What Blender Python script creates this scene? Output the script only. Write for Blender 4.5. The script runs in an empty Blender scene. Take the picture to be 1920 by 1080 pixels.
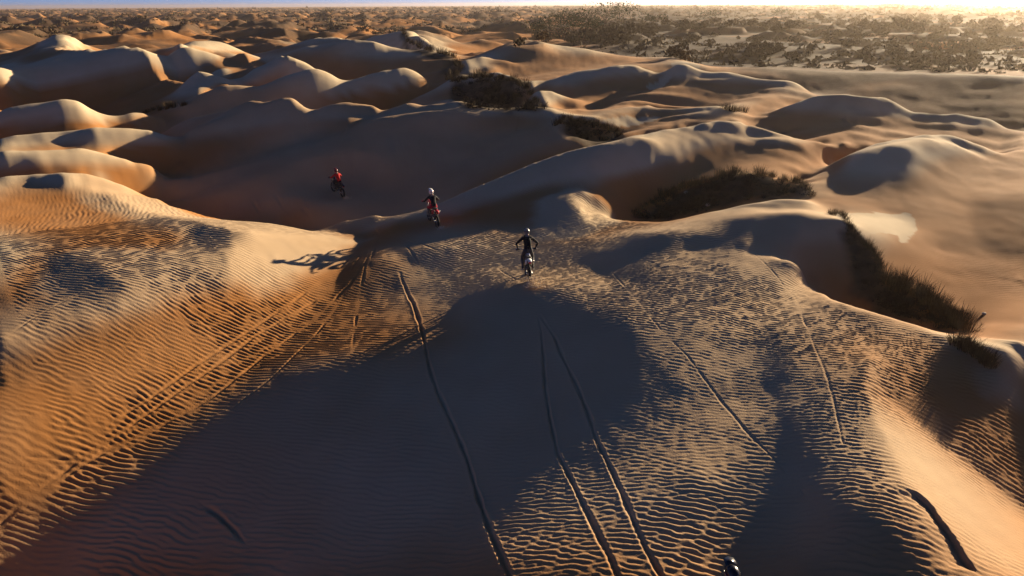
import bpy, bmesh, math, random
import numpy as np
from mathutils import Vector, Matrix, Euler

random.seed(7); rng = np.random.default_rng(11)
scene = bpy.context.scene
R = math.radians

# ------------------------------------------------------------------ camera
CAM_H = 11.0
FOCAL = 1280.0                       # in pixels of a 1920 wide frame
PITCH = math.atan(531 / 1280)
ROLL = R(0.33)
cam_d = bpy.data.cameras.new('camera'); cam = bpy.data.objects.new('camera', cam_d)
scene.collection.objects.link(cam); scene.camera = cam
cam_d.sensor_width = 36.0; cam_d.lens = 36.0 * FOCAL / 1920; cam_d.clip_start = 0.1; cam_d.clip_end = 40000
_f = Vector((0, math.cos(PITCH), -math.sin(PITCH))); _u = Vector((0, math.sin(PITCH), math.cos(PITCH))); _r = Vector((1, 0, 0))
_xi = _r * math.cos(ROLL) - _u * math.sin(ROLL); _yi = _r * math.sin(ROLL) + _u * math.cos(ROLL)
_m = Matrix((_xi, _yi, -_f)).transposed().to_4x4(); _m.translation = Vector((0, 0, CAM_H)); cam.matrix_world = _m

# ------------------------------------------------------------------ light
SUN_AZ, SUN_EL = 46.0, 10.5          # azimuth clockwise from the view direction (+Y)
world = bpy.data.worlds.new('World'); scene.world = world; world.use_nodes = True
nt = world.node_tree; nt.nodes.clear()
sky = nt.nodes.new('ShaderNodeTexSky'); sky.sky_type = 'NISHITA'; sky.sun_disc = False
sky.sun_elevation = R(SUN_EL); sky.sun_rotation = R(SUN_AZ); sky.altitude = 0; sky.air_density = 0.24; sky.dust_density = 0.25; sky.ozone_density = 4.5
bg = nt.nodes.new('ShaderNodeBackground'); bg.inputs['Strength'].default_value = 0.05
wo = nt.nodes.new('ShaderNodeOutputWorld')
nt.links.new(sky.outputs[0], bg.inputs[0]); nt.links.new(bg.outputs[0], wo.inputs[0])
sun_d = bpy.data.lights.new('sun', 'SUN'); sun_d.energy = 5.0; sun_d.angle = R(0.5); sun_d.color = (1.0, 0.80, 0.54)
sun = bpy.data.objects.new('sun', sun_d); scene.collection.objects.link(sun)
_to = Vector((math.sin(R(SUN_AZ)) * math.cos(R(SUN_EL)), math.cos(R(SUN_AZ)) * math.cos(R(SUN_EL)), math.sin(R(SUN_EL))))
sun.rotation_euler = _to.to_track_quat('Z', 'Y').to_euler(); sun.location = _to * 200
vs = scene.view_settings; vs.view_transform = 'Standard'; vs.look = 'None'; vs.gamma = 1.0; vs.use_curve_mapping = False
vs.exposure = 1.45
scene.cycles.max_bounces = 5; scene.cycles.diffuse_bounces = 3; scene.cycles.volume_bounces = 1

# ------------------------------------------------------------------ helpers
def link(o): scene.collection.objects.link(o); return o
def tag(o, label=None, cat=None, group=None, kind=None):
    if label: o['label'] = label
    if cat: o['category'] = cat
    if group: o['group'] = group
    if kind: o['kind'] = kind
    return o
def empty(name, loc=(0, 0, 0), rot=(0, 0, 0)):
    o = bpy.data.objects.new(name, None); o.location = loc; o.rotation_euler = rot; o.empty_display_size = .2
    return link(o)
def mesh_obj(name, verts, faces, mat, parent=None, smooth=False, link_it=True):
    me = bpy.data.meshes.new(name); me.from_pydata([tuple(v) for v in verts], [], faces)
    if smooth: me.polygons.foreach_set('use_smooth', np.ones(len(me.polygons), bool))
    for m in (mat if isinstance(mat, (list, tuple)) else [mat]): me.materials.append(m)
    o = bpy.data.objects.new(name, me)
    if parent is not None: o.parent = parent
    if link_it: link(o)
    return o
def bm_obj(name, bm, mat, parent=None, smooth=True):
    me = bpy.data.meshes.new(name); bmesh.ops.recalc_face_normals(bm, faces=bm.faces); bm.to_mesh(me); bm.free()
    if smooth: me.polygons.foreach_set('use_smooth', np.ones(len(me.polygons), bool))
    for m in (mat if isinstance(mat, (list, tuple)) else [mat]): me.materials.append(m)
    o = bpy.data.objects.new(name, me)
    if parent is not None: o.parent = parent
    return link(o)
def smoothstep(a, b, x):
    t = np.clip((x - a) / (b - a), 0, 1); return t * t * (3 - 2 * t)

# value noise, vectorised
_perm = np.random.default_rng(3).integers(0, 1 << 16, (256, 256)).astype(np.float32) / 65536
def vnoise(x, y):
    xi = np.floor(x).astype(np.int64); yi = np.floor(y).astype(np.int64); fx = x - xi; fy = y - yi
    fx = fx * fx * fx * (fx * (fx * 6 - 15) + 10); fy = fy * fy * fy * (fy * (fy * 6 - 15) + 10)
    a = _perm[xi & 255, yi & 255]; b = _perm[(xi + 1) & 255, yi & 255]; c = _perm[xi & 255, (yi + 1) & 255]; d = _perm[(xi + 1) & 255, (yi + 1) & 255]
    return (a * (1 - fx) + b * fx) * (1 - fy) + (c * (1 - fx) + d * fx) * fy
def fbm(x, y, o=4):
    s = 0; a = .5; t = 0
    for k in range(o):
        s = s + a * vnoise(x + 17.3 * k, y - 9.1 * k); t += a; x = x * 2.03; y = y * 2.03; a *= .5
    return s / t

# ------------------------------------------------------------------ the terrain: surveyed dune heights on a polar net round the viewpoint
A0, A1 = R(-47), R(47); U0, U1 = math.log(6.0), math.log(330.0)
GM, GN = 190, 184
# second differences of the height, in centimetres
_raw = np.array([
-185,1,2,2,2,2,1,2,2,2,2,1,2,2,2,1,2,2,2,1,2,2,2,2,1,2,2,2,1,2,2,2,1,2,2,2,1,2,2,2,2,1,2,2,2,2,1,2,2,2,2,1,2,2,2,2,2,1,2,2,2,2,2,1,2,2,2,2,1,2,2,2,2,1,2,2,2,1,2,2,2,1,2,2,1,2,2,1,2,1,2,1,2,1,2,1,1,2,1,1,2,1,1,1,1,1,2,1,1,1,1,1,0,1,1,1,1,1,1,0,1,1,0,1,1,0,1,0,1,1,0,1,0,1,0,1,0,0,1,0,1,0,0,1,0,0,1,0,0,0,0,1,0,0,0,0,1,0,0,0,0,0,0,0,0,0,0,0,0,0,0,0,0,0,0,0,0,0,0,0,0,0,0,0,
-1,1,-1,0,0,0,1,-1,0,0,0,1,-1,0,0,1,0,-1,0,1,0,-1,0,0,1,0,-1,0,1,0,-1,0,1,0,0,-1,1,0,0,0,-1,1,0,0,0,-1,1,0,0,0,0,1,-1,0,0,0,0,1,0,0,-1,0,0,1,0,0,0,0,0,0,0,0,0,1,-1,0,0,1,0,0,-1,1,0,-1,1,0,0,0,0,0,0,1,-1,1,-1,0,1,-1,1,0,-1,1,0,0,0,0,-1,1,0,0,0,0,1,0,-1,0,0,0,0,0,0,0,1,-1,0,1,-1,1,-1,0,0,0,1,-1,1,-1,0,1,-1,1,-1,0,1,-1,1,0,-1,0,1,0,0,-1,1,0,0,0,-1,0,1,0,0,0,0,0,0,0,0,0,0,0,0,0,0,0,0,0,0,0,0,0,0,0,0,0,
-1,0,1,0,-1,0,0,1,0,-1,0,0,1,0,-1,0,0,1,0,-1,0,1,0,0,-1,0,1,0,-1,0,1,0,0,-1,0,1,0,0,0,-1,1,0,0,0,0,0,0,0,0,0,0,0,1,0,-1,0,0,0,0,0,1,0,0,0,0,0,-1,0,1,0,0,0,0,0,1,0,0,-1,0,0,1,0,0,0,0,0,0,0,0,1,-1,0,0,0,0,1,-1,1,-1,1,0,-1,1,0,0,0,0,0,0,0,0,0,0,0,1,-1,0,0,0,1,-1,0,0,1,-1,0,1,-1,1,-1,1,-1,0,0,0,0,1,-1,1,-1,1,0,-1,1,-1,0,1,0,-1,1,0,0,-1,1,0,0,0,0,-1,1,0,0,0,0,0,0,0,0,0,0,0,0,0,0,0,0,0,0,0,0,0,0,0,0,
-1,0,0,0,1,0,-1,0,0,1,0,-1,0,0,1,0,-1,0,0,1,0,-1,0,0,1,0,-1,0,1,0,0,-1,0,1,0,0,0,-1,0,1,0,0,0,0,0,0,0,0,0,0,0,0,0,0,1,0,0,0,0,-1,0,0,0,0,0,0,1,0,0,0,0,0,0,0,0,0,0,1,0,0,0,-1,0,1,0,0,0,0,0,0,0,0,1,-1,1,0,0,0,0,-1,1,0,-1,1,0,0,0,0,0,0,0,0,0,0,0,1,-1,0,0,0,1,-1,0,0,1,-1,0,0,0,1,-1,1,-1,1,-1,1,-1,1,-1,1,-1,1,0,-1,1,0,-1,1,0,-1,1,0,0,-1,1,0,0,0,0,0,0,0,0,0,0,0,0,0,0,0,0,0,0,0,0,0,0,0,0,0,0,0,0,0,
0,0,-1,0,0,0,1,-1,0,0,0,1,0,-1,0,0,1,0,-1,0,0,1,0,-1,0,0,1,0,0,-1,0,1,0,0,0,-1,0,1,0,0,0,0,0,0,-1,1,0,0,0,0,0,0,0,0,0,0,0,0,0,1,0,0,0,0,0,0,0,0,0,0,0,0,0,0,0,0,0,0,0,0,0,1,0,0,0,0,0,0,0,0,1,-1,0,1,-1,0,1,-1,1,0,0,0,0,0,0,0,0,0,0,0,0,0,0,0,0,0,1,0,-1,0,0,1,-1,0,0,0,0,1,-1,0,1,-1,1,-1,1,-1,1,-1,1,-1,1,-1,1,0,-1,1,0,-1,1,0,-1,1,0,0,-1,1,0,0,0,-1,1,0,0,0,0,0,0,0,0,0,0,0,0,0,0,0,0,0,0,0,0,0,0,0,
-1,0,1,-1,0,0,0,1,0,-1,0,0,0,1,-1,0,0,0,1,0,-1,0,0,1,0,0,-1,0,0,1,0,0,-1,0,0,1,0,0,0,0,0,-1,0,0,1,0,0,0,0,0,0,0,0,0,0,0,0,0,0,0,0,0,1,0,0,0,0,0,0,0,0,0,0,1,0,0,0,0,0,0,0,0,0,0,0,0,0,1,-1,0,0,1,0,-1,1,0,-1,1,-1,1,-1,1,0,0,0,0,0,0,0,0,0,0,0,0,0,0,0,0,1,-1,0,0,1,-1,0,1,-1,0,1,-1,0,0,0,1,-1,1,-1,1,-1,1,-1,1,-1,0,1,-1,1,0,-1,1,0,-1,1,0,0,0,0,0,0,0,0,0,0,0,0,0,0,0,0,0,0,0,0,0,0,0,0,0,0,0,0,0,0,0,
-1,0,0,1,-1,0,0,0,0,1,-1,0,0,0,1,0,-1,0,0,0,1,0,-1,0,0,0,1,0,0,-1,0,0,1,0,0,0,0,0,-1,0,0,1,0,0,0,0,0,0,0,0,0,0,0,0,0,0,0,1,0,0,0,0,-1,0,0,0,1,0,0,0,0,0,1,-1,0,0,0,0,0,0,0,1,0,0,0,0,0,0,1,-1,0,0,0,1,-1,0,1,-1,1,0,0,0,0,-1,1,0,0,0,0,0,0,0,0,0,0,0,0,0,0,1,-1,0,0,1,-1,0,1,-1,0,1,-1,1,-1,0,0,0,1,-1,1,-1,1,-1,1,0,-1,1,-1,1,0,0,0,0,0,0,0,-1,1,0,0,0,-1,1,0,0,0,0,0,0,0,0,0,0,0,0,0,0,0,0,0,0,0,0,0,0,
-1,0,0,0,1,0,-1,0,0,0,1,0,-1,0,0,0,1,0,-1,0,0,0,1,0,0,-1,0,0,0,1,0,0,0,-1,0,0,0,0,1,0,0,0,0,0,0,0,0,0,0,0,0,0,0,0,0,1,0,-1,0,0,0,0,1,0,0,0,-1,1,0,0,0,0,0,0,0,0,0,1,0,0,0,-1,0,0,1,0,0,0,0,1,0,-1,0,0,1,0,-1,1,0,-1,1,-1,1,0,0,0,0,0,0,0,0,0,0,0,0,0,0,0,0,0,1,-1,0,0,1,-1,0,1,-1,0,0,0,1,-1,1,-1,0,0,0,0,0,0,0,0,1,-1,1,-1,1,-1,1,0,-1,1,0,0,-1,1,0,0,0,0,0,0,0,0,0,0,0,0,0,0,0,0,0,0,0,0,0,0,0,0,0,0,
0,-1,0,0,0,0,1,-1,0,0,0,0,1,-1,0,0,0,0,1,0,-1,0,0,0,0,1,0,0,-1,0,0,0,0,1,0,0,0,0,0,0,0,0,0,0,0,0,0,0,0,0,0,0,0,0,1,-1,0,0,0,0,1,0,-1,0,0,1,0,-1,0,1,0,0,0,0,0,0,1,-1,0,0,1,0,0,0,-1,1,0,0,0,0,0,1,0,0,-1,0,1,0,0,0,0,0,0,0,0,0,0,0,0,0,0,0,0,1,0,-1,0,0,0,0,0,1,-1,0,0,0,0,0,0,0,1,-1,0,0,0,0,0,1,-1,1,-1,1,-1,1,-1,1,-1,1,-1,1,-1,1,0,-1,1,0,0,0,0,0,0,0,0,0,0,0,0,0,0,0,0,0,0,0,0,0,0,0,0,0,0,0,0,0,
-1,1,-1,0,0,0,0,1,-1,0,0,0,0,1,0,-1,0,0,0,0,1,0,-1,0,0,0,0,0,1,0,0,0,-1,0,0,0,0,0,0,0,0,0,0,0,0,0,1,0,0,0,0,0,0,0,0,0,0,0,0,1,-1,0,0,1,0,-1,1,0,0,0,0,0,0,0,0,1,-1,0,1,0,-1,1,0,0,0,-1,1,0,0,0,0,0,0,0,1,0,0,0,-1,1,0,0,0,0,0,0,0,0,0,0,0,1,0,-1,0,1,0,-1,0,0,0,0,0,0,0,0,0,0,0,0,0,0,0,0,0,1,-1,0,0,0,1,-1,1,-1,1,-1,1,-1,1,-1,1,-1,1,0,0,0,0,-1,1,0,0,-1,1,0,0,0,0,0,0,0,0,0,0,0,0,0,0,0,0,0,0,0,0,0,
-1,0,1,-1,0,0,0,0,1,-1,0,0,0,0,0,1,-1,0,0,0,0,0,1,0,0,-1,0,0,0,0,0,0,1,0,0,0,0,0,0,0,0,0,0,0,0,0,-1,0,0,1,0,0,0,0,-1,1,0,0,0,0,0,0,1,-1,0,1,-1,0,1,-1,1,0,-1,1,0,0,0,1,-1,0,1,-1,0,1,0,0,0,0,0,0,0,1,0,0,0,-1,0,0,1,0,-1,1,0,0,0,0,0,0,0,0,1,-1,0,0,0,0,0,1,-1,0,0,0,0,0,0,1,-1,0,0,0,0,0,0,0,0,0,0,0,1,-1,0,0,0,1,-1,1,-1,1,-1,1,-1,1,-1,1,-1,1,0,0,0,0,0,0,0,0,0,0,0,0,0,0,0,1,0,0,0,-1,0,0,0,0,0,0,0,0,
-1,0,0,0,0,0,0,0,0,1,-1,0,0,0,0,0,1,0,-1,0,0,0,0,0,0,1,0,0,-1,0,0,0,0,0,0,0,0,0,0,0,0,0,0,1,0,0,0,0,0,-1,0,1,0,0,0,0,0,0,1,-1,0,1,-1,0,1,-1,1,0,-1,1,-1,1,0,0,0,0,0,0,0,1,-1,1,0,0,0,0,0,0,0,0,1,-1,0,0,0,1,0,0,0,0,0,0,0,0,0,0,1,-1,0,0,0,0,0,0,0,0,0,0,0,0,0,0,0,0,0,-1,1,0,0,0,0,0,0,0,0,0,0,0,0,0,0,0,0,0,0,0,1,-1,1,-1,1,0,0,0,0,-1,1,0,0,0,0,0,0,0,0,0,0,0,0,1,0,-1,0,0,0,1,0,0,-1,0,0,0,0,0,
-1,0,0,0,0,0,0,0,0,0,1,-1,0,0,0,0,0,0,1,-1,0,0,0,0,0,0,0,0,1,0,0,0,0,0,0,0,0,0,0,0,0,0,0,-1,0,0,0,1,0,0,0,-1,1,0,0,0,0,0,0,0,0,0,0,1,-1,0,0,0,1,-1,1,0,0,0,0,0,0,0,1,-1,1,-1,1,-1,1,0,0,0,0,1,-1,0,0,1,0,0,0,0,0,-1,1,0,-1,1,0,0,0,0,0,0,0,0,0,0,0,0,0,0,0,0,0,0,0,0,0,0,0,0,0,0,-1,1,0,0,0,-1,1,0,-1,1,0,1,-1,0,1,-1,0,1,-1,1,0,-1,1,-1,1,0,0,0,-1,1,0,0,0,0,0,0,0,0,1,-1,0,0,0,0,0,0,0,0,1,0,0,-1,0,0,
-1,0,0,1,-1,0,0,0,0,0,0,0,0,0,0,0,0,0,0,1,-1,0,0,0,0,0,0,0,0,0,0,0,0,0,0,0,0,0,0,0,0,0,0,0,1,0,0,-1,0,1,0,0,-1,1,0,-1,1,0,-1,1,0,0,0,0,0,1,-1,1,-1,1,0,-1,1,-1,1,0,0,0,0,0,0,1,-1,1,-1,1,-1,1,0,0,0,0,1,-1,0,0,0,0,0,1,0,0,0,0,0,0,0,0,0,1,-1,0,0,0,0,0,0,0,0,0,0,0,0,0,-1,1,0,-1,1,-1,1,0,-1,1,-1,1,0,-1,1,0,0,-1,1,0,0,0,0,0,1,-1,0,1,-1,1,-1,1,-1,1,0,0,0,0,0,0,0,0,0,1,-1,0,0,0,0,0,0,0,0,0,0,0,0,1,0,-1,
-1,0,0,-1,1,0,0,0,0,0,0,0,0,0,0,0,0,0,0,0,0,0,0,0,0,0,0,0,0,0,0,0,0,0,0,0,0,0,0,0,0,1,0,0,-1,0,0,1,0,-1,0,1,0,-1,1,0,-1,1,0,0,0,0,0,0,0,0,0,0,1,-1,0,1,-1,1,0,0,0,0,0,1,-1,0,1,-1,1,0,0,0,0,0,0,1,-1,0,1,0,0,0,0,0,0,0,0,0,0,0,0,0,0,0,0,0,0,0,0,0,0,-1,1,0,0,-1,1,-1,1,0,-1,1,-1,1,-1,0,1,-1,1,0,-1,1,0,0,-1,1,0,0,0,0,0,0,0,1,-1,0,1,-1,1,0,0,0,0,0,0,0,0,0,0,0,1,-1,0,0,0,0,0,0,0,0,0,0,0,0,0,0,0,1,
-1,0,0,0,0,0,0,0,0,0,0,0,0,0,0,0,0,0,0,0,0,0,0,0,0,0,0,0,0,0,0,0,0,0,0,0,0,0,0,0,1,-1,0,0,0,0,1,-1,0,0,1,-1,0,1,-1,1,0,-1,1,-1,1,0,0,0,0,0,1,-1,0,1,-1,0,1,0,0,-1,1,0,0,0,1,-1,0,1,0,-1,1,0,0,0,1,-1,0,1,-1,0,1,0,0,0,0,-1,1,0,-1,1,-1,1,0,-1,1,0,0,0,0,0,-1,1,0,0,-1,1,-1,1,0,-1,1,-1,1,-1,1,-1,0,1,-1,0,1,-1,0,0,1,0,0,0,-1,1,0,0,0,0,1,0,-1,1,0,-1,1,-1,1,-1,1,0,0,0,0,0,0,0,0,0,0,0,0,0,0,0,0,0,0,0,0,0,0,0,
-1,0,-1,1,0,0,0,0,0,0,-1,1,0,0,0,0,0,0,0,0,0,0,0,0,0,0,0,0,0,0,0,0,0,0,0,0,0,0,1,0,-1,0,0,0,0,1,-1,0,1,0,-1,0,1,-1,1,-1,1,0,0,0,0,-1,1,0,0,0,0,0,0,0,1,0,-1,0,0,1,0,0,0,0,0,1,-1,0,0,1,0,0,0,0,0,0,1,-1,1,0,-1,0,0,0,0,1,0,0,0,0,0,0,0,0,0,0,0,0,0,-1,1,0,0,-1,1,-1,1,-1,0,0,0,0,0,0,0,0,0,0,0,0,0,1,-1,0,0,0,0,0,1,0,0,0,0,0,0,0,1,0,-1,1,0,0,0,0,0,0,0,0,0,1,-1,0,0,0,0,0,0,0,0,0,0,0,0,0,0,0,0,0,
-2,0,1,0,0,0,0,0,-1,0,1,0,0,0,0,0,0,0,-1,0,1,0,0,0,0,0,0,0,0,0,0,0,0,0,0,0,0,0,0,0,0,0,0,0,1,-1,0,0,0,0,0,1,-1,1,-1,1,-1,1,-1,1,-1,1,0,-1,1,0,0,0,0,0,0,0,1,0,0,0,0,0,0,0,0,0,1,0,0,0,0,-1,1,0,0,0,0,0,0,0,1,0,0,0,0,0,0,-1,1,0,0,0,0,0,-1,0,0,0,0,1,0,0,-1,1,-1,1,-1,1,-1,1,-1,0,0,0,0,0,0,-1,1,0,0,0,0,0,0,1,0,0,0,0,0,0,0,0,0,0,0,0,1,0,-1,1,0,0,0,0,0,0,0,0,0,0,0,0,0,1,0,0,0,0,0,0,-1,0,0,0,0,0,
-1,0,0,0,0,0,0,-1,1,0,0,0,0,0,0,0,-1,0,1,0,0,0,0,0,0,0,0,0,0,0,0,0,0,0,0,0,0,0,0,0,0,0,0,0,0,0,0,1,-1,0,1,-1,0,0,0,0,0,0,1,-1,1,-1,0,1,0,-1,0,1,0,0,0,0,0,0,0,0,0,0,0,0,1,0,0,0,0,0,0,1,0,0,0,0,0,1,-1,1,-1,0,0,1,0,-1,0,1,0,-1,1,-1,1,0,0,0,0,0,0,0,-1,0,1,-1,1,-1,0,0,0,0,0,0,0,0,-1,1,-1,1,0,0,-1,0,1,0,0,0,0,0,0,1,0,0,0,0,0,0,0,0,0,0,1,0,-1,1,0,0,0,0,0,0,0,0,0,1,0,-1,0,0,0,0,0,0,1,0,0,-1,0,0,
-1,0,0,0,-1,0,0,1,0,0,0,0,0,-1,0,0,1,0,0,0,0,0,0,0,0,0,0,0,0,0,0,0,0,0,0,0,0,0,-1,1,0,0,0,0,0,0,0,0,0,0,0,0,1,-1,1,-1,1,-1,0,0,0,1,0,-1,0,1,0,0,0,0,0,0,0,0,0,0,1,0,0,0,-1,1,0,0,0,0,0,1,0,0,-1,1,0,0,0,0,0,1,0,-1,0,1,0,0,-1,1,-1,1,-1,0,1,0,0,0,-1,0,1,-1,0,0,0,0,0,0,0,-1,1,0,-1,0,1,-1,1,-1,0,0,1,0,0,0,0,0,0,0,1,-1,0,1,0,0,1,0,0,0,0,0,0,-1,1,0,-1,1,0,0,0,0,0,0,0,0,0,0,0,0,0,0,0,0,0,0,0,1,0,0,
-1,0,-1,0,1,0,0,0,0,0,-1,0,0,1,0,0,0,0,0,0,0,0,0,-1,0,0,0,0,0,0,0,1,0,0,0,0,0,0,0,-1,1,0,0,0,0,0,0,0,0,0,0,0,0,0,0,0,0,0,0,1,-1,0,0,1,0,0,-1,0,0,0,1,0,0,0,0,0,0,0,0,1,0,-1,1,0,0,1,0,-1,0,0,1,0,0,0,0,0,0,0,0,0,0,0,0,0,1,-1,1,-1,1,0,-1,0,0,0,1,-1,0,1,-1,0,0,0,0,0,0,0,-1,0,1,0,-1,0,0,1,-1,0,0,0,0,0,1,-1,1,0,0,0,1,-1,1,0,0,0,0,0,0,0,0,1,0,0,0,0,-1,1,0,0,0,0,1,-1,0,0,0,0,0,0,0,0,0,0,0,0,0,0,
-2,0,1,0,0,0,0,-1,0,0,1,0,0,0,0,0,0,-1,0,0,0,0,0,1,0,0,0,0,0,0,0,-1,0,0,0,1,0,0,0,0,-1,1,0,0,-1,1,0,-1,1,0,0,0,0,0,0,0,0,0,0,0,1,-1,0,0,0,0,1,0,0,0,-1,0,0,1,0,0,0,0,0,0,0,1,-1,1,0,-1,1,0,0,1,0,0,0,-1,1,0,0,0,0,0,0,0,0,0,0,1,-1,1,-1,0,0,0,0,0,0,1,-1,0,0,0,0,0,0,-1,0,0,0,1,-1,0,0,0,0,-1,1,0,0,0,0,1,-1,1,0,0,0,1,-1,1,0,0,0,0,0,1,0,0,0,0,0,-1,1,0,0,0,0,0,0,0,0,0,0,0,0,0,0,0,0,0,0,0,0,0,0,0,
-1,0,0,-1,0,0,0,1,0,0,0,0,-1,0,0,0,0,1,0,0,0,0,0,0,0,0,0,0,0,0,0,0,0,0,0,-1,0,0,1,0,0,-1,1,0,0,-1,1,0,0,0,-1,1,-1,1,0,0,0,0,0,0,0,0,0,0,0,0,0,0,0,0,0,1,0,-1,1,0,-1,1,0,0,1,-1,1,-1,1,0,0,0,0,0,0,0,0,1,0,-1,1,-1,1,0,0,0,0,0,0,-1,1,-1,1,0,0,0,0,0,0,-1,1,0,0,0,-1,1,0,0,0,0,0,-1,0,0,0,0,-1,1,-1,0,0,1,0,0,0,0,0,1,0,0,1,0,-1,1,0,0,1,-1,0,0,0,0,0,1,0,0,0,0,0,0,0,0,0,0,0,0,0,0,0,0,0,0,0,0,0,0,0,0,
-2,0,0,1,0,0,0,-1,0,0,0,0,1,0,0,0,0,-1,0,0,0,0,0,0,0,0,0,0,0,0,0,0,0,1,0,0,0,0,-1,0,1,0,-1,0,1,0,-1,1,-1,1,0,0,0,0,-1,1,0,0,0,0,-1,1,0,0,0,0,0,0,0,0,1,-1,0,1,-1,1,0,0,0,0,-1,1,0,0,0,1,-1,1,0,0,0,0,0,0,0,1,-1,1,-1,1,0,0,0,0,-1,1,0,0,-1,1,0,0,0,0,0,0,0,-1,1,0,0,-1,0,0,0,0,0,0,0,0,-1,1,0,-1,1,-1,1,-1,1,-1,1,0,1,0,0,0,0,0,1,0,0,0,0,0,1,0,0,0,0,0,0,-1,1,-1,1,-1,1,0,0,0,0,0,0,0,0,0,0,0,0,0,0,0,0,0,
-1,0,-1,0,0,0,0,1,0,0,0,-1,0,0,0,0,0,1,0,0,0,0,0,0,0,0,0,0,0,0,0,0,0,-1,0,0,0,1,0,0,-1,0,1,0,-1,1,0,-1,1,-1,1,-1,1,-1,1,0,-1,1,0,-1,1,0,0,0,0,0,0,0,0,0,0,0,0,0,0,0,0,0,1,-1,1,0,0,0,0,0,1,-1,1,-1,1,0,0,0,0,0,0,0,0,0,0,0,0,0,1,-1,0,0,1,-1,0,0,0,0,0,1,-1,1,-1,1,0,0,0,0,-1,0,0,0,-1,0,1,-1,0,0,0,0,-1,1,0,1,0,0,0,0,1,0,1,0,0,0,0,1,-1,1,-1,0,0,0,0,0,0,1,0,0,0,0,0,0,-1,1,0,0,0,0,0,0,0,0,0,0,0,0,0,0,
-2,0,1,0,0,-1,0,0,0,0,0,1,0,0,0,-1,0,0,0,0,0,0,0,0,0,0,0,0,0,0,0,0,0,0,1,0,0,-1,0,0,1,0,-1,1,0,-1,1,0,-1,1,-1,1,-1,1,0,-1,1,0,-1,1,0,0,0,0,0,0,0,0,0,0,0,0,0,0,0,0,0,0,0,1,-1,0,0,1,0,0,-1,1,0,0,0,0,0,0,0,0,1,-1,1,-1,0,0,0,0,0,1,-1,1,0,0,0,0,0,0,0,0,1,-1,1,-1,0,0,0,0,1,0,-1,0,0,0,0,-1,0,0,-1,1,0,-1,1,0,1,0,0,1,0,1,-1,1,0,0,0,0,1,-1,0,1,0,0,0,0,0,-1,0,1,-1,1,-1,1,0,-1,1,0,0,0,0,0,0,0,0,0,0,0,0,-1,
-2,0,0,0,0,1,0,0,-1,0,0,0,0,0,0,1,0,0,0,-1,0,0,0,0,0,0,0,0,0,0,0,1,0,0,-1,0,0,0,1,0,-1,0,1,-1,0,1,-1,0,1,-1,1,-1,1,0,-1,1,-1,0,1,0,0,-1,0,0,0,0,0,1,0,0,-1,1,0,-1,1,0,0,0,0,-1,1,0,0,0,0,0,1,0,-1,1,0,0,0,0,0,0,-1,1,-1,0,1,0,0,0,0,0,0,0,0,0,1,0,0,0,0,0,0,0,0,0,1,0,0,0,-1,0,0,0,0,0,-1,1,-1,0,0,-1,0,1,-1,1,0,1,0,1,0,0,1,0,0,0,0,0,0,0,1,-1,0,0,0,0,0,1,0,-1,1,-1,1,-1,0,1,-1,0,0,0,1,0,0,0,-1,0,0,0,0,1,
-1,0,-1,0,0,0,0,0,1,0,-1,0,0,0,0,0,0,0,0,1,0,0,0,0,-1,0,1,0,0,0,0,-1,0,0,0,0,0,1,-1,0,0,1,-1,0,1,-1,0,1,-1,1,-1,1,-1,0,1,-1,1,0,-1,0,0,1,0,0,0,0,0,-1,0,0,1,-1,0,1,-1,0,1,-1,0,1,0,0,0,0,0,0,0,0,0,0,0,0,0,0,0,-1,1,-1,1,0,-1,1,0,0,0,0,1,0,-1,1,0,0,0,1,0,0,0,1,-1,1,-1,0,0,0,1,0,0,-1,1,-1,0,-1,0,0,-1,0,-1,1,1,0,0,1,0,0,1,0,0,0,1,0,1,-1,0,1,-1,1,0,0,0,0,0,-1,0,1,-1,1,-1,0,1,-1,0,0,1,0,-1,0,0,0,1,-1,0,0,0,0,
-2,0,1,-1,0,0,0,0,0,0,1,0,-1,0,0,0,0,0,0,0,0,0,0,0,1,0,-1,0,0,0,0,0,0,0,0,1,0,-1,0,0,1,-1,0,1,-1,0,1,-1,1,-1,1,-1,1,-1,0,1,-1,0,1,0,0,-1,0,0,0,0,0,0,1,0,-1,0,1,-1,1,-1,0,1,-1,0,0,0,0,0,0,0,0,0,1,-1,0,0,0,0,-1,1,0,0,0,0,1,-1,0,0,1,0,0,0,1,-1,0,1,0,0,0,0,0,0,1,0,0,1,0,0,0,-1,1,0,0,0,0,0,-1,-1,0,-1,0,0,0,0,1,0,1,0,0,1,1,0,0,1,-1,1,0,-1,1,-1,1,0,0,0,-1,1,0,-1,0,0,0,1,-1,0,0,0,-1,1,0,0,-1,0,0,1,0,0,0,-1,
-2,0,0,1,-1,0,0,0,0,0,0,0,1,-1,0,0,0,0,0,0,0,0,0,0,0,0,0,0,0,0,0,0,0,0,1,-1,0,0,0,1,-1,0,1,-1,0,1,-1,1,-1,1,-1,1,-1,1,-1,0,1,0,-1,0,0,1,0,0,0,0,0,0,-1,0,0,1,-1,0,0,0,0,0,0,0,0,0,0,0,0,0,0,0,0,0,0,0,-1,0,1,0,-1,1,-1,1,-1,1,0,1,-1,0,0,0,1,1,-1,0,1,0,0,1,0,0,0,0,1,-1,1,0,0,1,-1,1,-1,0,0,0,0,0,-1,-1,-2,1,0,1,0,0,1,0,0,0,1,1,0,0,0,0,0,1,0,0,0,0,0,-1,1,0,-1,0,1,-1,0,-1,1,0,0,0,0,-1,0,0,1,0,-1,0,0,0,0,0,
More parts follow.
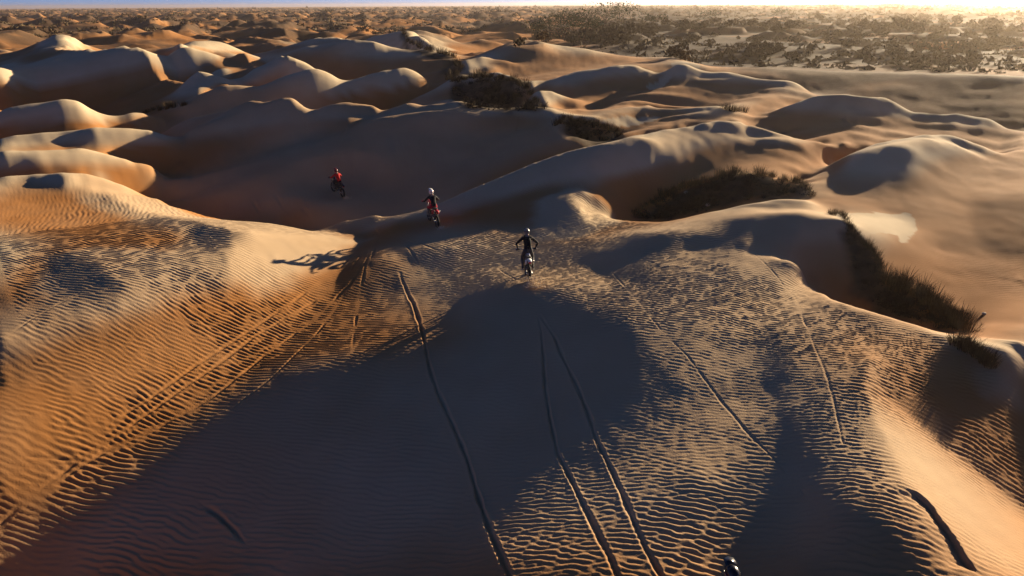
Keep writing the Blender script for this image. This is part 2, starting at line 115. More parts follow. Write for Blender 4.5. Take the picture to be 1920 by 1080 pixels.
-2,0,0,0,1,-1,0,0,0,0,0,0,0,0,0,0,0,0,0,0,0,0,0,0,0,0,0,0,0,0,0,0,0,0,0,0,0,0,1,-1,0,0,0,0,1,-1,0,0,0,0,0,0,1,-1,1,0,-1,0,1,0,-1,0,0,0,0,0,0,0,0,0,1,-1,0,1,-1,0,0,0,0,0,-1,0,0,0,0,0,0,0,0,0,0,0,1,-1,0,0,0,0,1,-1,1,-1,1,-1,1,0,1,0,-1,0,2,0,0,-1,1,0,0,1,0,0,0,1,-1,1,0,0,1,-1,1,0,0,0,1,-1,1,1,1,-2,-1,-1,0,0,-1,0,0,0,0,0,1,0,1,1,0,0,0,1,-1,0,0,1,-1,0,0,0,-1,0,0,0,-1,0,0,0,0,0,0,-1,0,0,1,0,-1,0,0,1,
-2,0,0,0,0,0,0,0,0,0,0,0,0,0,0,0,0,0,0,0,0,0,0,0,0,0,0,0,0,0,0,0,0,1,-1,0,0,0,0,0,0,1,-1,0,0,0,1,-1,1,-1,1,-1,0,1,-1,0,1,-1,0,0,1,0,0,0,-1,0,0,1,0,0,-1,0,0,0,0,0,0,-1,1,-1,1,0,-1,0,0,0,0,0,0,0,-1,1,-1,1,0,0,1,-1,0,1,-1,1,0,0,0,0,0,0,1,0,-1,1,0,1,0,0,0,0,1,0,0,0,1,-1,1,0,0,1,-1,1,0,0,0,1,0,0,1,-1,0,-1,-1,-1,0,0,0,1,-1,0,1,1,1,0,1,1,0,-1,1,0,-1,0,0,-1,0,0,0,0,-1,0,0,-1,0,0,-1,0,0,0,0,0,0,-1,1,0,-1,0,
-2,0,0,0,0,0,0,0,0,0,0,0,0,0,0,0,0,0,0,0,0,0,0,0,0,0,0,0,0,0,0,0,0,0,0,0,0,1,-1,0,1,-1,0,1,-1,1,-1,1,-1,1,-1,1,-1,0,1,-1,0,1,0,0,-1,0,0,0,1,0,0,-1,0,0,0,1,0,-1,0,1,-1,0,0,0,0,-1,1,0,-1,0,0,0,-1,1,0,-1,1,0,0,0,0,1,-1,0,1,0,-1,1,0,0,0,1,-1,1,0,0,0,0,0,0,1,0,0,1,0,0,0,1,0,0,0,0,1,0,0,1,0,0,0,1,-1,0,-1,0,0,0,-1,0,0,-1,1,0,0,1,1,1,0,0,0,1,0,0,1,-1,0,0,0,-1,-1,-1,1,-1,-1,0,0,-1,0,0,-1,1,-1,0,0,0,0,-1,1,0,
-2,0,0,0,-1,1,0,0,0,0,0,0,-1,1,0,0,0,0,0,0,0,0,0,0,0,0,0,0,0,0,0,0,1,-1,0,0,0,0,0,0,0,0,1,-1,0,0,0,0,1,-1,1,-1,1,0,-1,1,0,0,-1,0,1,0,0,0,0,0,0,0,0,0,0,-1,0,0,1,-1,0,0,0,0,0,0,0,-1,1,-1,0,0,0,0,0,0,1,0,-1,0,0,0,1,0,-1,0,1,0,0,0,0,0,0,0,1,-1,1,0,1,0,0,0,0,0,1,0,1,0,0,0,1,0,0,0,0,0,0,1,0,0,1,-1,0,0,-1,0,0,-1,0,0,0,1,0,1,0,0,1,0,1,0,0,0,0,0,0,0,0,0,-1,0,-1,-1,0,-1,-1,-1,0,-1,1,-1,0,0,-1,1,-1,1,-1,0,
-2,0,0,-1,1,0,0,0,0,0,0,-1,1,0,0,0,0,0,0,0,0,0,0,0,0,0,0,0,0,0,0,0,0,0,0,0,1,-1,0,1,-1,0,0,0,1,-1,1,-1,0,1,-1,1,0,-1,1,0,0,-1,1,0,0,0,0,0,0,0,0,0,0,0,0,0,0,0,-1,1,0,0,-1,1,-1,0,0,0,0,0,0,-1,1,-1,1,0,-1,0,1,0,0,0,-1,0,1,0,0,0,-1,1,0,0,1,-1,0,1,-1,1,0,0,0,1,0,0,0,1,0,0,0,1,0,1,0,0,0,0,1,-1,1,0,0,0,0,-1,0,0,0,0,0,0,0,1,0,0,0,1,0,1,0,1,-1,1,0,0,0,-1,0,-1,1,-1,-1,0,-2,0,-2,0,0,-1,-1,0,1,-1,0,0,0,-1,1,-1,
-2,0,0,0,0,0,0,0,0,-1,0,1,0,0,0,0,0,0,0,0,-1,0,0,0,1,0,0,0,0,0,0,0,0,0,0,0,0,0,1,-1,0,1,-1,1,-1,1,0,0,0,-1,1,0,0,0,0,0,0,1,-1,0,0,0,0,0,0,0,0,0,0,0,0,0,0,0,0,0,0,0,0,-1,1,0,-1,1,-1,1,-1,0,0,0,0,0,0,0,0,0,0,0,0,0,0,0,0,0,0,0,0,0,0,1,0,-1,1,0,0,0,1,-1,1,0,0,1,0,0,1,0,0,0,0,0,1,0,0,1,-1,0,0,1,0,0,0,-1,0,0,0,0,1,-1,1,0,1,0,0,0,1,-1,1,0,0,0,0,0,-1,0,-1,0,-1,-1,0,-2,0,0,-2,0,0,0,-2,0,1,-1,0,0,0,0,
-2,0,-1,1,0,0,0,0,-1,1,0,0,0,0,0,0,-1,0,0,0,1,0,0,0,-1,1,0,0,0,0,0,0,0,0,0,1,-1,0,0,0,1,-1,1,-1,1,0,-1,1,0,0,0,0,0,0,0,0,0,0,1,0,0,-1,0,0,0,0,0,0,0,0,0,0,1,0,0,-1,0,0,0,1,-1,0,0,0,0,-1,1,0,-1,1,-1,0,1,0,0,0,-1,0,1,0,0,-1,0,0,1,0,0,-1,0,0,0,1,0,0,-1,1,0,0,0,1,0,0,0,1,0,1,1,-1,1,0,0,0,0,0,1,0,0,-1,0,1,-1,0,0,0,0,1,-1,1,0,0,0,1,0,0,0,0,0,-1,0,0,-1,0,0,0,-1,0,0,-1,-1,1,-1,-2,-1,-1,0,-1,1,0,-1,0,0,0,-1,0,
-3,0,1,0,0,0,0,-1,1,0,0,0,0,0,-1,0,1,0,0,0,0,0,0,0,0,-1,1,0,0,0,0,1,-1,0,1,-1,0,1,-1,1,-1,1,0,0,0,0,0,0,0,0,0,0,0,1,0,0,-1,0,0,0,0,1,0,0,0,0,0,0,0,0,0,0,-1,0,0,0,1,0,0,-1,0,1,0,-1,0,1,-1,0,1,-1,0,0,0,0,0,0,1,-1,0,0,0,0,0,0,0,0,-1,1,0,0,0,0,0,-1,1,0,0,1,-1,0,1,-1,1,1,0,0,0,2,-1,1,0,0,0,0,0,0,0,1,0,-1,1,0,-1,1,0,-1,1,0,1,0,-1,-1,1,-1,-1,1,-1,0,0,0,0,0,-1,0,1,-1,-1,1,-1,-1,-1,-1,-1,0,-2,1,-1,0,-1,0,0,1,0,0,
-2,0,0,0,0,-1,0,1,0,0,0,0,-1,0,1,0,0,0,0,0,0,0,0,0,0,0,0,0,0,0,1,-1,0,1,-1,0,1,-1,1,0,0,0,0,0,0,0,0,0,0,1,0,0,0,-1,0,0,1,0,0,0,0,0,0,0,0,0,0,0,0,0,0,0,0,0,0,0,0,0,0,0,0,-1,1,0,0,-1,1,0,-1,1,0,0,-1,0,0,0,0,1,0,0,0,0,0,0,-1,0,1,0,-1,0,0,0,0,1,-1,0,0,0,1,-1,0,1,0,0,0,1,0,0,1,-1,1,0,0,0,1,0,0,0,0,0,0,0,1,-1,0,1,0,0,-1,-1,0,0,-1,1,0,-1,1,0,-1,0,0,0,0,0,-1,0,0,-2,-1,-1,-1,0,0,-1,0,-1,0,0,0,0,0,-1,0,0,
-2,0,0,0,-1,1,0,0,0,0,-1,0,1,0,0,0,0,0,0,0,0,0,0,0,0,1,-1,0,0,1,-1,0,1,-1,1,0,0,0,0,0,0,0,0,0,0,0,1,0,0,0,-1,0,0,1,0,0,0,0,0,0,0,0,0,0,0,0,0,0,0,0,0,0,0,0,0,1,-1,0,0,0,0,1,-1,0,0,1,-1,0,0,0,0,0,0,0,1,0,0,0,-1,0,0,1,-1,0,1,-1,0,0,0,0,0,0,-1,0,1,0,-1,0,0,1,-1,0,0,0,1,-1,1,0,0,1,0,0,1,1,-1,1,0,0,0,0,0,0,0,0,0,0,0,-1,0,0,0,-1,0,-1,0,0,0,0,0,0,0,0,0,-1,0,-2,-2,0,0,-1,0,-1,0,0,0,-1,0,-1,1,0,-1,0,0,0,
-2,0,0,-1,1,0,0,0,0,-1,1,0,0,0,0,0,0,0,0,0,0,0,0,0,1,-1,0,0,1,-1,0,1,-1,1,-1,1,0,0,0,0,1,-1,0,1,0,0,0,0,0,-1,1,0,0,0,0,0,0,0,0,0,0,0,0,0,0,0,0,0,0,0,0,1,0,0,0,-1,0,0,1,0,0,-1,0,1,0,-1,0,1,0,-1,0,1,0,0,-1,0,0,0,1,0,0,0,0,0,0,0,0,-1,1,0,-1,0,1,-1,0,-1,1,-1,0,0,1,-1,0,0,0,0,0,0,1,0,0,2,-1,0,1,0,1,0,0,0,0,0,-1,1,0,0,-1,0,-1,0,-1,0,0,0,-1,0,0,0,0,0,0,0,-1,-1,-2,-1,0,-1,0,0,0,0,0,0,-1,0,0,0,-1,0,0,0,0,0,
-2,0,-1,1,0,0,0,0,-1,1,0,0,0,0,0,0,0,0,0,0,0,0,0,1,-1,0,0,1,-1,1,0,0,0,0,1,-1,0,1,0,0,-1,1,0,0,0,0,0,0,0,1,0,0,-1,0,0,0,0,0,0,0,0,0,0,1,0,0,0,0,0,0,0,-1,0,0,1,0,0,0,-1,0,1,0,0,-1,1,0,0,-1,1,0,0,-1,1,0,0,0,0,0,0,0,0,0,1,-1,0,1,-1,1,-1,0,0,0,-1,1,-1,1,-1,0,0,-1,0,1,-1,0,0,0,0,0,0,1,1,-1,1,1,0,0,0,0,0,1,-1,1,0,0,0,0,-1,0,0,-1,0,-1,-1,0,0,0,-1,0,0,0,0,-2,-1,-1,-1,1,-1,0,0,0,0,0,-1,0,0,-1,0,-1,1,-1,0,0,0,-1,
-2,-1,1,0,0,0,0,-1,1,0,0,0,0,0,0,0,0,0,0,0,0,1,0,-1,0,1,0,0,0,0,0,0,1,-1,0,1,0,0,0,0,0,0,0,0,0,0,0,0,0,0,0,0,1,0,0,0,0,0,0,0,0,0,0,-1,0,0,0,1,0,0,0,0,0,0,-1,1,0,0,0,0,0,0,0,0,0,0,0,0,0,0,0,1,-1,0,0,1,0,0,0,0,0,0,-1,1,0,0,0,0,0,0,0,-1,1,-1,0,-1,1,0,-1,1,-1,-1,1,-1,0,1,-1,0,1,0,0,1,0,0,0,0,1,0,1,-1,1,-1,1,0,0,0,0,0,-2,0,-1,0,0,-1,0,-1,1,-1,0,-1,-2,-1,0,-1,1,-1,0,0,-1,0,0,0,0,-1,0,0,-1,1,-1,0,0,0,-1,1,
-2,0,0,0,0,0,-1,1,0,0,0,0,0,0,0,0,0,0,0,1,0,-1,0,1,0,0,0,0,0,0,1,0,0,0,0,0,0,0,0,0,1,0,0,0,0,0,0,0,0,0,0,0,0,0,0,0,0,0,0,0,0,0,0,0,0,0,0,-1,1,0,0,0,0,0,1,-1,0,0,0,1,-1,0,0,1,-1,0,1,0,-1,0,1,-1,0,1,0,-1,0,1,0,0,0,0,1,-1,0,0,0,0,0,0,0,0,0,0,0,0,-1,0,0,-1,0,1,-1,0,0,-1,0,1,-1,0,1,0,0,0,1,1,-1,1,0,1,0,0,1,0,0,-1,0,-1,0,-1,-1,0,-1,0,0,0,-1,0,0,-2,-1,-1,-1,1,-1,-1,1,-1,1,-1,0,0,0,0,-1,0,0,-1,-1,0,0,0,0,0,
-2,1,-1,0,0,0,1,-1,0,0,0,0,0,0,0,0,1,0,0,-1,1,0,1,-1,1,-1,1,0,0,0,0,0,0,1,0,0,0,0,0,0,-1,0,0,0,0,0,0,0,0,0,0,0,0,0,0,1,0,0,0,0,0,0,0,0,0,0,0,1,-1,0,0,0,0,1,-1,0,0,0,1,-1,0,0,1,-1,0,1,-1,0,1,0,-1,1,0,-1,1,0,0,-1,1,0,0,0,0,1,-1,0,1,-1,1,-1,1,0,-1,0,0,0,0,0,0,0,0,-2,0,0,0,0,0,-1,1,0,-1,0,2,0,0,0,1,0,0,0,0,1,0,0,1,-1,0,-1,0,-1,0,-1,0,0,-1,0,0,-1,-2,-1,-1,0,0,-1,0,0,-1,1,-1,0,0,-1,0,0,0,-1,0,-1,1,-1,0,0,0,-1,
-2,0,1,-1,0,0,0,1,0,0,-1,1,0,0,0,0,-1,1,0,0,0,0,0,1,-1,1,0,0,1,0,0,0,0,0,0,0,0,0,-1,0,1,0,0,0,0,0,0,0,0,1,0,0,0,0,0,-1,0,0,0,0,0,0,0,0,0,1,0,-1,0,0,0,1,0,-1,0,0,1,0,-1,0,1,0,-1,1,0,-1,1,0,-1,1,0,0,0,0,0,0,0,1,-1,0,0,0,0,0,1,0,0,0,0,0,0,0,0,0,0,0,0,0,-1,0,-1,1,0,-1,-1,0,0,0,0,0,0,0,0,0,0,0,1,0,0,1,1,0,1,0,-1,0,-1,0,-1,0,0,0,-1,0,0,-1,-1,-1,-2,-1,0,0,-1,0,-1,1,0,-1,0,0,-1,1,-1,-1,0,0,-1,1,-1,0,0,-1,0,1,
-1,-1,0,1,0,0,-1,0,0,0,1,-1,0,1,0,0,1,-1,1,0,0,0,0,0,1,0,0,0,0,0,0,0,0,0,0,0,0,0,1,0,0,0,0,0,0,0,0,0,0,-1,0,0,0,0,0,0,0,0,0,0,1,0,0,0,0,-1,0,0,1,0,0,-1,0,1,0,0,-1,1,0,0,-1,1,0,-1,1,0,0,0,0,0,0,0,0,0,0,0,1,-1,0,1,0,0,0,0,0,0,0,1,-1,1,-1,0,1,0,0,0,-1,0,0,0,0,-1,0,0,0,-1,0,0,-1,0,0,0,-1,1,0,1,-1,1,1,0,0,1,0,0,-1,1,0,-1,0,0,-1,0,0,-1,0,-1,-1,-3,0,0,-1,-1,0,0,0,0,0,-1,0,0,0,-1,0,0,-1,0,-1,0,0,0,0,0,0,-1,
-1,0,0,0,0,-1,1,0,0,0,0,0,1,-1,0,1,-1,1,0,0,0,1,0,0,0,0,0,0,0,0,0,0,0,0,0,0,1,0,0,0,0,0,0,0,0,0,0,0,0,0,0,0,0,0,0,0,0,0,0,0,-1,0,0,1,0,0,0,0,-1,1,0,0,0,-1,1,0,0,-1,1,0,0,0,0,0,0,0,0,0,0,0,0,0,0,1,-1,1,-1,0,1,-1,0,1,0,0,0,0,0,0,1,-1,1,0,0,0,0,0,0,0,0,0,0,0,-1,0,-1,0,-1,0,-1,0,0,0,0,0,0,0,1,0,0,0,1,1,-1,0,1,-1,0,0,0,-1,1,-1,0,-1,0,-1,-3,0,-1,-1,0,0,0,-1,0,-1,0,1,-1,0,-1,0,0,-1,0,-1,0,-1,0,1,-1,0,0,1,
-1,1,-1,0,0,1,0,0,0,0,0,0,-1,1,0,0,1,0,0,1,0,0,0,0,0,0,0,0,0,0,0,0,0,1,0,0,-1,0,0,0,0,0,0,0,0,0,0,0,0,0,0,0,0,0,0,0,0,0,0,0,0,0,1,-1,0,0,0,0,0,0,0,0,0,0,0,0,0,0,0,0,0,0,0,1,-1,0,0,0,1,-1,1,-1,1,-1,1,-1,1,0,0,0,0,0,0,0,0,1,0,0,-1,1,0,0,0,0,0,0,1,-1,1,-1,0,0,0,0,-1,0,0,-1,0,-1,0,0,0,-1,0,0,0,0,1,1,1,-1,1,-1,0,0,0,0,0,0,-1,0,0,0,-2,-3,-1,0,-1,1,-1,0,-1,1,-1,0,0,-1,0,0,0,-1,0,-1,-1,0,0,0,0,0,0,0,1,-1,
0,0,0,0,0,0,0,0,0,0,0,1,0,0,1,-1,0,0,1,0,0,0,0,0,0,0,1,0,0,0,0,0,0,-1,0,0,0,0,0,0,0,0,0,0,0,0,0,0,0,0,0,0,0,0,0,0,0,1,0,0,0,0,-1,0,0,0,0,0,1,-1,0,0,0,1,-1,0,0,1,-1,0,1,-1,0,0,0,1,-1,1,-1,1,-1,1,-1,1,-1,1,-1,1,-1,1,0,0,0,1,0,-1,0,0,1,0,0,0,0,0,1,0,0,0,0,0,0,0,0,0,0,0,-1,-1,0,-1,-1,0,-1,0,1,-1,0,1,0,0,0,1,-1,1,0,0,0,0,0,0,0,0,-1,0,-4,0,-1,0,0,-2,1,-1,0,-1,1,-1,-1,1,0,-1,0,-1,-1,0,0,-2,0,1,0,0,1,0,-1,1,
1,0,0,0,0,-1,0,0,1,0,0,0,1,0,0,1,0,0,-1,1,0,0,0,0,0,1,-1,0,0,0,0,0,0,0,0,1,0,0,0,0,0,0,0,0,0,0,0,-1,0,0,0,0,0,0,0,0,0,-1,0,0,0,0,1,0,0,0,0,0,-1,0,0,1,0,-1,0,1,0,-1,0,1,-1,0,1,-1,1,-1,1,-1,1,-1,1,-1,1,-1,1,0,0,0,0,0,0,0,0,0,0,1,0,0,0,0,0,1,-1,1,-1,1,0,1,-1,1,0,0,0,0,0,-1,0,0,-1,0,0,-1,0,0,-1,0,0,-1,0,1,0,0,0,-1,0,1,0,0,0,0,0,0,-1,-2,-1,-1,0,-1,-1,1,-1,0,-1,0,-1,0,0,-1,0,0,-1,1,0,-1,-1,0,0,0,1,0,0,0,1,-1,
2,-1,1,0,-1,1,0,0,0,0,1,0,0,0,0,1,0,0,0,-1,1,0,0,0,0,-1,1,0,0,0,0,0,0,0,0,-1,0,0,0,0,0,0,0,0,0,0,0,1,0,0,0,0,0,0,0,0,0,0,0,0,0,0,-1,0,0,0,0,0,0,0,0,-1,1,0,0,-1,1,0,0,-1,1,0,-1,1,-1,1,-1,1,-1,1,-1,1,-1,1,0,-1,1,0,0,0,1,-1,1,-1,1,-1,1,0,0,0,0,0,1,0,0,0,0,0,1,-1,1,0,0,-1,0,0,0,0,0,0,0,-1,0,-1,0,0,-1,0,1,0,-1,-1,0,1,0,-1,0,1,0,0,1,-1,-1,-4,0,0,-1,0,0,-1,0,-1,1,-1,0,0,1,1,0,0,0,0,-1,1,-1,0,1,-1,-1,0,0,0,-1,0,
3,1,-1,0,0,0,1,0,0,0,1,0,0,0,0,0,0,0,0,0,-1,1,0,0,0,0,-1,0,0,0,0,0,0,1,0,0,0,0,0,0,0,0,-1,0,0,0,0,0,0,0,0,0,0,0,-1,0,0,0,0,0,0,0,0,0,0,0,0,0,0,0,0,1,-1,0,0,0,0,0,0,0,0,0,0,0,0,-1,1,-1,1,-1,1,0,0,0,0,0,0,0,0,0,0,1,-1,1,0,0,0,0,1,0,0,0,0,0,0,0,0,0,0,1,-1,0,0,0,0,0,0,0,0,0,-1,0,0,0,-1,0,0,1,-1,-1,1,0,-1,0,-1,1,0,0,0,0,0,1,-3,-1,-1,-1,0,-1,0,0,1,1,1,2,1,2,0,0,0,0,1,-1,0,0,0,0,-1,0,0,0,-1,0,0,0,
5,0,0,0,0,0,0,1,0,1,-1,0,1,0,0,-1,0,0,0,0,0,-1,0,0,0,0,0,0,0,0,0,0,0,-1,0,0,0,0,0,0,0,0,1,0,0,0,0,0,0,0,-1,0,0,0,1,0,0,-1,0,0,0,0,0,0,0,0,0,0,0,0,0,-1,0,0,0,1,-1,0,0,1,-1,0,0,0,0,1,-1,0,0,0,0,0,0,0,0,0,0,0,1,-1,0,0,1,0,-1,1,0,0,0,0,0,1,0,0,0,0,0,0,0,-1,0,0,0,0,1,0,0,-1,0,0,0,0,0,0,0,-1,1,-1,0,1,-1,-1,0,-1,0,0,0,0,0,1,0,0,-1,0,-1,1,1,2,0,1,0,1,-1,0,1,-1,0,0,0,0,-1,0,0,-1,1,0,0,1,-1,0,0,0,0,0,
16,-1,1,-1,0,0,-1,0,-1,0,-1,0,-2,0,0,-1,0,0,-1,0,0,0,-1,0,0,0,-1,0,0,0,0,0,0,0,0,-1,0,0,0,0,0,0,0,0,0,0,0,0,0,-1,1,0,0,0,0,-1,0,1,0,0,0,-1,0,0,0,0,0,0,0,0,0,0,0,0,0,-1,0,1,0,-1,0,1,0,-1,0,0,0,1,-1,1,-1,0,0,0,0,0,0,0,0,1,0,-1,0,0,1,0,0,0,0,1,0,0,0,0,1,-1,0,0,-1,0,0,0,0,1,-1,0,0,1,0,0,0,0,-1,-1,0,1,-1,1,0,-1,0,0,-1,0,0,-1,0,-1,1,0,1,1,0,-1,1,1,2,-1,1,0,-1,0,1,0,-1,0,0,0,0,-1,0,0,0,0,0,1,0,-1,1,-1,1,0,0,0,
19,0,0,1,0,0,0,-1,-1,-2,-1,-2,0,-1,-1,1,-1,-1,0,-1,0,-1,0,0,-1,0,0,0,-1,0,-1,0,0,0,0,1,0,0,0,-1,0,0,0,0,0,0,0,0,0,1,0,-1,0,0,0,1,-1,0,0,0,0,0,0,0,0,-1,0,0,0,0,0,0,0,0,0,0,0,-1,1,0,0,-1,1,0,0,-1,1,-1,1,-1,1,-1,1,-1,0,1,0,-1,0,0,0,1,0,0,0,0,0,0,0,0,1,-1,1,0,0,0,0,-1,0,0,0,0,0,0,1,0,0,0,-1,0,0,0,0,0,0,-1,1,-1,0,0,0,-1,0,-1,0,-1,0,0,0,0,1,1,0,1,1,0,-1,1,0,1,1,0,0,-1,1,0,0,0,0,0,-1,0,-1,0,0,1,1,0,0,0,0,0,0,-1,
20,1,0,0,1,0,0,-1,1,0,0,-1,-1,-1,-1,-2,-1,-2,-1,0,-1,0,-1,-1,0,-1,-1,-1,1,-1,0,0,-1,0,0,0,0,0,0,0,0,0,0,0,0,0,0,0,0,0,0,1,0,0,-1,0,1,0,0,-1,0,1,-1,0,0,1,-1,0,0,0,-1,0,0,0,0,0,1,0,-1,0,0,0,0,0,0,0,0,0,-1,1,-1,1,-1,1,-1,0,0,1,0,0,-1,0,0,0,0,0,1,1,0,0,-1,1,0,0,0,0,-1,0,0,0,0,0,0,0,0,0,0,0,1,0,-1,0,0,0,-1,1,-1,1,0,-1,-1,0,-1,0,-1,0,-1,0,-1,0,-1,1,3,1,1,0,0,0,1,0,1,0,0,1,0,0,0,0,0,-1,1,-1,0,-1,1,1,0,1,0,0,0,0,-1,1,
21,0,1,0,0,0,0,1,-1,0,0,0,-1,-1,-1,-1,-1,1,-1,-1,-2,-1,0,-2,-1,-1,-1,-1,0,0,0,-1,0,-1,0,-1,0,0,0,1,0,0,0,0,0,0,0,1,0,0,0,0,-1,0,1,0,0,0,-1,1,0,-1,1,0,-1,0,1,-1,0,0,0,0,0,0,0,0,-1,0,0,0,1,0,-1,0,0,1,-1,0,0,0,0,-1,1,-1,1,0,-1,0,0,0,1,0,0,0,0,0,-1,1,0,0,1,0,0,0,-1,-1,0,0,0,0,1,0,0,0,0,0,0,0,0,0,1,-1,0,0,0,-1,1,-1,0,0,-1,-1,0,0,0,-1,0,-1,-1,0,-1,-3,2,4,1,1,1,1,0,0,0,1,1,0,0,1,0,0,-1,1,-1,-1,0,1,1,0,0,0,0,1,0,0,0,0,
22,0,0,0,1,0,0,1,0,0,-2,0,-1,-1,0,-1,-1,-1,0,-1,0,-1,-1,0,-1,-1,0,0,-3,-1,-1,-1,-1,0,-1,1,-1,0,0,0,0,0,0,0,1,0,0,-1,0,1,0,0,1,0,0,0,0,0,0,0,0,1,-1,0,0,0,0,0,0,-1,1,-1,0,0,0,0,-1,1,0,0,-1,0,0,1,0,-1,0,0,1,-1,0,1,-1,0,0,0,0,0,0,0,0,0,0,0,0,0,0,-1,1,0,0,0,0,0,-1,0,0,0,0,0,0,0,0,0,0,1,0,-1,0,0,0,0,0,0,0,0,0,0,-1,-1,0,0,0,0,-1,0,-1,0,-1,-1,-1,0,1,1,2,1,1,0,1,1,1,0,0,1,0,0,1,0,1,-1,0,0,-1,1,1,0,1,0,0,0,0,-1,1,0,
21,1,-1,1,-1,1,1,-1,0,0,0,-1,0,0,-1,0,0,-1,0,-1,-1,-1,-1,-1,0,0,-1,-1,0,-1,-1,-1,0,-2,-1,-2,0,0,-1,0,0,0,0,1,-1,0,1,0,0,0,0,0,1,0,0,0,0,0,1,0,0,0,0,0,1,-1,0,0,0,0,0,0,0,-1,0,-1,1,-1,0,0,0,1,0,-1,0,1,0,0,-1,1,0,-1,0,1,-1,0,0,0,0,-1,0,0,0,1,0,0,0,0,0,0,0,0,-1,-1,0,0,0,0,0,1,-1,0,0,0,0,-1,0,1,0,-1,0,0,0,0,1,0,0,0,-1,0,-1,1,0,-1,1,0,-1,-1,0,-1,-1,-1,1,1,1,1,1,1,1,1,0,1,0,0,1,1,1,1,1,0,-1,-1,0,1,0,1,-1,0,1,0,-1,1,0,0,
20,0,1,-1,1,-1,0,0,0,0,0,0,0,0,0,-1,0,0,-1,-1,0,0,0,0,-1,-1,0,-1,-1,-1,-1,-1,-1,0,-1,0,-2,-2,0,-2,0,0,0,0,0,0,0,0,1,-1,1,0,0,1,0,1,0,0,0,0,0,0,1,0,-1,1,0,0,0,0,-1,0,0,0,-1,0,0,0,0,0,0,0,0,0,1,-1,1,0,0,-1,1,0,0,-1,1,-1,0,0,0,0,0,0,0,-1,1,0,0,0,-1,0,0,-1,-1,0,0,0,1,0,0,-1,0,1,0,-1,0,0,0,0,0,0,0,0,0,0,-1,1,-1,-1,1,-1,1,-1,1,1,-1,0,0,-1,-1,0,0,1,-1,1,0,1,0,1,1,1,1,0,1,1,0,1,1,2,3,0,-2,-1,1,0,0,0,0,0,-1,0,1,0,0,-1,
19,0,-1,1,-1,1,-1,0,1,-1,1,0,0,-1,0,1,-1,0,-1,1,-1,0,-1,0,-1,0,-1,0,0,-1,0,0,-1,-1,-1,-2,-1,-1,-1,0,-2,-1,0,-2,0,0,-1,0,-1,0,0,2,0,0,0,0,1,0,-1,0,1,1,0,0,1,-1,0,0,0,0,1,0,-1,0,0,0,-1,0,0,1,0,0,1,1,0,0,0,0,1,0,-1,1,0,0,-1,1,0,-1,0,0,0,0,0,0,-1,1,-1,0,-1,-1,0,-1,0,0,1,1,-1,0,0,1,0,-1,0,1,-1,1,0,0,-1,1,-1,0,0,-1,0,-1,-1,0,-1,1,0,1,0,0,1,-1,0,0,1,0,1,0,0,-1,0,0,1,0,1,0,1,2,1,0,1,1,0,2,1,1,0,-1,1,0,0,-1,1,-1,1,-1,0,0,-1,1,
17,-1,1,-1,1,-1,0,0,-1,1,0,0,0,1,-1,0,0,0,0,0,0,0,0,-1,0,0,0,-1,0,0,-1,-1,0,-1,0,-1,0,-1,-3,-1,-1,-1,-1,-1,-1,-1,0,0,-1,0,0,-2,0,-1,1,-1,-1,1,1,0,-1,0,0,0,0,1,0,1,-1,1,0,0,1,0,1,0,1,-1,1,-1,1,1,0,1,0,1,0,1,0,1,0,0,0,0,1,-1,0,0,-1,1,-1,0,0,-1,0,-2,0,-1,0,0,-1,0,1,0,0,0,1,1,0,-1,0,0,0,0,1,-1,1,-1,1,-1,1,0,-2,1,-1,-1,-1,0,-1,1,0,1,0,0,0,1,1,1,1,0,0,-1,0,-1,1,-1,0,1,0,2,1,1,2,2,3,2,3,1,-1,-1,-3,-2,0,0,0,0,-1,1,-1,0,0,0,0,0,
14,1,-1,1,-1,0,0,0,0,0,0,1,0,-1,1,0,0,0,0,0,0,-1,1,0,0,-1,0,0,-1,1,0,0,-1,0,-1,0,-1,-1,1,-2,-1,-2,-3,0,-1,-1,-2,-1,1,-1,-1,0,-1,0,-1,0,0,-1,0,0,1,-1,0,0,0,1,0,0,1,0,0,1,0,0,0,1,0,1,-1,1,-1,0,1,1,1,1,1,0,0,0,1,0,1,0,0,0,0,0,1,-1,0,-1,0,0,-2,-1,-1,-1,0,0,0,0,0,1,0,0,1,-1,1,1,0,0,0,0,0,0,0,1,-1,1,-1,-1,1,-1,-1,-1,0,-2,1,-1,0,0,1,1,1,1,0,1,0,1,0,0,-1,0,-1,1,0,1,0,0,1,0,1,3,1,2,1,0,1,-2,-1,1,1,0,0,0,0,-1,0,1,-1,0,0,0,
13,-1,1,-1,0,0,0,-1,1,0,0,0,0,1,0,0,0,0,1,-1,1,0,-1,1,0,0,0,0,0,-1,0,0,0,0,0,-1,0,0,-1,0,-1,0,-1,-2,-2,-3,-1,-1,-1,0,-1,-1,-1,0,0,-1,0,0,0,0,-1,0,1,0,0,-1,0,1,0,0,0,0,0,2,0,0,0,0,1,-1,1,-1,2,0,1,0,1,1,1,0,1,0,0,1,0,0,1,0,-1,0,0,0,-2,-1,-1,-1,0,0,-1,-1,0,1,0,0,0,1,0,1,0,0,0,1,0,0,0,1,-1,0,1,-1,0,1,-1,-1,1,-1,-2,0,-2,-1,1,0,0,1,1,1,1,1,1,0,-1,-1,-1,-1,-2,-1,-1,-3,-2,-3,0,1,0,0,1,1,2,2,1,4,6,6,0,1,-1,0,0,0,0,-1,0,0,1,0,
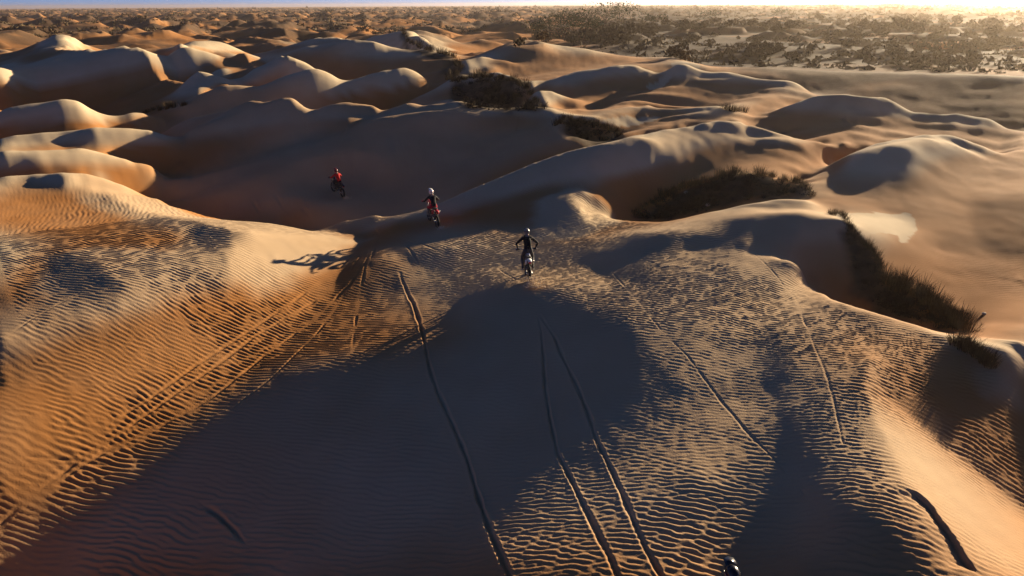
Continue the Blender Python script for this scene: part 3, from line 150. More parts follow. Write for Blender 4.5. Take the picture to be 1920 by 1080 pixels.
10,1,-1,0,0,0,0,0,-1,0,1,0,1,0,0,0,1,0,0,1,0,0,1,0,0,0,0,0,0,0,0,0,0,-1,0,1,-1,0,0,-1,0,-1,0,-1,-1,0,-2,-2,-3,-2,-1,0,0,-1,-1,0,0,0,-1,0,0,0,-1,0,0,0,0,0,0,0,0,1,0,-1,1,0,1,1,-1,1,-1,1,-1,1,0,1,0,1,1,1,0,1,1,0,1,1,-1,0,1,0,-1,-2,-1,-1,0,0,-1,-1,0,-1,1,0,0,-1,1,1,0,1,0,0,1,-1,1,0,0,0,0,1,0,0,0,0,0,0,-1,-1,0,-2,-2,0,-2,0,1,1,1,1,1,-4,-5,-4,-4,-4,-2,-2,-1,0,-1,1,2,4,1,1,2,1,1,2,4,4,6,11,1,-1,-1,-2,0,0,0,0,-1,0,1,-1,0,0,
9,-1,1,0,0,0,-1,1,-1,0,-1,1,1,1,1,1,0,0,1,0,0,1,0,0,0,1,0,0,0,0,0,-1,0,0,0,-1,1,-1,0,0,-1,0,-1,0,-1,0,0,-1,-1,-2,-2,-3,-2,0,0,0,-1,0,0,-1,0,0,-1,0,0,0,0,-1,0,1,0,-1,1,0,0,1,0,-1,1,0,1,-1,0,0,1,1,0,1,0,1,1,0,0,1,1,1,0,-1,-3,-1,-1,0,0,0,0,0,-1,0,-1,0,0,1,0,2,1,0,1,0,1,-1,0,0,0,0,0,0,1,-1,1,0,1,0,0,0,0,-1,-1,-2,-1,-3,-1,0,0,-1,0,-6,-9,-6,-5,-5,-4,-1,-1,0,0,0,1,1,4,6,5,5,3,1,1,-1,-3,-3,-1,-1,13,7,5,4,1,1,0,1,1,0,0,0,0,0,
7,0,0,0,1,0,1,-1,1,-1,0,-2,1,4,0,1,1,1,0,1,0,0,0,0,1,-1,1,0,0,0,0,0,0,0,-1,1,-1,0,-1,0,0,-1,0,-1,0,0,-1,-1,-1,0,-1,-2,-1,-3,-1,0,0,-2,0,1,-1,-1,0,0,0,-1,0,0,0,-1,0,0,0,0,0,0,0,1,0,0,0,1,-1,0,0,0,1,0,1,1,0,0,-1,-1,-4,-2,-1,1,1,0,1,1,0,0,0,0,1,-1,0,2,2,1,1,1,1,1,-1,0,-2,1,-1,1,0,0,1,0,0,0,0,1,-1,1,0,1,-1,1,-2,-1,-2,-3,-1,-2,-1,1,-12,-10,-7,-5,-4,0,0,0,0,-1,1,1,1,1,3,5,6,5,3,4,4,3,1,1,0,1,-1,3,2,1,2,1,1,0,1,0,0,1,1,0,
5,1,0,1,0,1,0,2,1,2,2,3,2,-1,0,0,0,0,0,-1,0,1,0,0,-1,1,-1,1,0,0,-1,1,-1,0,0,-1,0,0,-1,0,0,-1,0,-1,0,-1,-1,0,0,-1,-1,0,-2,-1,-2,-2,-1,0,0,-2,0,0,0,-1,0,0,-1,0,-1,0,0,0,-1,1,-1,0,0,0,0,1,0,0,1,-2,0,-1,0,-1,0,-1,-1,-1,0,-1,1,0,1,-1,1,1,0,0,1,1,0,0,0,1,2,3,-1,1,1,0,0,0,-1,-1,1,0,0,0,0,1,0,0,0,1,0,0,1,-1,2,0,1,0,1,-1,-3,-3,-4,-2,-1,-7,-8,-10,-6,-4,-1,-1,0,0,2,4,4,4,5,6,1,-1,0,-1,3,3,4,3,1,2,1,0,0,0,1,1,1,1,1,1,0,1,0,1,-1,1,
4,1,0,1,0,1,2,0,2,3,3,4,2,4,2,0,0,-1,-1,0,0,-1,0,0,1,0,0,-1,0,-1,1,-1,-1,-1,-1,0,-1,-1,0,0,-2,0,-1,0,-1,-1,0,-1,-1,-1,0,-1,0,-1,-2,-2,-2,0,-1,0,-1,0,-1,0,-1,0,0,-1,1,-1,-1,0,0,-1,1,-1,0,-1,0,-1,1,-1,-1,1,-2,0,-1,0,0,-1,-1,0,-1,1,0,1,0,1,0,-1,1,1,0,0,1,1,0,3,3,0,0,0,0,0,0,-2,1,0,0,0,0,1,0,0,1,1,0,0,0,0,0,1,-1,1,1,2,1,0,0,-4,-7,-7,-11,-6,-16,-5,0,6,5,5,5,5,3,2,1,2,1,1,1,-2,-3,0,1,4,2,2,1,0,1,2,-1,0,1,1,1,1,0,1,0,1,0,0,1,0,
3,0,1,1,1,0,1,2,2,2,3,3,3,1,4,-2,-1,1,0,1,0,1,1,0,1,0,-1,-1,0,0,-1,0,1,0,0,-2,0,-1,0,-2,0,-1,-1,-2,-1,-1,0,-1,0,0,-2,0,-1,0,-1,-2,-2,-2,-1,0,0,-1,0,-1,0,-1,0,0,-1,0,0,0,0,-1,-1,0,-1,1,-1,0,-1,0,0,-2,1,-1,-1,0,-1,-1,0,-1,1,-1,1,-1,1,0,0,1,0,0,1,1,0,0,4,2,1,0,1,0,0,0,-1,0,0,0,-1,-1,1,-1,1,1,0,0,2,0,0,0,0,-1,1,0,1,2,3,2,-2,-4,-15,-5,-5,-26,-10,8,14,12,9,5,3,2,0,1,1,2,2,1,0,-3,-3,-3,-3,-1,2,-1,1,1,0,0,1,2,0,1,0,0,1,0,1,0,1,0,0,0,
2,1,1,0,1,1,0,1,1,0,0,-1,-1,-1,-1,2,2,1,1,1,2,0,1,1,1,1,3,3,2,2,-1,0,0,0,0,0,0,0,-1,-1,0,0,-1,0,0,-1,-2,-1,-2,-2,0,-1,0,-1,-1,0,-1,-4,0,0,-1,-1,0,-1,-1,0,-1,1,0,0,0,-1,-1,0,-1,0,0,-1,0,-1,0,-1,-1,1,-2,0,0,-1,-1,-1,-1,1,-1,0,0,0,0,0,0,1,1,1,0,1,2,4,1,0,0,0,1,0,0,1,0,1,-1,0,0,0,-2,-2,-1,0,1,1,1,1,1,0,0,0,-1,0,0,2,1,5,3,-3,-17,-28,-19,14,34,14,6,1,0,1,0,-1,1,-1,-1,3,4,2,1,-1,-5,-6,-8,-3,-3,-1,0,0,0,-1,0,-1,1,0,1,0,1,0,0,1,0,0,0,1,
2,0,0,1,0,1,1,1,0,0,0,-1,-1,-1,0,1,1,0,2,0,1,1,0,1,1,1,1,1,1,2,3,1,0,0,1,1,1,1,0,1,0,-1,1,0,0,-1,0,-1,-2,-3,-1,-1,-3,-1,1,0,-1,1,-3,-4,-1,1,0,2,0,0,0,-1,0,-1,0,0,1,-1,-1,-2,-1,-1,-1,0,-2,0,0,-2,0,-1,0,-1,-1,-1,0,-1,0,0,0,1,1,2,1,1,0,1,0,1,2,1,0,0,0,0,0,0,2,0,1,1,1,1,0,-2,-1,-2,-2,-1,-1,1,0,2,1,1,-1,-2,-1,-2,-2,-7,-9,-9,-15,-13,19,33,35,11,-1,0,-2,-1,0,-1,1,1,-1,-1,0,-1,-1,-4,-5,-5,-3,-3,-3,-7,-5,-2,0,0,0,-1,0,0,0,0,0,1,0,0,1,-1,1,0,1,-1,
0,1,1,0,1,0,1,0,0,0,0,0,0,0,-1,1,0,1,-1,1,0,1,0,1,0,1,2,2,1,1,3,1,0,1,0,1,-1,1,2,1,1,2,1,2,-1,0,-3,-2,-1,0,-3,-3,0,-1,-2,-1,1,0,-1,0,-1,-2,1,1,1,0,0,0,-1,0,0,-1,-1,0,-1,-1,-1,-1,0,-2,0,-1,-1,-1,-1,-1,-1,-1,-2,0,-1,0,2,1,0,1,0,0,1,0,1,0,1,1,1,0,1,0,0,0,0,1,0,1,1,1,2,1,2,2,0,-1,-3,-5,-2,0,1,1,1,3,5,0,-1,-1,-1,-1,3,1,4,10,10,2,-9,0,-1,-1,0,2,3,3,3,2,0,0,-3,-9,-12,-8,-6,-3,1,0,2,-1,-2,-1,-1,-1,0,0,-1,0,0,0,0,0,0,1,0,0,0,1,0,0,
0,0,1,0,1,1,0,0,0,1,-1,1,-1,0,1,-1,1,0,1,0,0,-1,1,1,1,2,0,0,2,1,-2,-1,1,1,1,1,1,1,0,2,1,1,1,0,3,1,-1,-1,0,-1,0,-1,-2,-3,-1,-1,-1,-1,-1,-1,0,0,0,1,1,2,0,-1,0,0,-1,0,-1,-1,0,0,-1,-1,-1,0,-1,0,-2,-1,-1,-1,-2,0,0,1,0,1,-2,1,0,-1,0,0,0,0,1,0,1,0,0,-1,0,0,-1,2,0,0,1,2,2,1,2,2,0,2,1,3,2,3,-2,-4,-4,-3,-1,0,-1,4,2,2,2,2,1,0,4,6,3,-4,-2,1,0,-1,1,2,1,2,0,-7,-6,-5,-4,-4,-1,-1,0,1,-1,1,0,-1,-2,-1,-1,-1,-1,0,0,0,-1,1,0,0,0,0,0,1,-1,0,0,1,
0,0,0,1,0,0,1,0,1,0,1,-1,1,-1,0,1,0,0,0,0,0,1,1,0,1,0,0,1,0,-2,-2,1,0,1,0,1,1,0,1,0,1,1,0,2,0,4,2,1,-1,0,0,0,0,-1,-2,-2,-4,-2,0,0,-1,-1,-2,1,3,2,3,0,0,0,0,-1,-1,-1,-1,1,1,1,0,0,0,-1,0,-2,-2,-1,-1,-2,0,-2,1,-2,0,-1,0,0,0,-1,0,0,0,0,0,-1,-1,0,-1,1,1,-1,0,1,1,0,0,0,-2,-1,1,0,4,2,4,1,2,1,0,0,-1,0,0,0,1,2,1,2,3,5,6,4,0,-1,-2,-1,-1,-1,1,1,0,-5,-10,-5,-2,-1,0,-1,0,0,-1,0,1,-1,0,0,-1,-2,-1,0,-1,-1,0,0,0,0,0,0,0,0,0,0,1,0,0,-1,
0,0,0,1,0,1,0,1,0,0,0,0,0,2,0,0,0,-1,0,0,0,0,0,1,0,0,1,0,-2,-2,0,0,1,-1,1,0,0,1,1,1,0,1,1,1,1,1,2,0,1,1,0,0,0,1,-1,-1,0,-2,-3,-3,-2,-1,-2,-2,1,1,3,4,3,0,0,1,-1,1,2,1,0,0,-1,0,-1,0,-1,-1,-1,-2,-1,-1,-2,0,-2,0,-1,-1,-1,0,-1,1,-1,1,-1,0,0,0,-1,0,-1,-1,-1,0,0,0,-2,-2,-1,-1,1,0,2,2,0,2,1,3,2,2,2,2,2,0,1,1,1,0,1,2,1,1,6,6,3,0,0,-2,0,3,4,-2,-7,-10,-6,-2,-1,-2,-1,0,-1,0,0,0,-1,1,-1,-1,0,-1,-1,-1,-1,-1,0,0,1,-1,0,1,0,0,0,0,0,0,0,1,
-1,1,0,0,1,0,0,0,1,0,1,1,1,0,1,1,-1,0,0,-1,-1,0,0,-1,0,0,0,0,-2,0,0,0,-1,1,-1,0,1,0,0,0,1,0,1,1,2,0,3,1,0,1,0,1,1,-1,1,0,0,0,-1,-2,-4,-3,-3,-1,-2,0,-1,1,2,4,1,1,2,3,2,0,1,1,1,-2,-1,-1,-1,0,0,0,-1,-1,-1,-1,-1,-1,-1,-2,-1,-1,0,-1,0,-1,1,-1,0,-1,0,-1,-1,-1,-1,-1,-1,-2,-1,0,-1,1,1,1,0,1,2,1,1,1,2,3,2,2,2,2,0,2,1,1,2,0,2,1,1,2,3,4,3,6,8,4,-8,-13,-11,-4,0,-1,-2,-1,-1,-1,-1,-1,0,0,0,0,0,0,-1,0,-2,-1,0,0,0,-1,0,0,1,-1,0,1,0,0,0,0,0,-1,
0,0,0,0,0,1,0,1,0,1,0,1,0,2,2,3,-1,-1,-3,-2,-1,0,-1,2,0,0,-1,-3,-1,0,0,0,0,0,0,0,-1,0,-1,0,0,0,0,2,2,1,3,3,2,0,0,1,-1,1,0,0,1,0,0,0,0,-2,-3,-7,-2,-2,-1,1,0,1,1,1,3,0,0,1,0,0,0,2,1,0,1,1,1,0,0,0,-1,0,-1,-2,-1,-1,-1,-2,-2,-1,0,-1,-3,0,0,0,-1,-1,0,0,-1,-1,0,-1,0,-1,0,0,-1,1,1,1,1,1,1,2,1,0,1,1,0,0,2,1,3,2,1,3,1,2,2,1,2,4,7,7,-1,-11,-9,-4,1,1,-1,0,-1,-1,-2,-1,-1,0,0,0,0,-1,0,0,-1,-1,0,0,-1,-1,0,1,-1,1,-1,1,0,-1,0,1,0,0,-1,1,
0,-1,1,0,1,0,0,0,1,0,0,1,2,1,1,1,1,0,-1,0,-1,-3,0,-1,0,0,-2,-1,-1,0,0,0,0,0,0,-1,1,-1,0,-1,0,-1,2,1,0,3,2,3,3,1,0,-2,0,0,0,1,-1,0,0,0,1,-1,-1,-3,-7,-2,0,-1,-1,-1,2,1,0,1,1,0,1,1,1,1,1,2,0,2,0,0,1,0,1,-1,0,0,-1,-1,-2,0,0,-2,-1,-2,1,0,-1,-2,-1,-2,-1,-2,0,-1,-1,0,-1,-1,0,-1,1,0,0,0,1,1,1,0,1,1,1,-1,1,-1,-1,-1,-2,-1,0,1,1,3,1,1,1,0,-2,-6,-2,5,6,5,3,2,2,0,1,-1,-1,-1,-1,-1,0,0,0,1,0,-1,0,-1,0,-2,0,1,0,-1,1,-1,1,-1,1,0,1,-1,0,0,1,0,
-1,1,0,1,-1,0,1,1,-1,1,1,0,1,0,1,1,2,0,1,-1,-1,0,-2,0,-1,-2,-2,-1,0,0,1,-1,1,-1,1,0,0,0,0,0,-1,2,2,0,1,0,0,0,0,1,0,1,0,0,1,-1,0,1,0,1,-1,1,0,-1,-4,-6,-2,0,0,0,0,1,1,0,1,0,1,0,1,1,1,0,1,1,1,1,0,1,1,0,1,0,0,1,2,0,-1,-1,-3,0,-1,-2,-1,1,0,-1,-4,-3,-2,-1,-1,-1,-1,-1,-1,0,-2,0,0,1,-1,1,1,1,1,0,1,0,0,1,-1,-2,-2,-2,-1,0,1,0,0,1,1,-1,-1,0,2,5,2,2,2,2,2,3,0,1,0,0,-1,-1,0,0,0,0,0,0,0,0,-1,0,0,0,0,1,-1,1,-1,1,-1,1,-1,0,0,0,0,0,
0,0,0,0,1,0,0,0,1,0,0,1,-1,1,1,1,2,0,0,0,1,0,-1,-4,-2,-3,1,0,1,0,0,0,0,1,0,1,-1,1,0,1,0,1,1,0,0,-1,-3,-5,-2,-1,1,2,1,1,0,2,1,0,2,0,1,0,2,1,0,-4,-6,-2,1,1,0,0,1,0,0,1,0,1,0,0,0,0,1,-1,1,1,1,1,1,1,0,0,2,2,1,0,0,1,1,0,-2,0,-1,-1,-2,-4,-3,-1,-2,-2,-1,-1,-1,-1,-1,-2,-1,-3,-1,1,1,1,1,1,1,1,-1,2,0,1,0,0,0,0,0,-1,-3,-2,0,1,-1,0,0,2,2,1,2,2,2,1,2,0,3,1,2,-1,0,-2,0,0,1,0,0,0,0,0,1,0,0,0,0,0,0,0,0,0,0,0,0,0,0,0,1,0,
0,0,1,-1,0,0,1,0,0,0,0,0,1,0,0,0,0,1,0,0,0,0,0,-1,-2,0,-1,0,0,0,0,2,0,0,0,0,1,0,1,0,0,0,0,1,-4,-7,-5,1,-1,0,1,0,1,1,1,0,1,1,0,1,2,1,1,1,2,1,-3,-5,-1,1,1,1,0,2,-1,1,-1,0,0,-1,1,0,0,1,-1,1,1,0,1,1,2,2,1,2,2,2,2,1,0,-1,0,-1,-1,-2,-6,-6,0,-2,-1,-1,-2,0,-1,-3,-3,-4,-4,-3,2,0,1,3,1,1,1,0,2,2,5,3,4,4,2,1,-1,-3,-1,-2,-1,-3,-4,-3,-1,1,1,1,2,1,1,2,1,2,1,2,1,3,1,2,-2,-1,-1,0,0,1,0,1,-1,1,0,-1,0,0,0,0,0,-1,1,-1,0,1,0,0,-1,0,
0,0,0,1,0,0,0,0,0,0,0,0,0,-1,0,-1,1,0,-1,1,0,0,-1,0,0,0,0,0,0,1,0,-1,0,1,0,0,1,0,0,1,1,-1,-4,-5,-5,-1,0,0,0,1,0,0,0,0,0,0,0,0,1,0,0,1,0,1,2,3,2,-3,-2,1,1,2,1,-1,1,0,0,0,0,0,-1,1,0,0,0,1,0,1,0,3,1,3,2,1,2,2,2,1,2,0,0,-1,-2,-5,-10,-3,-1,-2,-4,-2,-2,-4,-10,-7,-5,-3,-2,-1,-1,0,2,-1,1,-1,-1,2,2,2,2,3,4,7,10,9,6,3,1,-1,-1,-4,-3,-1,0,-1,0,0,-1,1,1,1,1,2,0,1,3,2,2,1,1,-1,0,0,1,1,1,-1,0,-1,0,0,-1,0,0,0,0,0,0,0,0,-1,0,0,0,0,
-1,1,0,0,0,1,-1,0,0,0,1,-1,0,0,-2,0,-1,0,1,0,0,-1,1,0,0,0,0,0,0,-1,0,1,0,-1,1,0,0,0,1,-1,0,-1,-3,-5,-1,0,0,-1,1,0,0,0,0,0,0,-1,-1,0,-2,0,1,0,1,1,3,6,7,5,0,-3,-1,-1,1,0,-1,-1,1,-1,0,0,0,-1,1,-1,2,0,1,2,2,0,0,0,1,0,0,1,2,4,3,2,0,0,-6,-9,-6,-2,-2,-3,-4,-6,-5,-14,-16,-5,-2,0,-1,-1,-3,-1,-2,0,0,1,1,0,1,1,1,2,5,5,5,4,5,7,5,5,3,3,6,6,3,1,-1,-2,-1,-1,0,-1,0,0,3,2,2,1,2,1,0,0,-1,0,2,1,0,0,0,0,-1,0,1,-1,0,-1,1,0,-1,0,1,0,0,0,0,0,
0,0,0,0,1,-1,1,0,0,0,-1,0,-1,-1,0,-2,-1,0,1,0,-1,1,0,0,0,0,0,0,0,0,0,-1,1,0,0,0,0,1,-1,1,-3,-4,-3,0,0,0,0,1,0,0,0,1,0,-1,-1,-1,-2,-3,-2,2,3,5,7,8,5,2,1,3,1,-1,-4,-4,-5,-2,0,1,1,1,2,1,1,2,3,4,1,1,1,-1,-1,-2,-1,-1,-2,-2,-1,-1,0,2,3,2,-1,-1,-1,2,1,-6,-9,-8,-12,-13,-13,-6,10,10,7,5,5,4,2,-1,-1,-2,-2,-2,-1,-3,-4,-4,-4,-3,-3,-2,0,1,2,4,6,7,7,8,7,2,1,0,-1,1,0,0,-1,0,1,1,0,2,0,0,0,0,1,0,0,1,0,-1,1,1,0,0,1,0,-1,0,1,0,-1,0,0,1,-1,0,0,0,0,0,
0,0,0,1,-1,1,-1,0,0,-1,0,0,-1,0,-2,0,-1,0,-1,0,1,-1,0,0,0,0,0,-1,1,0,0,0,-1,1,-1,0,0,0,0,-4,-2,-2,0,-1,1,0,0,0,0,0,1,-2,-1,-1,-3,-3,-1,-1,2,4,8,7,5,5,2,0,1,2,2,-4,-10,-5,0,1,0,0,2,3,3,5,4,4,0,1,-1,2,3,2,0,1,1,-2,-3,-3,-6,-6,-5,-5,-3,-1,8,8,8,10,10,4,0,-4,-1,-3,-3,0,-1,-5,-3,-1,1,1,0,0,-1,0,-1,1,-2,0,-4,-2,-3,-1,-2,-3,-4,-2,-1,0,1,3,2,1,0,1,0,0,1,0,1,1,1,2,0,0,0,-1,-1,0,0,1,-1,1,0,1,-1,2,-1,0,1,1,-1,0,1,0,-1,0,0,1,0,-1,0,0,0,0,0,0,
1,0,0,-1,0,0,0,0,0,0,-1,-1,0,-1,0,-2,-1,0,0,-1,0,1,-1,0,0,0,-1,1,-1,0,0,0,0,0,0,0,0,-1,-3,-3,-1,-1,-1,1,-1,-1,-1,-2,-3,-2,-1,2,3,-2,-5,-1,-1,-1,-2,0,3,4,4,4,-1,-8,-7,-6,-3,-1,6,3,2,0,2,2,1,3,4,5,5,4,6,5,6,3,1,1,1,3,5,4,3,2,2,0,-5,-5,-8,-5,-5,-5,-3,-2,5,11,9,5,5,3,1,1,-2,-4,-3,-1,-1,1,-1,0,1,-1,0,-2,0,-5,-1,0,0,-1,-1,-3,-3,-2,-1,-1,2,0,-1,-2,-1,0,1,0,0,1,0,1,1,0,2,0,1,-1,-1,0,0,0,1,-1,1,0,1,-1,1,0,0,0,0,1,-1,0,0,1,0,-1,0,0,0,1,0,0,0,-1,
0,0,0,0,1,-1,0,0,-1,0,0,0,-1,-1,-1,-1,-1,-1,0,1,-1,0,0,0,0,-1,1,0,-1,0,0,0,0,-1,0,0,-1,-2,-4,-1,-1,1,-1,-1,-1,-3,-3,-2,-4,-5,-2,0,2,-3,-2,2,3,3,4,-1,-8,-8,-10,-8,-6,2,0,1,1,5,7,6,2,4,2,2,2,2,0,1,2,4,3,5,7,5,5,5,5,3,0,1,1,4,6,6,5,1,2,-1,-5,-5,-1,0,2,2,-1,1,2,3,2,-1,-1,-4,-5,-2,0,1,2,1,0,-1,0,-1,-3,0,1,0,0,-2,-2,-2,-3,-2,-1,0,-1,0,-4,-1,-1,1,0,1,2,1,1,-1,0,0,-1,2,-1,0,0,0,-1,0,0,1,1,0,0,0,-1,1,0,0,0,0,0,0,0,0,0,0,0,0,1,-1,0,0,0,1,
1,0,-1,0,-1,1,0,0,0,0,-1,0,-1,0,-1,-1,-1,0,-1,0,0,0,0,0,-1,1,-1,0,0,0,-1,0,-1,0,-1,-1,-1,-3,-1,0,0,-2,0,-2,-2,-1,-3,-2,0,2,-3,-6,-6,2,8,2,2,3,1,0,-2,-4,-3,-7,-2,-2,0,-1,-1,3,3,1,1,1,1,0,0,-2,-1,-2,0,-1,0,1,4,6,6,6,7,6,4,4,4,2,0,1,2,6,7,5,4,3,3,0,-2,-3,0,4,3,5,0,-2,-3,-6,-11,-6,-1,2,3,2,2,2,0,0,0,2,1,-1,-2,-1,-3,-3,-3,-4,-4,-3,-3,-5,-1,3,2,0,1,3,3,1,1,0,0,-1,-1,-1,0,-1,-1,-1,0,0,0,1,1,0,0,-1,1,0,0,0,0,0,0,0,0,-1,0,1,0,0,-1,0,0,0,0,0,
1,-1,1,-1,0,-1,1,-1,0,0,1,-2,1,-2,0,-1,0,-1,1,-1,0,0,0,-1,1,-1,1,-1,0,0,0,0,0,0,0,-4,-5,-2,0,0,-1,1,-2,-1,0,-1,-5,-6,0,2,3,3,0,4,1,1,1,0,0,-2,-3,-2,-3,-2,-3,-1,-3,-2,2,2,3,2,0,1,2,1,-2,-1,-2,-1,-2,-2,0,-1,-3,-1,-1,2,6,9,7,6,5,3,3,3,3,2,0,3,2,6,8,9,6,5,5,3,2,1,3,3,-1,-6,-9,-19,-7,0,2,1,2,2,1,0,1,0,1,-1,-1,-2,-3,-2,-4,-5,-7,-9,-9,-6,1,8,6,4,5,3,2,1,0,2,0,0,0,-1,-2,-1,-1,-2,0,0,0,0,1,1,0,0,-1,0,0,-1,0,0,0,0,0,0,0,-1,0,0,1,0,0,0,0,0,
0,0,0,0,0,0,-1,1,0,0,-1,1,-2,0,-1,0,-1,0,-1,1,0,-1,1,0,-1,0,0,0,0,0,0,-1,1,-1,-3,-3,-2,-1,-1,-1,0,-2,-3,-3,-2,0,1,2,2,1,2,1,0,0,0,0,-1,0,-1,-1,-1,-2,-2,-2,-1,-1,0,2,3,3,1,2,4,3,1,-1,0,2,2,-3,-4,-4,-5,-4,-3,-3,-1,-1,-1,-3,2,6,7,7,7,5,4,1,1,1,2,2,0,2,4,9,11,11,10,7,7,6,6,10,6,-2,-13,-17,-16,-14,-10,-6,-3,0,4,5,3,1,-2,-4,-3,-4,-1,-4,-3,-4,-1,2,2,-4,0,3,4,4,1,2,1,0,0,1,0,-1,-1,-2,-2,-1,-1,-1,0,0,0,0,0,1,0,0,-1,1,0,-1,0,0,0,0,0,0,0,0,-1,0,0,0,0,0,
1,0,-1,0,0,0,0,-1,0,0,0,0,0,0,-1,-1,0,0,0,-1,1,0,-1,0,0,1,-1,0,0,-1,0,0,-1,0,-2,-2,-1,-1,0,-1,-2,-4,-1,0,-2,0,2,3,1,-1,-1,-1,0,-1,0,-1,-1,0,0,-1,-1,0,1,3,3,3,6,5,1,-2,-2,-1,-1,-2,-1,2,4,1,-2,-2,-2,0,-1,-2,-4,-5,-5,-5,-4,-2,-2,-2,-1,1,5,10,12,6,4,3,1,0,0,0,2,1,3,5,8,10,8,6,5,6,7,2,-6,-9,-9,-8,-10,-7,-3,-2,-2,-1,-2,0,0,-1,-1,0,-3,0,-2,-2,-3,0,2,2,3,2,4,5,3,2,1,0,1,1,0,0,-2,-2,-2,-1,-2,-1,-1,0,-1,-1,0,1,1,0,0,-1,0,0,0,0,0,0,0,0,0,0,1,0,0,0,0,0,
0,0,0,0,0,-1,0,1,0,0,0,-1,0,-1,0,0,0,0,0,0,-1,0,0,1,0,-1,0,0,0,0,0,1,-1,-4,-3,1,0,0,0,-1,-3,-1,0,-3,2,-2,0,0,-1,-1,-1,0,0,-2,-1,-1,-1,0,1,2,1,3,4,5,6,6,5,3,-2,-3,-3,-3,-3,-3,-3,-2,-2,1,2,4,4,3,-1,-3,1,0,-5,-6,-9,-8,-4,-3,-1,1,0,-2,0,5,7,7,8,4,4,1,-1,-3,-3,0,2,6,13,12,8,5,7,10,2,-3,-4,-7,-6,-9,-9,-6,-5,-3,-1,-1,1,2,1,0,1,-1,-2,-4,-8,-10,5,8,3,2,3,3,5,5,2,1,0,-1,0,-1,-1,-2,-1,-1,-1,-2,-1,-1,-2,0,-1,0,1,-1,1,0,0,0,0,0,0,1,0,0,0,0,-1,0,0,0,0,0,
1,-1,0,0,-1,1,0,-1,0,0,0,0,0,1,-1,1,-1,0,0,0,0,0,0,-1,0,0,0,0,0,0,0,0,-2,-5,0,0,0,-1,0,-4,-1,-1,-5,-3,-1,1,1,1,0,1,1,0,-1,0,-3,-1,2,2,3,3,6,5,5,4,5,3,0,-3,-1,-2,-1,-2,-2,-1,-1,-2,-1,-1,1,1,1,-1,2,3,1,-2,-3,-3,-4,-3,-4,-5,-5,-5,-4,-3,-4,-2,0,1,3,7,8,8,7,4,1,-2,-4,-3,-1,2,5,4,8,10,12,8,1,2,0,-3,-5,-7,-7,-6,-4,-2,-1,1,1,1,0,1,0,0,-3,-12,-7,2,5,3,2,3,5,3,4,2,3,2,0,-1,-2,-1,-1,-2,-2,-1,-2,-1,-1,-2,0,-1,-1,1,0,0,1,0,0,0,1,-1,0,0,0,0,0,0,0,1,0,0,
0,0,0,0,0,0,0,0,0,0,0,0,0,-1,1,-1,2,0,0,0,0,0,-1,0,0,0,-1,0,0,0,-1,-1,-2,-1,-1,-1,-1,0,-5,-8,-3,-7,-3,4,3,2,2,0,2,3,3,4,3,1,0,4,8,7,5,5,2,0,0,0,-3,-3,-2,-2,-2,-1,-1,-2,-1,-1,-2,0,0,-1,-1,0,0,-1,1,0,-2,1,5,1,-4,-3,0,-1,-2,-5,-7,-8,-8,-5,-4,-2,0,0,0,2,4,6,7,8,5,1,0,4,4,3,2,3,6,7,6,6,0,1,-1,-2,-4,-6,-6,-3,-2,-2,0,0,1,0,2,3,6,5,-12,-12,-1,1,1,0,-1,0,1,5,7,3,2,-2,0,0,-1,-2,-1,-2,-1,-2,-1,0,-2,-1,0,-1,0,1,-1,1,0,1,-1,0,0,0,1,0,0,0,0,-1,0,0,
0,1,-1,0,0,-1,0,0,0,0,0,0,0,1,0,1,0,1,1,0,0,-1,1,0,-1,0,1,-1,-1,-1,-1,-4,-3,2,0,1,0,1,-12,-21,-14,6,12,5,3,5,4,3,5,6,5,4,5,7,9,3,-3,-2,0,2,2,-2,-4,-4,-4,-1,-1,1,0,1,-1,0,-1,-2,-1,-1,0,-1,-1,-1,-1,1,-1,-1,0,-1,0,2,6,1,-2,-3,-3,-1,-2,-3,-3,-5,-9,-8,-8,-6,-3,0,1,1,2,2,4,4,2,3,4,10,10,5,3,1,4,4,6,5,0,0,-1,-3,-3,-6,-3,-1,-1,-1,0,-1,-1,-2,-1,2,-3,-5,-3,5,1,-2,-4,-3,1,3,1,3,3,6,3,2,0,-1,-1,-2,-2,-1,-1,-2,0,-1,-1,0,0,0,0,0,0,-1,1,0,0,0,-1,1,0,0,0,0,0,0,
1,-1,0,0,0,0,0,0,0,-1,0,0,1,0,1,1,1,1,1,0,0,1,-1,0,1,0,0,-1,-1,-4,-7,-4,-2,-1,-1,0,-4,-5,-8,-5,7,3,0,-1,4,10,9,10,6,2,2,2,3,2,2,2,-1,2,-1,1,2,2,-2,-5,-5,-6,-5,-3,1,0,1,1,1,0,1,1,1,-1,0,0,-1,-1,0,1,0,0,0,1,2,1,-1,-1,0,-1,-1,-1,0,0,-3,-5,-7,-6,-9,-9,-5,-3,-3,-1,-1,0,0,1,3,6,10,18,11,4,2,0,1,2,6,4,0,0,-1,-3,-4,-4,-1,1,-1,2,0,0,-1,-2,-5,-9,-10,-3,0,3,4,2,-2,-3,0,3,5,7,6,4,1,0,-1,-1,-3,-2,-1,-1,-1,-1,0,0,-1,0,0,-1,1,0,-1,0,1,0,0,-1,0,0,0,0,1,0,
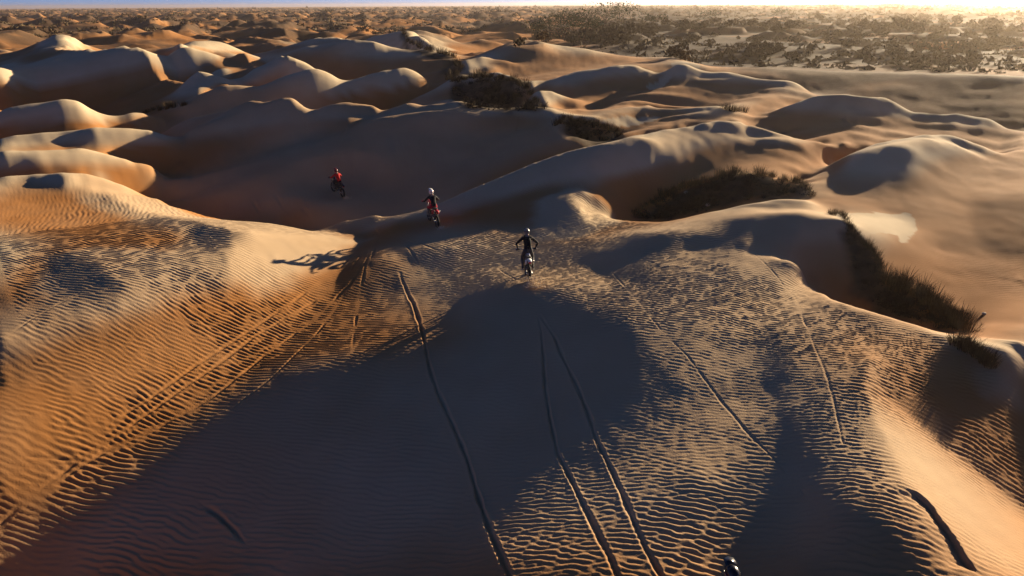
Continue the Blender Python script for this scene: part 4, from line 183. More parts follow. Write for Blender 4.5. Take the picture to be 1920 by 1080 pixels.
0,0,0,0,0,0,-1,0,0,0,0,1,-1,1,1,1,1,1,1,1,-1,0,1,0,1,4,6,-4,-8,-4,-3,-2,-2,-3,-4,-6,-9,-4,7,15,6,1,-1,-2,-1,3,5,5,5,5,5,5,6,7,6,5,5,1,3,-3,-3,2,0,0,-2,-2,-4,-5,-6,-6,-5,-4,-3,-1,-1,-1,-1,0,-1,-1,1,-1,0,-1,0,0,1,1,0,1,0,0,-1,0,-1,1,0,-3,-3,-3,1,1,-3,-4,-6,-7,-8,-8,-5,-4,-1,-1,2,1,0,3,9,16,13,12,3,-1,-1,-2,4,3,-1,1,-1,-2,-3,-2,-1,0,0,1,-1,-1,-3,-7,-11,-15,-8,3,8,11,9,1,-5,-3,0,3,8,5,3,3,1,-2,-3,-3,-2,-1,0,0,-1,0,0,-1,1,0,-1,0,1,0,-1,0,0,0,0,1,0,0,-1,0,
0,0,0,0,0,0,0,0,-1,0,0,0,1,0,1,0,2,2,1,-1,0,-1,-1,4,5,3,2,3,0,1,-1,-1,-3,-4,-8,-11,-1,-1,10,13,4,5,5,7,1,-5,-2,-2,-2,-2,-2,-1,-1,-1,2,2,3,0,-1,-3,-2,-1,5,3,6,4,3,2,-2,-1,-2,-3,-3,-2,-1,-1,-4,-2,-2,-1,-2,0,-1,0,-1,1,-1,0,1,1,0,1,1,-2,0,-2,-2,0,4,4,2,-5,-6,-3,0,-1,-3,-5,-7,-4,-6,-6,-9,-8,-4,-6,-3,1,11,17,19,20,13,0,-5,-4,-2,-3,-3,2,4,4,3,1,0,0,1,-1,-4,-7,-15,-15,-5,-8,-10,-2,8,16,13,4,-2,-4,-3,1,6,8,4,4,2,-2,-3,-3,-2,-1,0,-1,0,0,-1,0,1,0,-1,0,0,0,0,0,0,0,0,0,0,0,
0,0,0,0,-1,0,1,-1,0,1,0,-1,0,1,-1,2,1,3,5,3,2,-1,1,2,-3,-3,-10,-3,5,0,-3,-6,-6,-8,-4,2,10,3,10,14,7,0,7,9,6,2,-1,0,-1,-2,-1,-1,-3,-1,-2,-1,-1,0,0,1,1,0,1,1,-1,0,2,2,3,1,1,1,0,-2,-2,-4,-3,-4,-3,-3,-2,-3,-1,-1,-1,-2,0,1,0,0,1,1,1,2,0,0,1,0,0,0,-2,1,4,1,-7,-7,-5,-2,5,7,2,-5,-9,-14,-15,-9,-5,-4,-5,-7,3,12,17,29,17,10,3,-6,-11,-12,-9,-2,1,1,1,1,4,6,7,4,-6,-11,-26,-16,-4,-2,-1,0,5,12,15,11,6,-2,-6,-6,-2,1,5,5,2,1,1,-1,-1,0,0,0,1,0,-1,0,0,0,0,0,0,0,0,-1,0,0,0,0,
1,-1,0,0,0,0,-1,0,0,0,0,0,0,-1,1,-1,-1,0,2,7,5,1,-2,-6,-8,-13,-15,-12,-5,-4,-4,-2,0,1,4,7,2,11,11,11,4,3,6,6,5,3,5,2,3,3,2,1,2,1,0,1,0,0,0,2,0,0,0,3,3,3,2,1,1,1,1,1,0,-1,-2,-2,-3,-3,-3,-4,-3,-3,-3,-3,-3,-1,-2,-2,-1,0,0,1,0,1,2,2,1,2,1,1,1,-1,1,-4,-9,-6,0,4,10,8,-4,-5,-2,-2,-5,-7,-12,-11,-11,-7,-3,-7,-5,-5,6,17,23,22,8,16,2,-7,-12,-10,-5,-6,-1,4,10,10,16,12,0,-21,-25,-19,-13,-9,-5,-3,1,5,10,18,17,8,3,1,-2,0,-5,-2,-3,-1,-1,-1,0,1,-1,0,0,0,0,0,0,0,0,0,0,0,0,0,0,0,
0,1,-1,0,0,0,0,-1,0,-1,0,0,0,-1,-1,-2,-2,-7,-8,-8,-5,-2,1,0,1,3,3,2,-4,-3,4,2,6,8,6,3,0,-3,-6,-2,9,9,2,0,2,2,1,3,1,2,2,3,2,2,2,2,1,2,1,1,1,2,1,0,2,2,1,2,1,1,2,2,1,0,-1,-1,0,-2,-4,-1,-1,-1,-2,-2,-2,-3,-2,-2,-2,-3,-2,-2,-1,-1,0,1,1,1,2,1,-2,-4,-5,-5,2,3,3,1,-1,-1,2,3,3,2,2,0,0,-6,-8,-13,-17,-15,-11,-5,-2,-5,-5,0,12,-2,4,-2,-2,17,12,2,5,-1,-6,2,14,11,26,6,-1,-10,-16,-21,-17,-11,-5,0,1,4,6,6,5,3,3,1,7,5,6,1,0,1,0,-1,-1,0,0,0,0,0,0,0,-1,0,0,0,0,0,0,0,
0,0,0,0,0,0,-1,1,0,-1,0,0,-1,-1,-1,-2,-4,-5,-7,-5,1,0,3,6,8,8,15,17,10,2,5,2,3,2,4,1,-1,-4,-11,-6,-1,-3,-5,-4,-3,-3,-1,-2,0,0,-1,0,1,1,2,0,2,1,2,2,2,0,2,2,1,1,2,0,0,2,-1,0,1,2,2,2,1,0,0,-2,-2,-2,-3,-2,-1,-2,-2,-1,0,0,0,0,0,0,-1,-1,-1,0,1,1,-12,-19,-14,-3,2,-1,-4,-5,-3,11,15,8,8,7,4,1,1,3,5,2,-11,-11,-12,-10,-7,-9,-7,-5,-3,-4,-6,0,10,14,-1,7,11,11,8,3,-3,-4,-7,10,11,6,-2,-5,-10,-8,-15,-17,-14,-15,-11,-4,2,4,7,8,16,20,16,6,1,0,-1,-1,1,-1,0,-1,0,0,0,-1,1,0,0,-1,0,0,0,0,
0,0,1,-1,0,-1,1,-1,0,0,-1,0,0,1,-1,3,4,10,13,15,10,7,3,0,-4,-8,-4,-6,-1,5,3,5,3,3,2,1,2,-1,-11,-6,-3,-4,-9,-3,-2,0,-2,0,-2,-1,0,-1,-1,0,-1,1,0,1,0,1,1,2,1,2,3,2,1,3,2,1,2,0,1,1,0,0,0,0,1,0,-2,-2,0,-3,-4,-3,-3,-2,-3,-1,-2,-1,0,0,1,0,1,1,-1,2,6,13,8,5,2,0,-6,-11,-18,-26,-8,2,3,5,5,4,6,5,3,-4,2,10,6,-1,-5,-8,-8,-6,-6,-4,0,1,-4,-24,-1,5,5,13,10,4,1,2,-3,2,-1,-2,1,5,7,6,-3,-12,-12,-13,-10,-7,-4,0,-1,1,8,4,12,9,5,0,1,0,-1,1,-1,1,-1,0,0,0,0,0,0,0,0,0,0,0,
0,0,0,0,0,0,0,0,-1,1,-1,0,0,0,3,1,5,8,12,12,7,-1,-6,-8,-2,2,0,1,1,3,1,2,1,0,-1,-8,3,-3,-11,-26,-4,10,6,2,-2,0,2,0,2,1,0,0,1,-1,1,0,1,0,1,0,1,1,1,1,1,1,3,2,3,2,3,3,2,2,3,2,1,3,2,1,-1,-1,-3,-2,-2,-3,-3,-5,-2,-4,-5,-4,-4,-3,-2,0,-1,0,4,5,15,11,7,4,1,1,-3,-2,-6,-14,-17,-7,-4,-2,-2,1,1,1,2,8,11,-1,0,1,-1,4,7,7,-1,-2,-1,-1,-3,-3,-1,6,-8,-13,-7,-1,1,2,1,1,0,1,-1,0,2,-2,-2,0,2,4,3,4,3,3,5,3,-13,-15,-11,1,0,1,-1,1,0,0,0,0,1,-1,0,1,-1,0,0,0,0,0,0,0,
0,0,0,0,0,0,0,0,0,-1,1,0,0,1,0,3,2,-1,-3,-5,-4,0,-1,1,2,3,2,2,4,3,-4,-5,-8,-16,-18,-5,-1,6,25,30,8,-1,4,2,2,-1,-2,-1,-3,-2,-3,-3,-1,0,-1,-1,0,0,0,1,0,1,0,0,0,2,0,1,3,3,2,1,0,0,0,2,3,2,4,4,5,4,3,2,1,-1,-3,-4,-4,-3,-2,-4,-3,-2,-3,-4,-3,-2,-2,-6,-6,-4,-2,-2,2,7,10,10,4,-2,-6,-5,-4,-3,0,-2,-1,0,-2,0,1,0,0,0,3,2,1,-4,0,3,6,1,1,-1,-3,2,-4,-3,-1,0,0,0,-1,-1,0,0,2,-1,-3,-5,0,7,6,4,1,0,0,-2,-4,-6,-7,0,-2,1,1,0,1,0,0,0,1,-1,0,0,0,0,0,0,0,1,0,-1,0,0,
0,-1,0,1,0,0,0,0,0,1,-1,0,1,0,1,1,0,-1,-4,-6,-3,3,1,-1,-2,-1,-4,-8,-4,2,7,10,6,3,6,0,-1,10,10,6,-1,1,1,1,1,1,0,0,-1,0,-1,0,-3,-4,-3,-3,-3,-3,-2,-3,-1,0,-2,-4,0,-1,-3,-1,2,0,-2,0,1,1,1,0,-1,0,1,2,3,3,5,6,5,5,5,4,2,0,0,-1,-2,-4,-5,-4,-1,-4,-6,-9,-8,-2,1,2,3,0,3,3,7,9,2,-9,-5,-1,-3,0,2,2,2,3,3,1,-1,-2,-4,-6,-5,-1,5,4,0,1,2,-1,-5,-4,0,1,3,2,3,5,2,-1,-1,-2,0,0,0,-1,0,0,-3,-1,0,-1,-3,-3,-3,-3,1,-1,0,-1,0,0,0,0,1,-1,0,1,-1,1,-1,0,1,-1,0,0,0,1,0,0,
-1,1,1,-1,0,1,-1,0,1,-1,1,0,0,1,0,0,1,1,0,0,-5,-4,1,2,2,1,4,6,3,0,2,1,4,15,14,13,0,-7,-3,-3,-8,-6,-1,0,1,2,1,1,2,0,3,1,1,1,-1,-1,-3,-3,-5,-4,-5,-6,-2,-1,-4,-3,0,-3,-6,-1,2,4,4,6,4,4,2,0,-1,3,0,-1,2,0,-5,-8,-9,-5,-2,2,2,2,6,5,4,0,-1,-3,-8,-8,-2,-2,0,2,0,1,1,2,2,4,7,6,0,-5,-8,-7,-5,-2,-1,0,2,4,5,6,4,1,-2,0,0,1,6,9,8,4,0,-11,-8,-5,-4,-1,0,-2,0,-1,-1,-2,-2,-1,-1,0,2,2,1,2,1,1,-1,0,-1,-1,-2,-4,-4,-1,-2,0,0,0,-1,1,-1,0,1,-1,1,0,-1,1,0,0,0,0,0,0,
0,0,0,0,1,-1,0,1,-1,0,1,-1,0,1,1,0,0,0,1,3,5,1,2,0,0,1,0,3,3,8,9,5,2,5,4,7,3,3,4,-7,-10,-13,-11,1,0,-1,0,0,1,1,1,3,3,3,3,2,2,0,1,-3,-3,-4,-3,-1,-3,-4,-2,-7,-8,-6,-3,-6,1,3,2,3,-5,-12,-12,-12,-7,-1,6,-9,-8,-7,0,6,12,7,2,3,4,-1,-8,-11,-2,25,14,5,6,3,0,-2,-3,-1,0,0,2,3,4,7,5,5,4,1,-3,-3,-2,-2,-3,-3,-2,0,-1,-6,-2,-2,-4,-4,0,6,8,10,14,8,1,-2,-1,-2,-3,-1,1,-1,-1,-1,-4,-4,-5,-4,-2,-2,-1,-1,1,0,0,0,0,0,-1,-2,-3,-3,-1,-1,0,0,0,0,0,0,-1,1,0,-1,1,0,-1,0,0,0,0,0,
0,0,0,0,0,1,0,0,0,0,-1,1,0,-1,0,0,-1,0,0,3,6,6,7,1,2,3,1,0,-2,-9,-6,-1,1,1,3,1,1,-2,-11,-6,3,12,8,19,5,1,2,0,0,-1,0,-1,0,0,2,3,3,1,1,-11,-16,-3,7,5,2,0,-2,0,-1,-5,-9,-30,-10,-3,-6,-4,0,6,7,4,3,1,-8,-1,-9,-3,4,-15,-20,-18,-11,-3,4,6,19,18,24,13,5,2,-2,2,0,-4,0,0,1,0,-2,-2,0,-3,-1,4,1,-5,-4,-3,-3,-1,-1,-2,-2,7,12,10,3,-1,2,-1,-3,2,6,9,7,6,2,0,-3,-3,-3,-3,-7,-3,-1,0,1,0,0,1,0,0,1,1,1,1,-1,-1,0,-3,-4,-2,-4,-4,-1,1,-1,-1,1,-1,0,0,0,0,-1,1,0,0,1,0,0,0,0,0,
0,0,0,1,-1,0,1,-1,1,0,0,0,-1,0,-1,-1,-2,-4,-4,-8,-8,-3,-4,0,-1,-2,0,1,-2,-6,-4,4,1,-2,1,-2,-1,-11,-8,1,-2,-5,24,19,16,8,9,7,8,6,5,4,1,0,-3,-1,2,-3,-11,-22,-30,-12,-1,0,12,8,-3,-12,-21,-10,-22,3,-14,-14,-7,-5,2,7,15,6,3,0,-2,2,0,11,-4,5,3,12,17,24,20,27,15,17,-2,-27,-26,-4,-4,2,3,3,-2,-3,1,5,2,1,0,-1,4,2,-8,-3,-10,-6,-4,-3,-3,0,5,9,12,10,6,4,1,-1,-6,-10,-7,-5,2,10,17,16,7,3,1,1,1,3,1,-2,-8,-10,-11,-7,-2,-2,-3,-2,2,4,-2,2,5,-1,-1,-3,-3,-3,-1,-3,0,0,-1,0,0,-1,1,0,0,0,0,0,0,0,0,0,1,0,
-1,1,0,0,1,0,0,1,-1,0,0,-1,0,-1,-1,-3,-3,-3,-7,-9,-10,-6,-4,-2,0,-1,0,0,0,2,-5,-14,-11,-10,-6,-8,-6,8,7,15,16,15,10,14,5,2,4,4,5,6,5,4,-1,-13,-29,-19,-6,-2,-4,2,17,0,-11,-17,-25,-28,-22,-17,-10,-13,-10,19,22,13,21,29,13,17,4,5,4,1,-1,4,14,3,6,9,9,12,12,3,-1,3,9,15,-5,-21,-5,-15,-8,-2,4,-1,-4,-1,2,0,2,0,-2,-6,-11,-12,3,0,0,5,4,1,0,-2,-2,-1,2,14,8,6,5,4,-1,-6,-8,-9,-7,-7,-8,-7,-1,1,2,2,6,5,8,18,18,8,0,-6,-4,2,1,1,-4,4,0,-6,-3,1,-5,-5,-4,-3,-2,-1,-1,0,0,1,0,1,0,0,1,0,0,1,0,0,0,1,-1,0,
-1,1,0,1,0,0,0,0,0,0,0,-1,-1,-1,-2,-2,-4,-5,-4,-4,-2,-1,-1,1,-1,1,0,-1,1,0,0,-2,-1,-1,-8,1,6,10,16,9,10,11,-6,-25,-9,1,-2,1,0,1,-3,-15,-23,-26,-14,-14,-11,-1,6,14,18,-2,-18,-6,-20,-4,1,4,13,10,21,-3,27,33,18,1,10,0,-2,1,-1,1,1,2,5,4,4,4,4,-4,-7,-12,-4,-1,3,5,5,13,16,8,-1,-13,-14,-8,-3,-7,-5,3,5,6,5,11,5,0,2,5,8,0,-2,-1,0,-1,-6,-20,-14,-6,-1,4,5,4,2,-1,-7,-7,-7,-25,-20,-9,-2,1,1,1,2,6,6,-3,1,14,6,3,-2,-1,-3,-2,12,-9,4,15,-1,6,-1,-4,-3,-1,1,3,2,1,1,1,2,0,1,1,0,1,1,-1,1,0,1,-1,0,1,
-1,0,1,0,1,0,1,-1,0,0,-1,0,-1,-2,-2,-4,-3,-4,-3,-2,-1,1,1,1,0,-1,0,0,-1,0,0,0,1,2,4,6,6,6,6,5,5,1,-10,-14,-5,-1,-1,0,-2,-5,-12,-12,-9,0,4,4,1,-2,0,9,0,-2,-3,-8,7,3,4,10,7,9,21,27,-4,-8,-5,-5,-3,-3,-2,-1,1,1,3,0,2,0,-1,-2,-4,-6,-9,-8,-1,-3,-7,-9,-18,1,26,12,14,7,5,1,0,-5,-7,-5,2,3,-2,-2,0,1,1,0,3,-1,-1,-2,1,2,3,2,-5,-8,0,2,3,4,5,1,0,-3,-16,-21,-12,-11,-2,-3,-3,-5,-10,-14,-13,1,-5,-6,-1,12,12,5,4,4,3,-8,1,7,-4,0,17,17,10,7,6,3,3,3,2,1,1,1,1,0,1,1,0,1,-1,1,0,0,1,-1,
-1,1,0,1,0,1,-1,0,1,-1,-1,-1,-1,-2,-3,-2,-4,-4,-4,-2,0,1,2,2,1,0,-1,-1,-1,0,2,0,0,2,4,5,7,5,3,1,-1,-4,-2,-3,-1,0,-1,-4,-7,-12,-9,-5,2,7,11,7,-1,-2,-3,-2,-3,-1,3,2,5,4,8,9,11,11,8,2,-4,-7,-5,-5,-2,-2,0,0,2,4,2,1,-5,-7,-5,-6,-5,-3,-2,1,6,2,-4,-19,-11,-1,6,3,6,9,7,8,10,12,5,-3,-6,-2,4,5,5,5,2,2,0,-1,-2,-3,-5,-4,-4,-4,-6,-5,-4,-2,0,3,2,3,1,1,1,12,7,0,-9,-10,-10,-9,-4,-3,-6,-13,-5,0,9,1,-1,-2,-1,-4,-13,5,2,-10,8,10,9,9,5,3,0,2,0,1,0,1,0,2,0,1,0,0,0,0,2,-1,0,1,-1,1,
-1,0,2,-1,1,0,0,1,-2,0,0,-1,-1,-2,-2,-4,-3,-4,-5,-3,-2,3,5,1,0,0,1,0,0,3,5,-1,-5,1,5,4,5,3,2,0,-1,0,0,0,-1,-2,-5,-9,-11,-8,-4,1,4,7,7,4,0,-2,-2,-2,-1,1,3,5,4,7,7,7,7,6,2,-1,-3,-3,-3,-2,-2,1,0,3,4,5,4,-4,-15,-16,-7,-1,3,11,6,7,1,2,4,6,0,-6,-9,4,6,18,-5,-8,-9,-6,-4,-5,-6,-7,-2,1,5,4,5,5,3,2,3,2,2,0,-1,-1,-4,-5,-5,-3,-1,0,2,4,3,4,7,9,3,-1,-6,-5,-4,-3,-1,-1,1,-2,1,-1,1,0,1,1,2,1,-1,5,2,-3,0,-4,-4,-3,-2,-2,-1,-2,1,-2,1,0,0,0,0,0,1,-1,1,1,-1,1,0,-1,1,-1,
0,0,0,1,-1,0,1,-1,1,-1,-1,0,-2,-1,-2,-2,-3,-3,-4,-5,-3,2,5,4,0,0,4,3,3,7,7,-2,-8,0,3,-1,0,1,-1,0,1,2,0,0,-4,-11,-11,-7,-5,-2,0,4,5,6,6,3,-1,-2,-1,-1,0,3,4,4,7,7,4,5,4,2,1,-1,-2,-2,-3,0,1,0,3,3,6,8,0,-3,-10,2,15,19,16,8,10,6,-3,-1,-18,-16,-10,8,1,7,-15,-13,-3,4,-1,-1,-3,-3,-4,-6,-4,-4,-1,1,3,5,5,1,-1,0,0,0,0,0,0,-3,-4,-5,-4,-3,-2,-2,-1,-2,0,4,5,3,1,-1,-1,1,1,1,1,1,-1,0,0,0,-1,-1,-2,0,0,0,-1,0,2,2,0,-1,-1,-2,-1,0,-1,0,-1,0,0,-1,0,0,0,1,0,-1,0,1,-1,1,0,0,
0,0,0,0,0,0,0,0,-1,1,-1,-1,0,-1,-1,-1,0,0,0,-2,-3,-5,-3,7,3,4,7,8,9,5,-8,1,9,-8,-10,-17,-9,0,-3,-2,3,5,0,-9,-8,-5,-3,-3,1,2,4,7,8,8,4,-1,-2,-2,-2,0,2,3,5,6,8,5,4,2,1,-1,-1,-1,-2,-1,0,0,0,1,-1,-2,-6,-8,-3,-3,21,29,18,10,8,4,7,2,-8,-37,-20,2,13,-5,-9,-6,8,-10,5,3,0,0,-3,0,-1,-5,-7,-5,-6,-3,-1,2,11,4,5,3,2,0,-2,-2,-2,-2,-1,-2,-1,0,3,4,4,0,-3,-2,0,-3,-4,-2,0,1,1,3,1,0,1,0,1,0,0,-2,-1,0,-1,-1,0,1,3,2,0,-1,-1,0,-1,0,-1,0,0,-1,0,0,0,0,0,0,-1,1,0,-1,1,0,0,0,
1,0,-1,0,1,-1,-1,0,0,-1,1,-1,0,-1,0,2,2,3,6,7,5,-1,-3,-1,1,-2,-6,-4,-5,-5,3,11,5,-4,-2,-3,-6,-20,-16,-18,-2,7,2,-1,-2,0,0,3,5,7,9,11,9,5,-2,-4,-4,-3,0,2,4,5,6,8,6,3,2,-1,-5,-2,-1,-1,1,0,1,1,2,0,-1,-4,-3,-4,0,9,20,14,5,5,5,5,-1,-16,-29,-20,1,0,10,4,-5,4,7,7,4,4,8,5,4,-2,-5,-2,-3,-6,-4,-9,-14,-2,10,8,-2,-4,5,7,6,5,2,-2,-6,-7,-10,-9,-7,-3,0,4,0,-3,-8,-11,5,8,8,4,2,0,2,1,1,3,3,2,0,1,2,0,0,0,0,0,-2,-3,-1,0,-1,-1,1,-1,0,0,0,0,0,0,0,0,-1,0,1,-1,0,0,0,0,0,0,
0,0,0,0,0,0,0,-1,0,0,-1,1,-1,1,1,2,3,6,11,18,22,11,-3,-9,-4,-2,-4,3,-3,-7,-5,-9,-7,-2,-6,2,-2,-7,-25,-11,-15,-10,-7,5,6,8,7,9,10,9,5,8,5,-5,-8,-7,-4,1,2,6,6,7,7,7,5,-1,-6,-8,-5,-4,0,3,1,2,2,3,2,3,1,2,0,0,0,9,8,-1,1,0,0,-6,-18,-21,-13,2,2,-2,-2,-1,3,7,6,8,6,5,6,8,12,11,4,1,0,-5,-12,-8,-11,1,-3,19,3,-13,-20,-13,-1,5,8,9,8,6,3,0,-2,-3,-4,-2,-2,-8,-10,0,1,2,1,0,1,2,1,2,4,3,0,1,1,0,0,0,1,0,-1,0,-1,-1,-1,0,-1,0,0,0,0,0,0,0,0,0,0,0,0,0,-1,1,0,0,0,0,-1,1,
1,-1,0,0,0,0,-1,1,0,-1,0,0,0,2,1,2,3,4,6,15,21,21,15,5,5,3,1,-5,1,-1,-7,-19,1,4,0,14,0,-7,5,-13,-26,-19,2,6,2,0,3,3,5,3,3,-3,-12,-13,-14,-2,2,6,4,6,4,0,1,2,-4,-10,-10,-8,-7,-2,2,2,2,2,2,2,3,3,4,6,5,4,2,5,0,-7,0,-7,-11,-11,-9,-6,-2,10,3,-2,-2,0,-6,-5,-2,-4,-4,0,0,-1,6,13,17,11,11,10,-2,1,7,-7,-3,-8,-1,6,-3,-4,-6,-5,-2,-6,-7,-9,-6,-5,-2,-5,-4,-5,0,6,11,12,5,2,2,2,3,3,4,3,1,0,1,-1,1,1,0,0,0,0,0,0,-1,0,-1,-2,1,0,-1,0,0,1,0,0,0,0,0,-1,1,-1,1,-1,0,0,0,0,0,-1,
1,-1,0,0,0,0,0,-1,0,0,0,0,2,0,2,1,2,2,0,-4,-6,-3,-1,0,1,2,0,1,4,-5,0,-4,-16,3,17,4,13,16,12,2,-10,-9,-6,4,5,1,-4,-1,-4,-3,-1,0,9,18,24,17,10,5,3,-2,-10,-20,-17,-17,-11,-2,-5,-8,-5,-1,-5,-5,-4,-2,0,-1,0,2,6,7,10,10,8,8,-8,-10,-5,-8,-18,-4,6,2,0,3,2,0,1,0,-3,-6,-8,-1,4,5,2,-2,-9,-13,-11,-1,-3,-2,2,-4,3,0,-2,-2,4,0,1,2,0,-3,-6,-3,-1,1,2,4,1,3,3,3,6,10,11,10,5,4,3,4,4,3,2,2,0,0,0,0,0,0,1,0,0,0,0,-1,0,-1,0,0,-1,0,0,1,0,-1,0,0,0,0,0,0,0,0,-1,1,0,0,-1,0,0,1,
1,0,-1,0,-1,1,0,0,-1,1,0,1,0,0,1,2,0,-1,-3,-14,-23,-22,-14,-6,-4,-2,1,-2,-1,9,5,16,14,5,-5,-8,-8,5,21,36,37,19,12,-2,-2,4,4,1,-2,-4,-6,-6,-3,1,10,11,8,5,4,1,5,10,-1,-7,-10,-4,-5,-13,-6,-6,-12,-11,-12,-12,-9,-7,-8,-4,-3,2,6,13,10,5,-2,-9,-16,-5,1,-9,-4,10,9,3,2,1,1,2,1,-3,-4,-3,-2,-2,0,2,-4,-6,-5,-7,-9,-7,1,4,2,0,-7,-10,-5,3,6,3,0,-3,-4,-1,0,1,6,6,5,5,6,6,8,6,8,5,5,3,2,3,2,3,0,1,2,0,0,1,0,0,0,1,-1,0,1,0,-1,-1,-1,0,0,-1,1,-1,0,1,0,-1,0,0,-1,1,-1,0,0,-1,0,0,1,-1,0,0,
0,0,0,-1,0,0,0,0,1,0,1,0,0,1,0,0,-1,-1,-5,-8,-12,-12,-8,-6,-4,-3,-3,-2,-3,1,6,10,11,4,-1,4,6,9,9,12,18,9,0,0,5,6,6,7,8,2,-3,-4,-6,-6,1,6,8,8,7,6,8,11,5,-3,-6,-8,2,12,3,-8,-9,-14,-15,-16,-17,-16,-13,-15,-15,-12,-1,11,13,-2,-3,3,1,8,10,-1,-6,0,2,0,-1,1,1,1,1,1,0,-1,-2,-3,-1,0,0,0,-2,-5,-7,-5,2,7,6,0,-7,-8,-6,1,2,1,-1,0,0,2,1,4,6,7,7,5,4,4,2,3,1,1,1,1,1,1,1,0,1,1,0,1,1,0,0,1,0,0,1,0,-1,0,0,0,-1,-1,0,0,0,0,0,-1,-1,1,-1,-1,1,-1,0,-1,0,0,0,-1,0,0,0,-1,
1,0,-1,0,0,-1,0,1,0,0,1,0,0,1,0,-1,-1,-3,-3,-3,-3,-3,-3,-4,-3,-4,-3,-2,-3,-2,-1,4,5,4,5,5,3,1,-2,-2,2,-1,-4,-5,-1,-1,2,-2,2,2,1,-3,3,6,9,5,7,8,8,8,9,9,6,0,-1,-4,6,21,20,10,7,0,-3,-8,-13,-16,-15,-15,-13,-17,-16,-15,-5,0,3,6,10,3,-1,-2,1,0,3,1,-1,-1,-1,-1,0,0,0,0,-1,-2,0,0,4,3,1,-3,-2,0,3,3,1,0,-3,-3,0,1,3,1,2,2,3,3,6,4,2,-1,-1,0,-1,0,0,-1,-1,1,-1,0,0,0,0,-1,1,0,1,1,1,1,1,0,1,0,0,0,0,-1,0,-1,0,0,-1,0,-1,-1,0,-1,0,-2,0,0,-1,-1,0,0,-1,0,-1,0,0,0,0,0,
1,-1,1,-1,-1,0,1,0,0,0,0,0,1,0,0,-1,-1,-2,-2,-2,-2,-2,-2,-3,-4,-3,-3,-2,-1,-1,0,2,2,4,5,5,3,0,0,0,-1,0,4,3,0,-1,-16,-30,-20,-10,-5,-6,-1,10,12,1,2,6,5,3,8,-2,3,7,-6,-5,10,15,11,19,22,19,19,11,17,-6,-9,-9,-11,-12,-11,-14,-16,-12,0,10,-1,-12,-8,-2,0,3,5,6,2,1,0,0,0,0,-1,0,-1,0,-1,1,2,2,3,5,5,4,1,-1,-2,-2,-2,-1,1,2,3,3,2,2,2,2,2,3,-1,-1,-3,-2,-1,-2,-1,-1,0,-2,0,-1,0,-1,0,1,-1,1,0,1,1,1,0,1,0,1,0,1,1,0,-1,0,0,-1,-1,-1,-2,-1,-2,-1,-1,-1,-1,-1,-1,0,-1,-1,0,-1,0,0,-1,0,0,0,
0,0,0,0,0,-1,0,0,1,0,0,1,0,-1,0,-1,-1,-2,-2,-2,-2,-2,-3,-3,-3,-2,-2,-1,0,1,1,1,4,4,4,4,3,3,2,1,-1,1,0,1,0,-5,-25,-30,-23,-11,-3,-1,6,5,-3,-8,-10,-12,-10,-6,-6,6,4,1,13,14,7,-7,-4,5,12,19,15,20,15,28,8,-3,-7,-5,-1,-4,-3,2,12,4,-8,-5,6,1,-6,-3,-1,-1,-1,1,1,1,0,1,0,0,1,-1,0,-1,0,2,4,6,6,5,1,-1,-2,-1,0,1,2,3,1,2,1,0,1,0,0,0,-1,-2,-1,-1,-2,-1,-1,-1,-1,0,-1,0,-1,0,-1,-1,1,-1,0,0,-1,1,0,1,1,1,2,1,0,1,1,0,-1,-1,-1,-3,-2,-2,-2,-2,-2,0,-2,-1,-2,-1,-1,0,-1,0,-1,0,-1,0,0,0,
1,0,-1,-1,0,1,0,0,-1,1,0,0,0,0,-1,-1,-1,-1,-2,-3,-2,-3,-3,-3,-4,-3,0,1,2,2,2,3,3,5,4,5,4,4,4,1,0,0,1,1,2,0,3,2,-2,-5,-8,-5,-11,-16,-19,-9,-6,-8,-5,-6,-5,-7,-2,6,4,5,-6,-10,-8,-13,-18,-14,-4,13,21,18,25,22,22,19,11,5,3,2,4,-6,-7,1,7,10,0,1,-2,-5,-4,-5,-3,-2,-1,-1,1,0,0,0,0,0,0,-1,3,5,5,4,1,0,1,1,1,2,3,2,1,-1,-2,-1,-1,-1,0,-1,-2,-1,0,-2,0,-1,-1,0,-1,-1,-1,-1,0,-1,-1,0,-2,0,-1,-1,-1,-1,0,-1,0,1,0,0,0,1,0,1,-1,-1,-3,-2,-2,-2,-2,-1,-1,-2,-1,-2,0,-1,-1,-1,0,-1,-1,0,0,0,-1,0,
0,0,-1,1,0,-1,0,1,0,0,0,0,0,-1,-1,-1,-1,-2,-2,-2,-3,-3,-4,-4,-4,-3,-1,2,4,5,3,3,4,4,6,4,3,2,0,0,0,1,0,1,0,6,25,35,18,3,-3,-7,-12,-14,-16,-9,-4,-2,-1,-1,-5,-4,-1,1,-1,-4,-10,-9,-9,-12,-11,-10,-7,-6,1,8,8,10,11,12,8,3,5,7,9,7,2,-2,-12,-4,6,5,3,-2,-3,-4,-4,-4,-3,-3,-2,-2,-1,0,0,0,0,0,0,2,4,4,3,1,3,1,3,2,0,0,-2,-4,-3,-2,-1,0,-1,0,1,-1,-1,0,-1,-1,-1,-1,-1,-1,-1,-1,-2,-1,-1,-2,-1,-3,-1,-3,-1,-3,-1,-2,-2,-2,-2,-2,0,-2,-1,-3,-1,-2,0,0,-1,0,1,-1,0,0,0,0,0,0,0,1,-1,0,1,-1,1,-1,1,0,
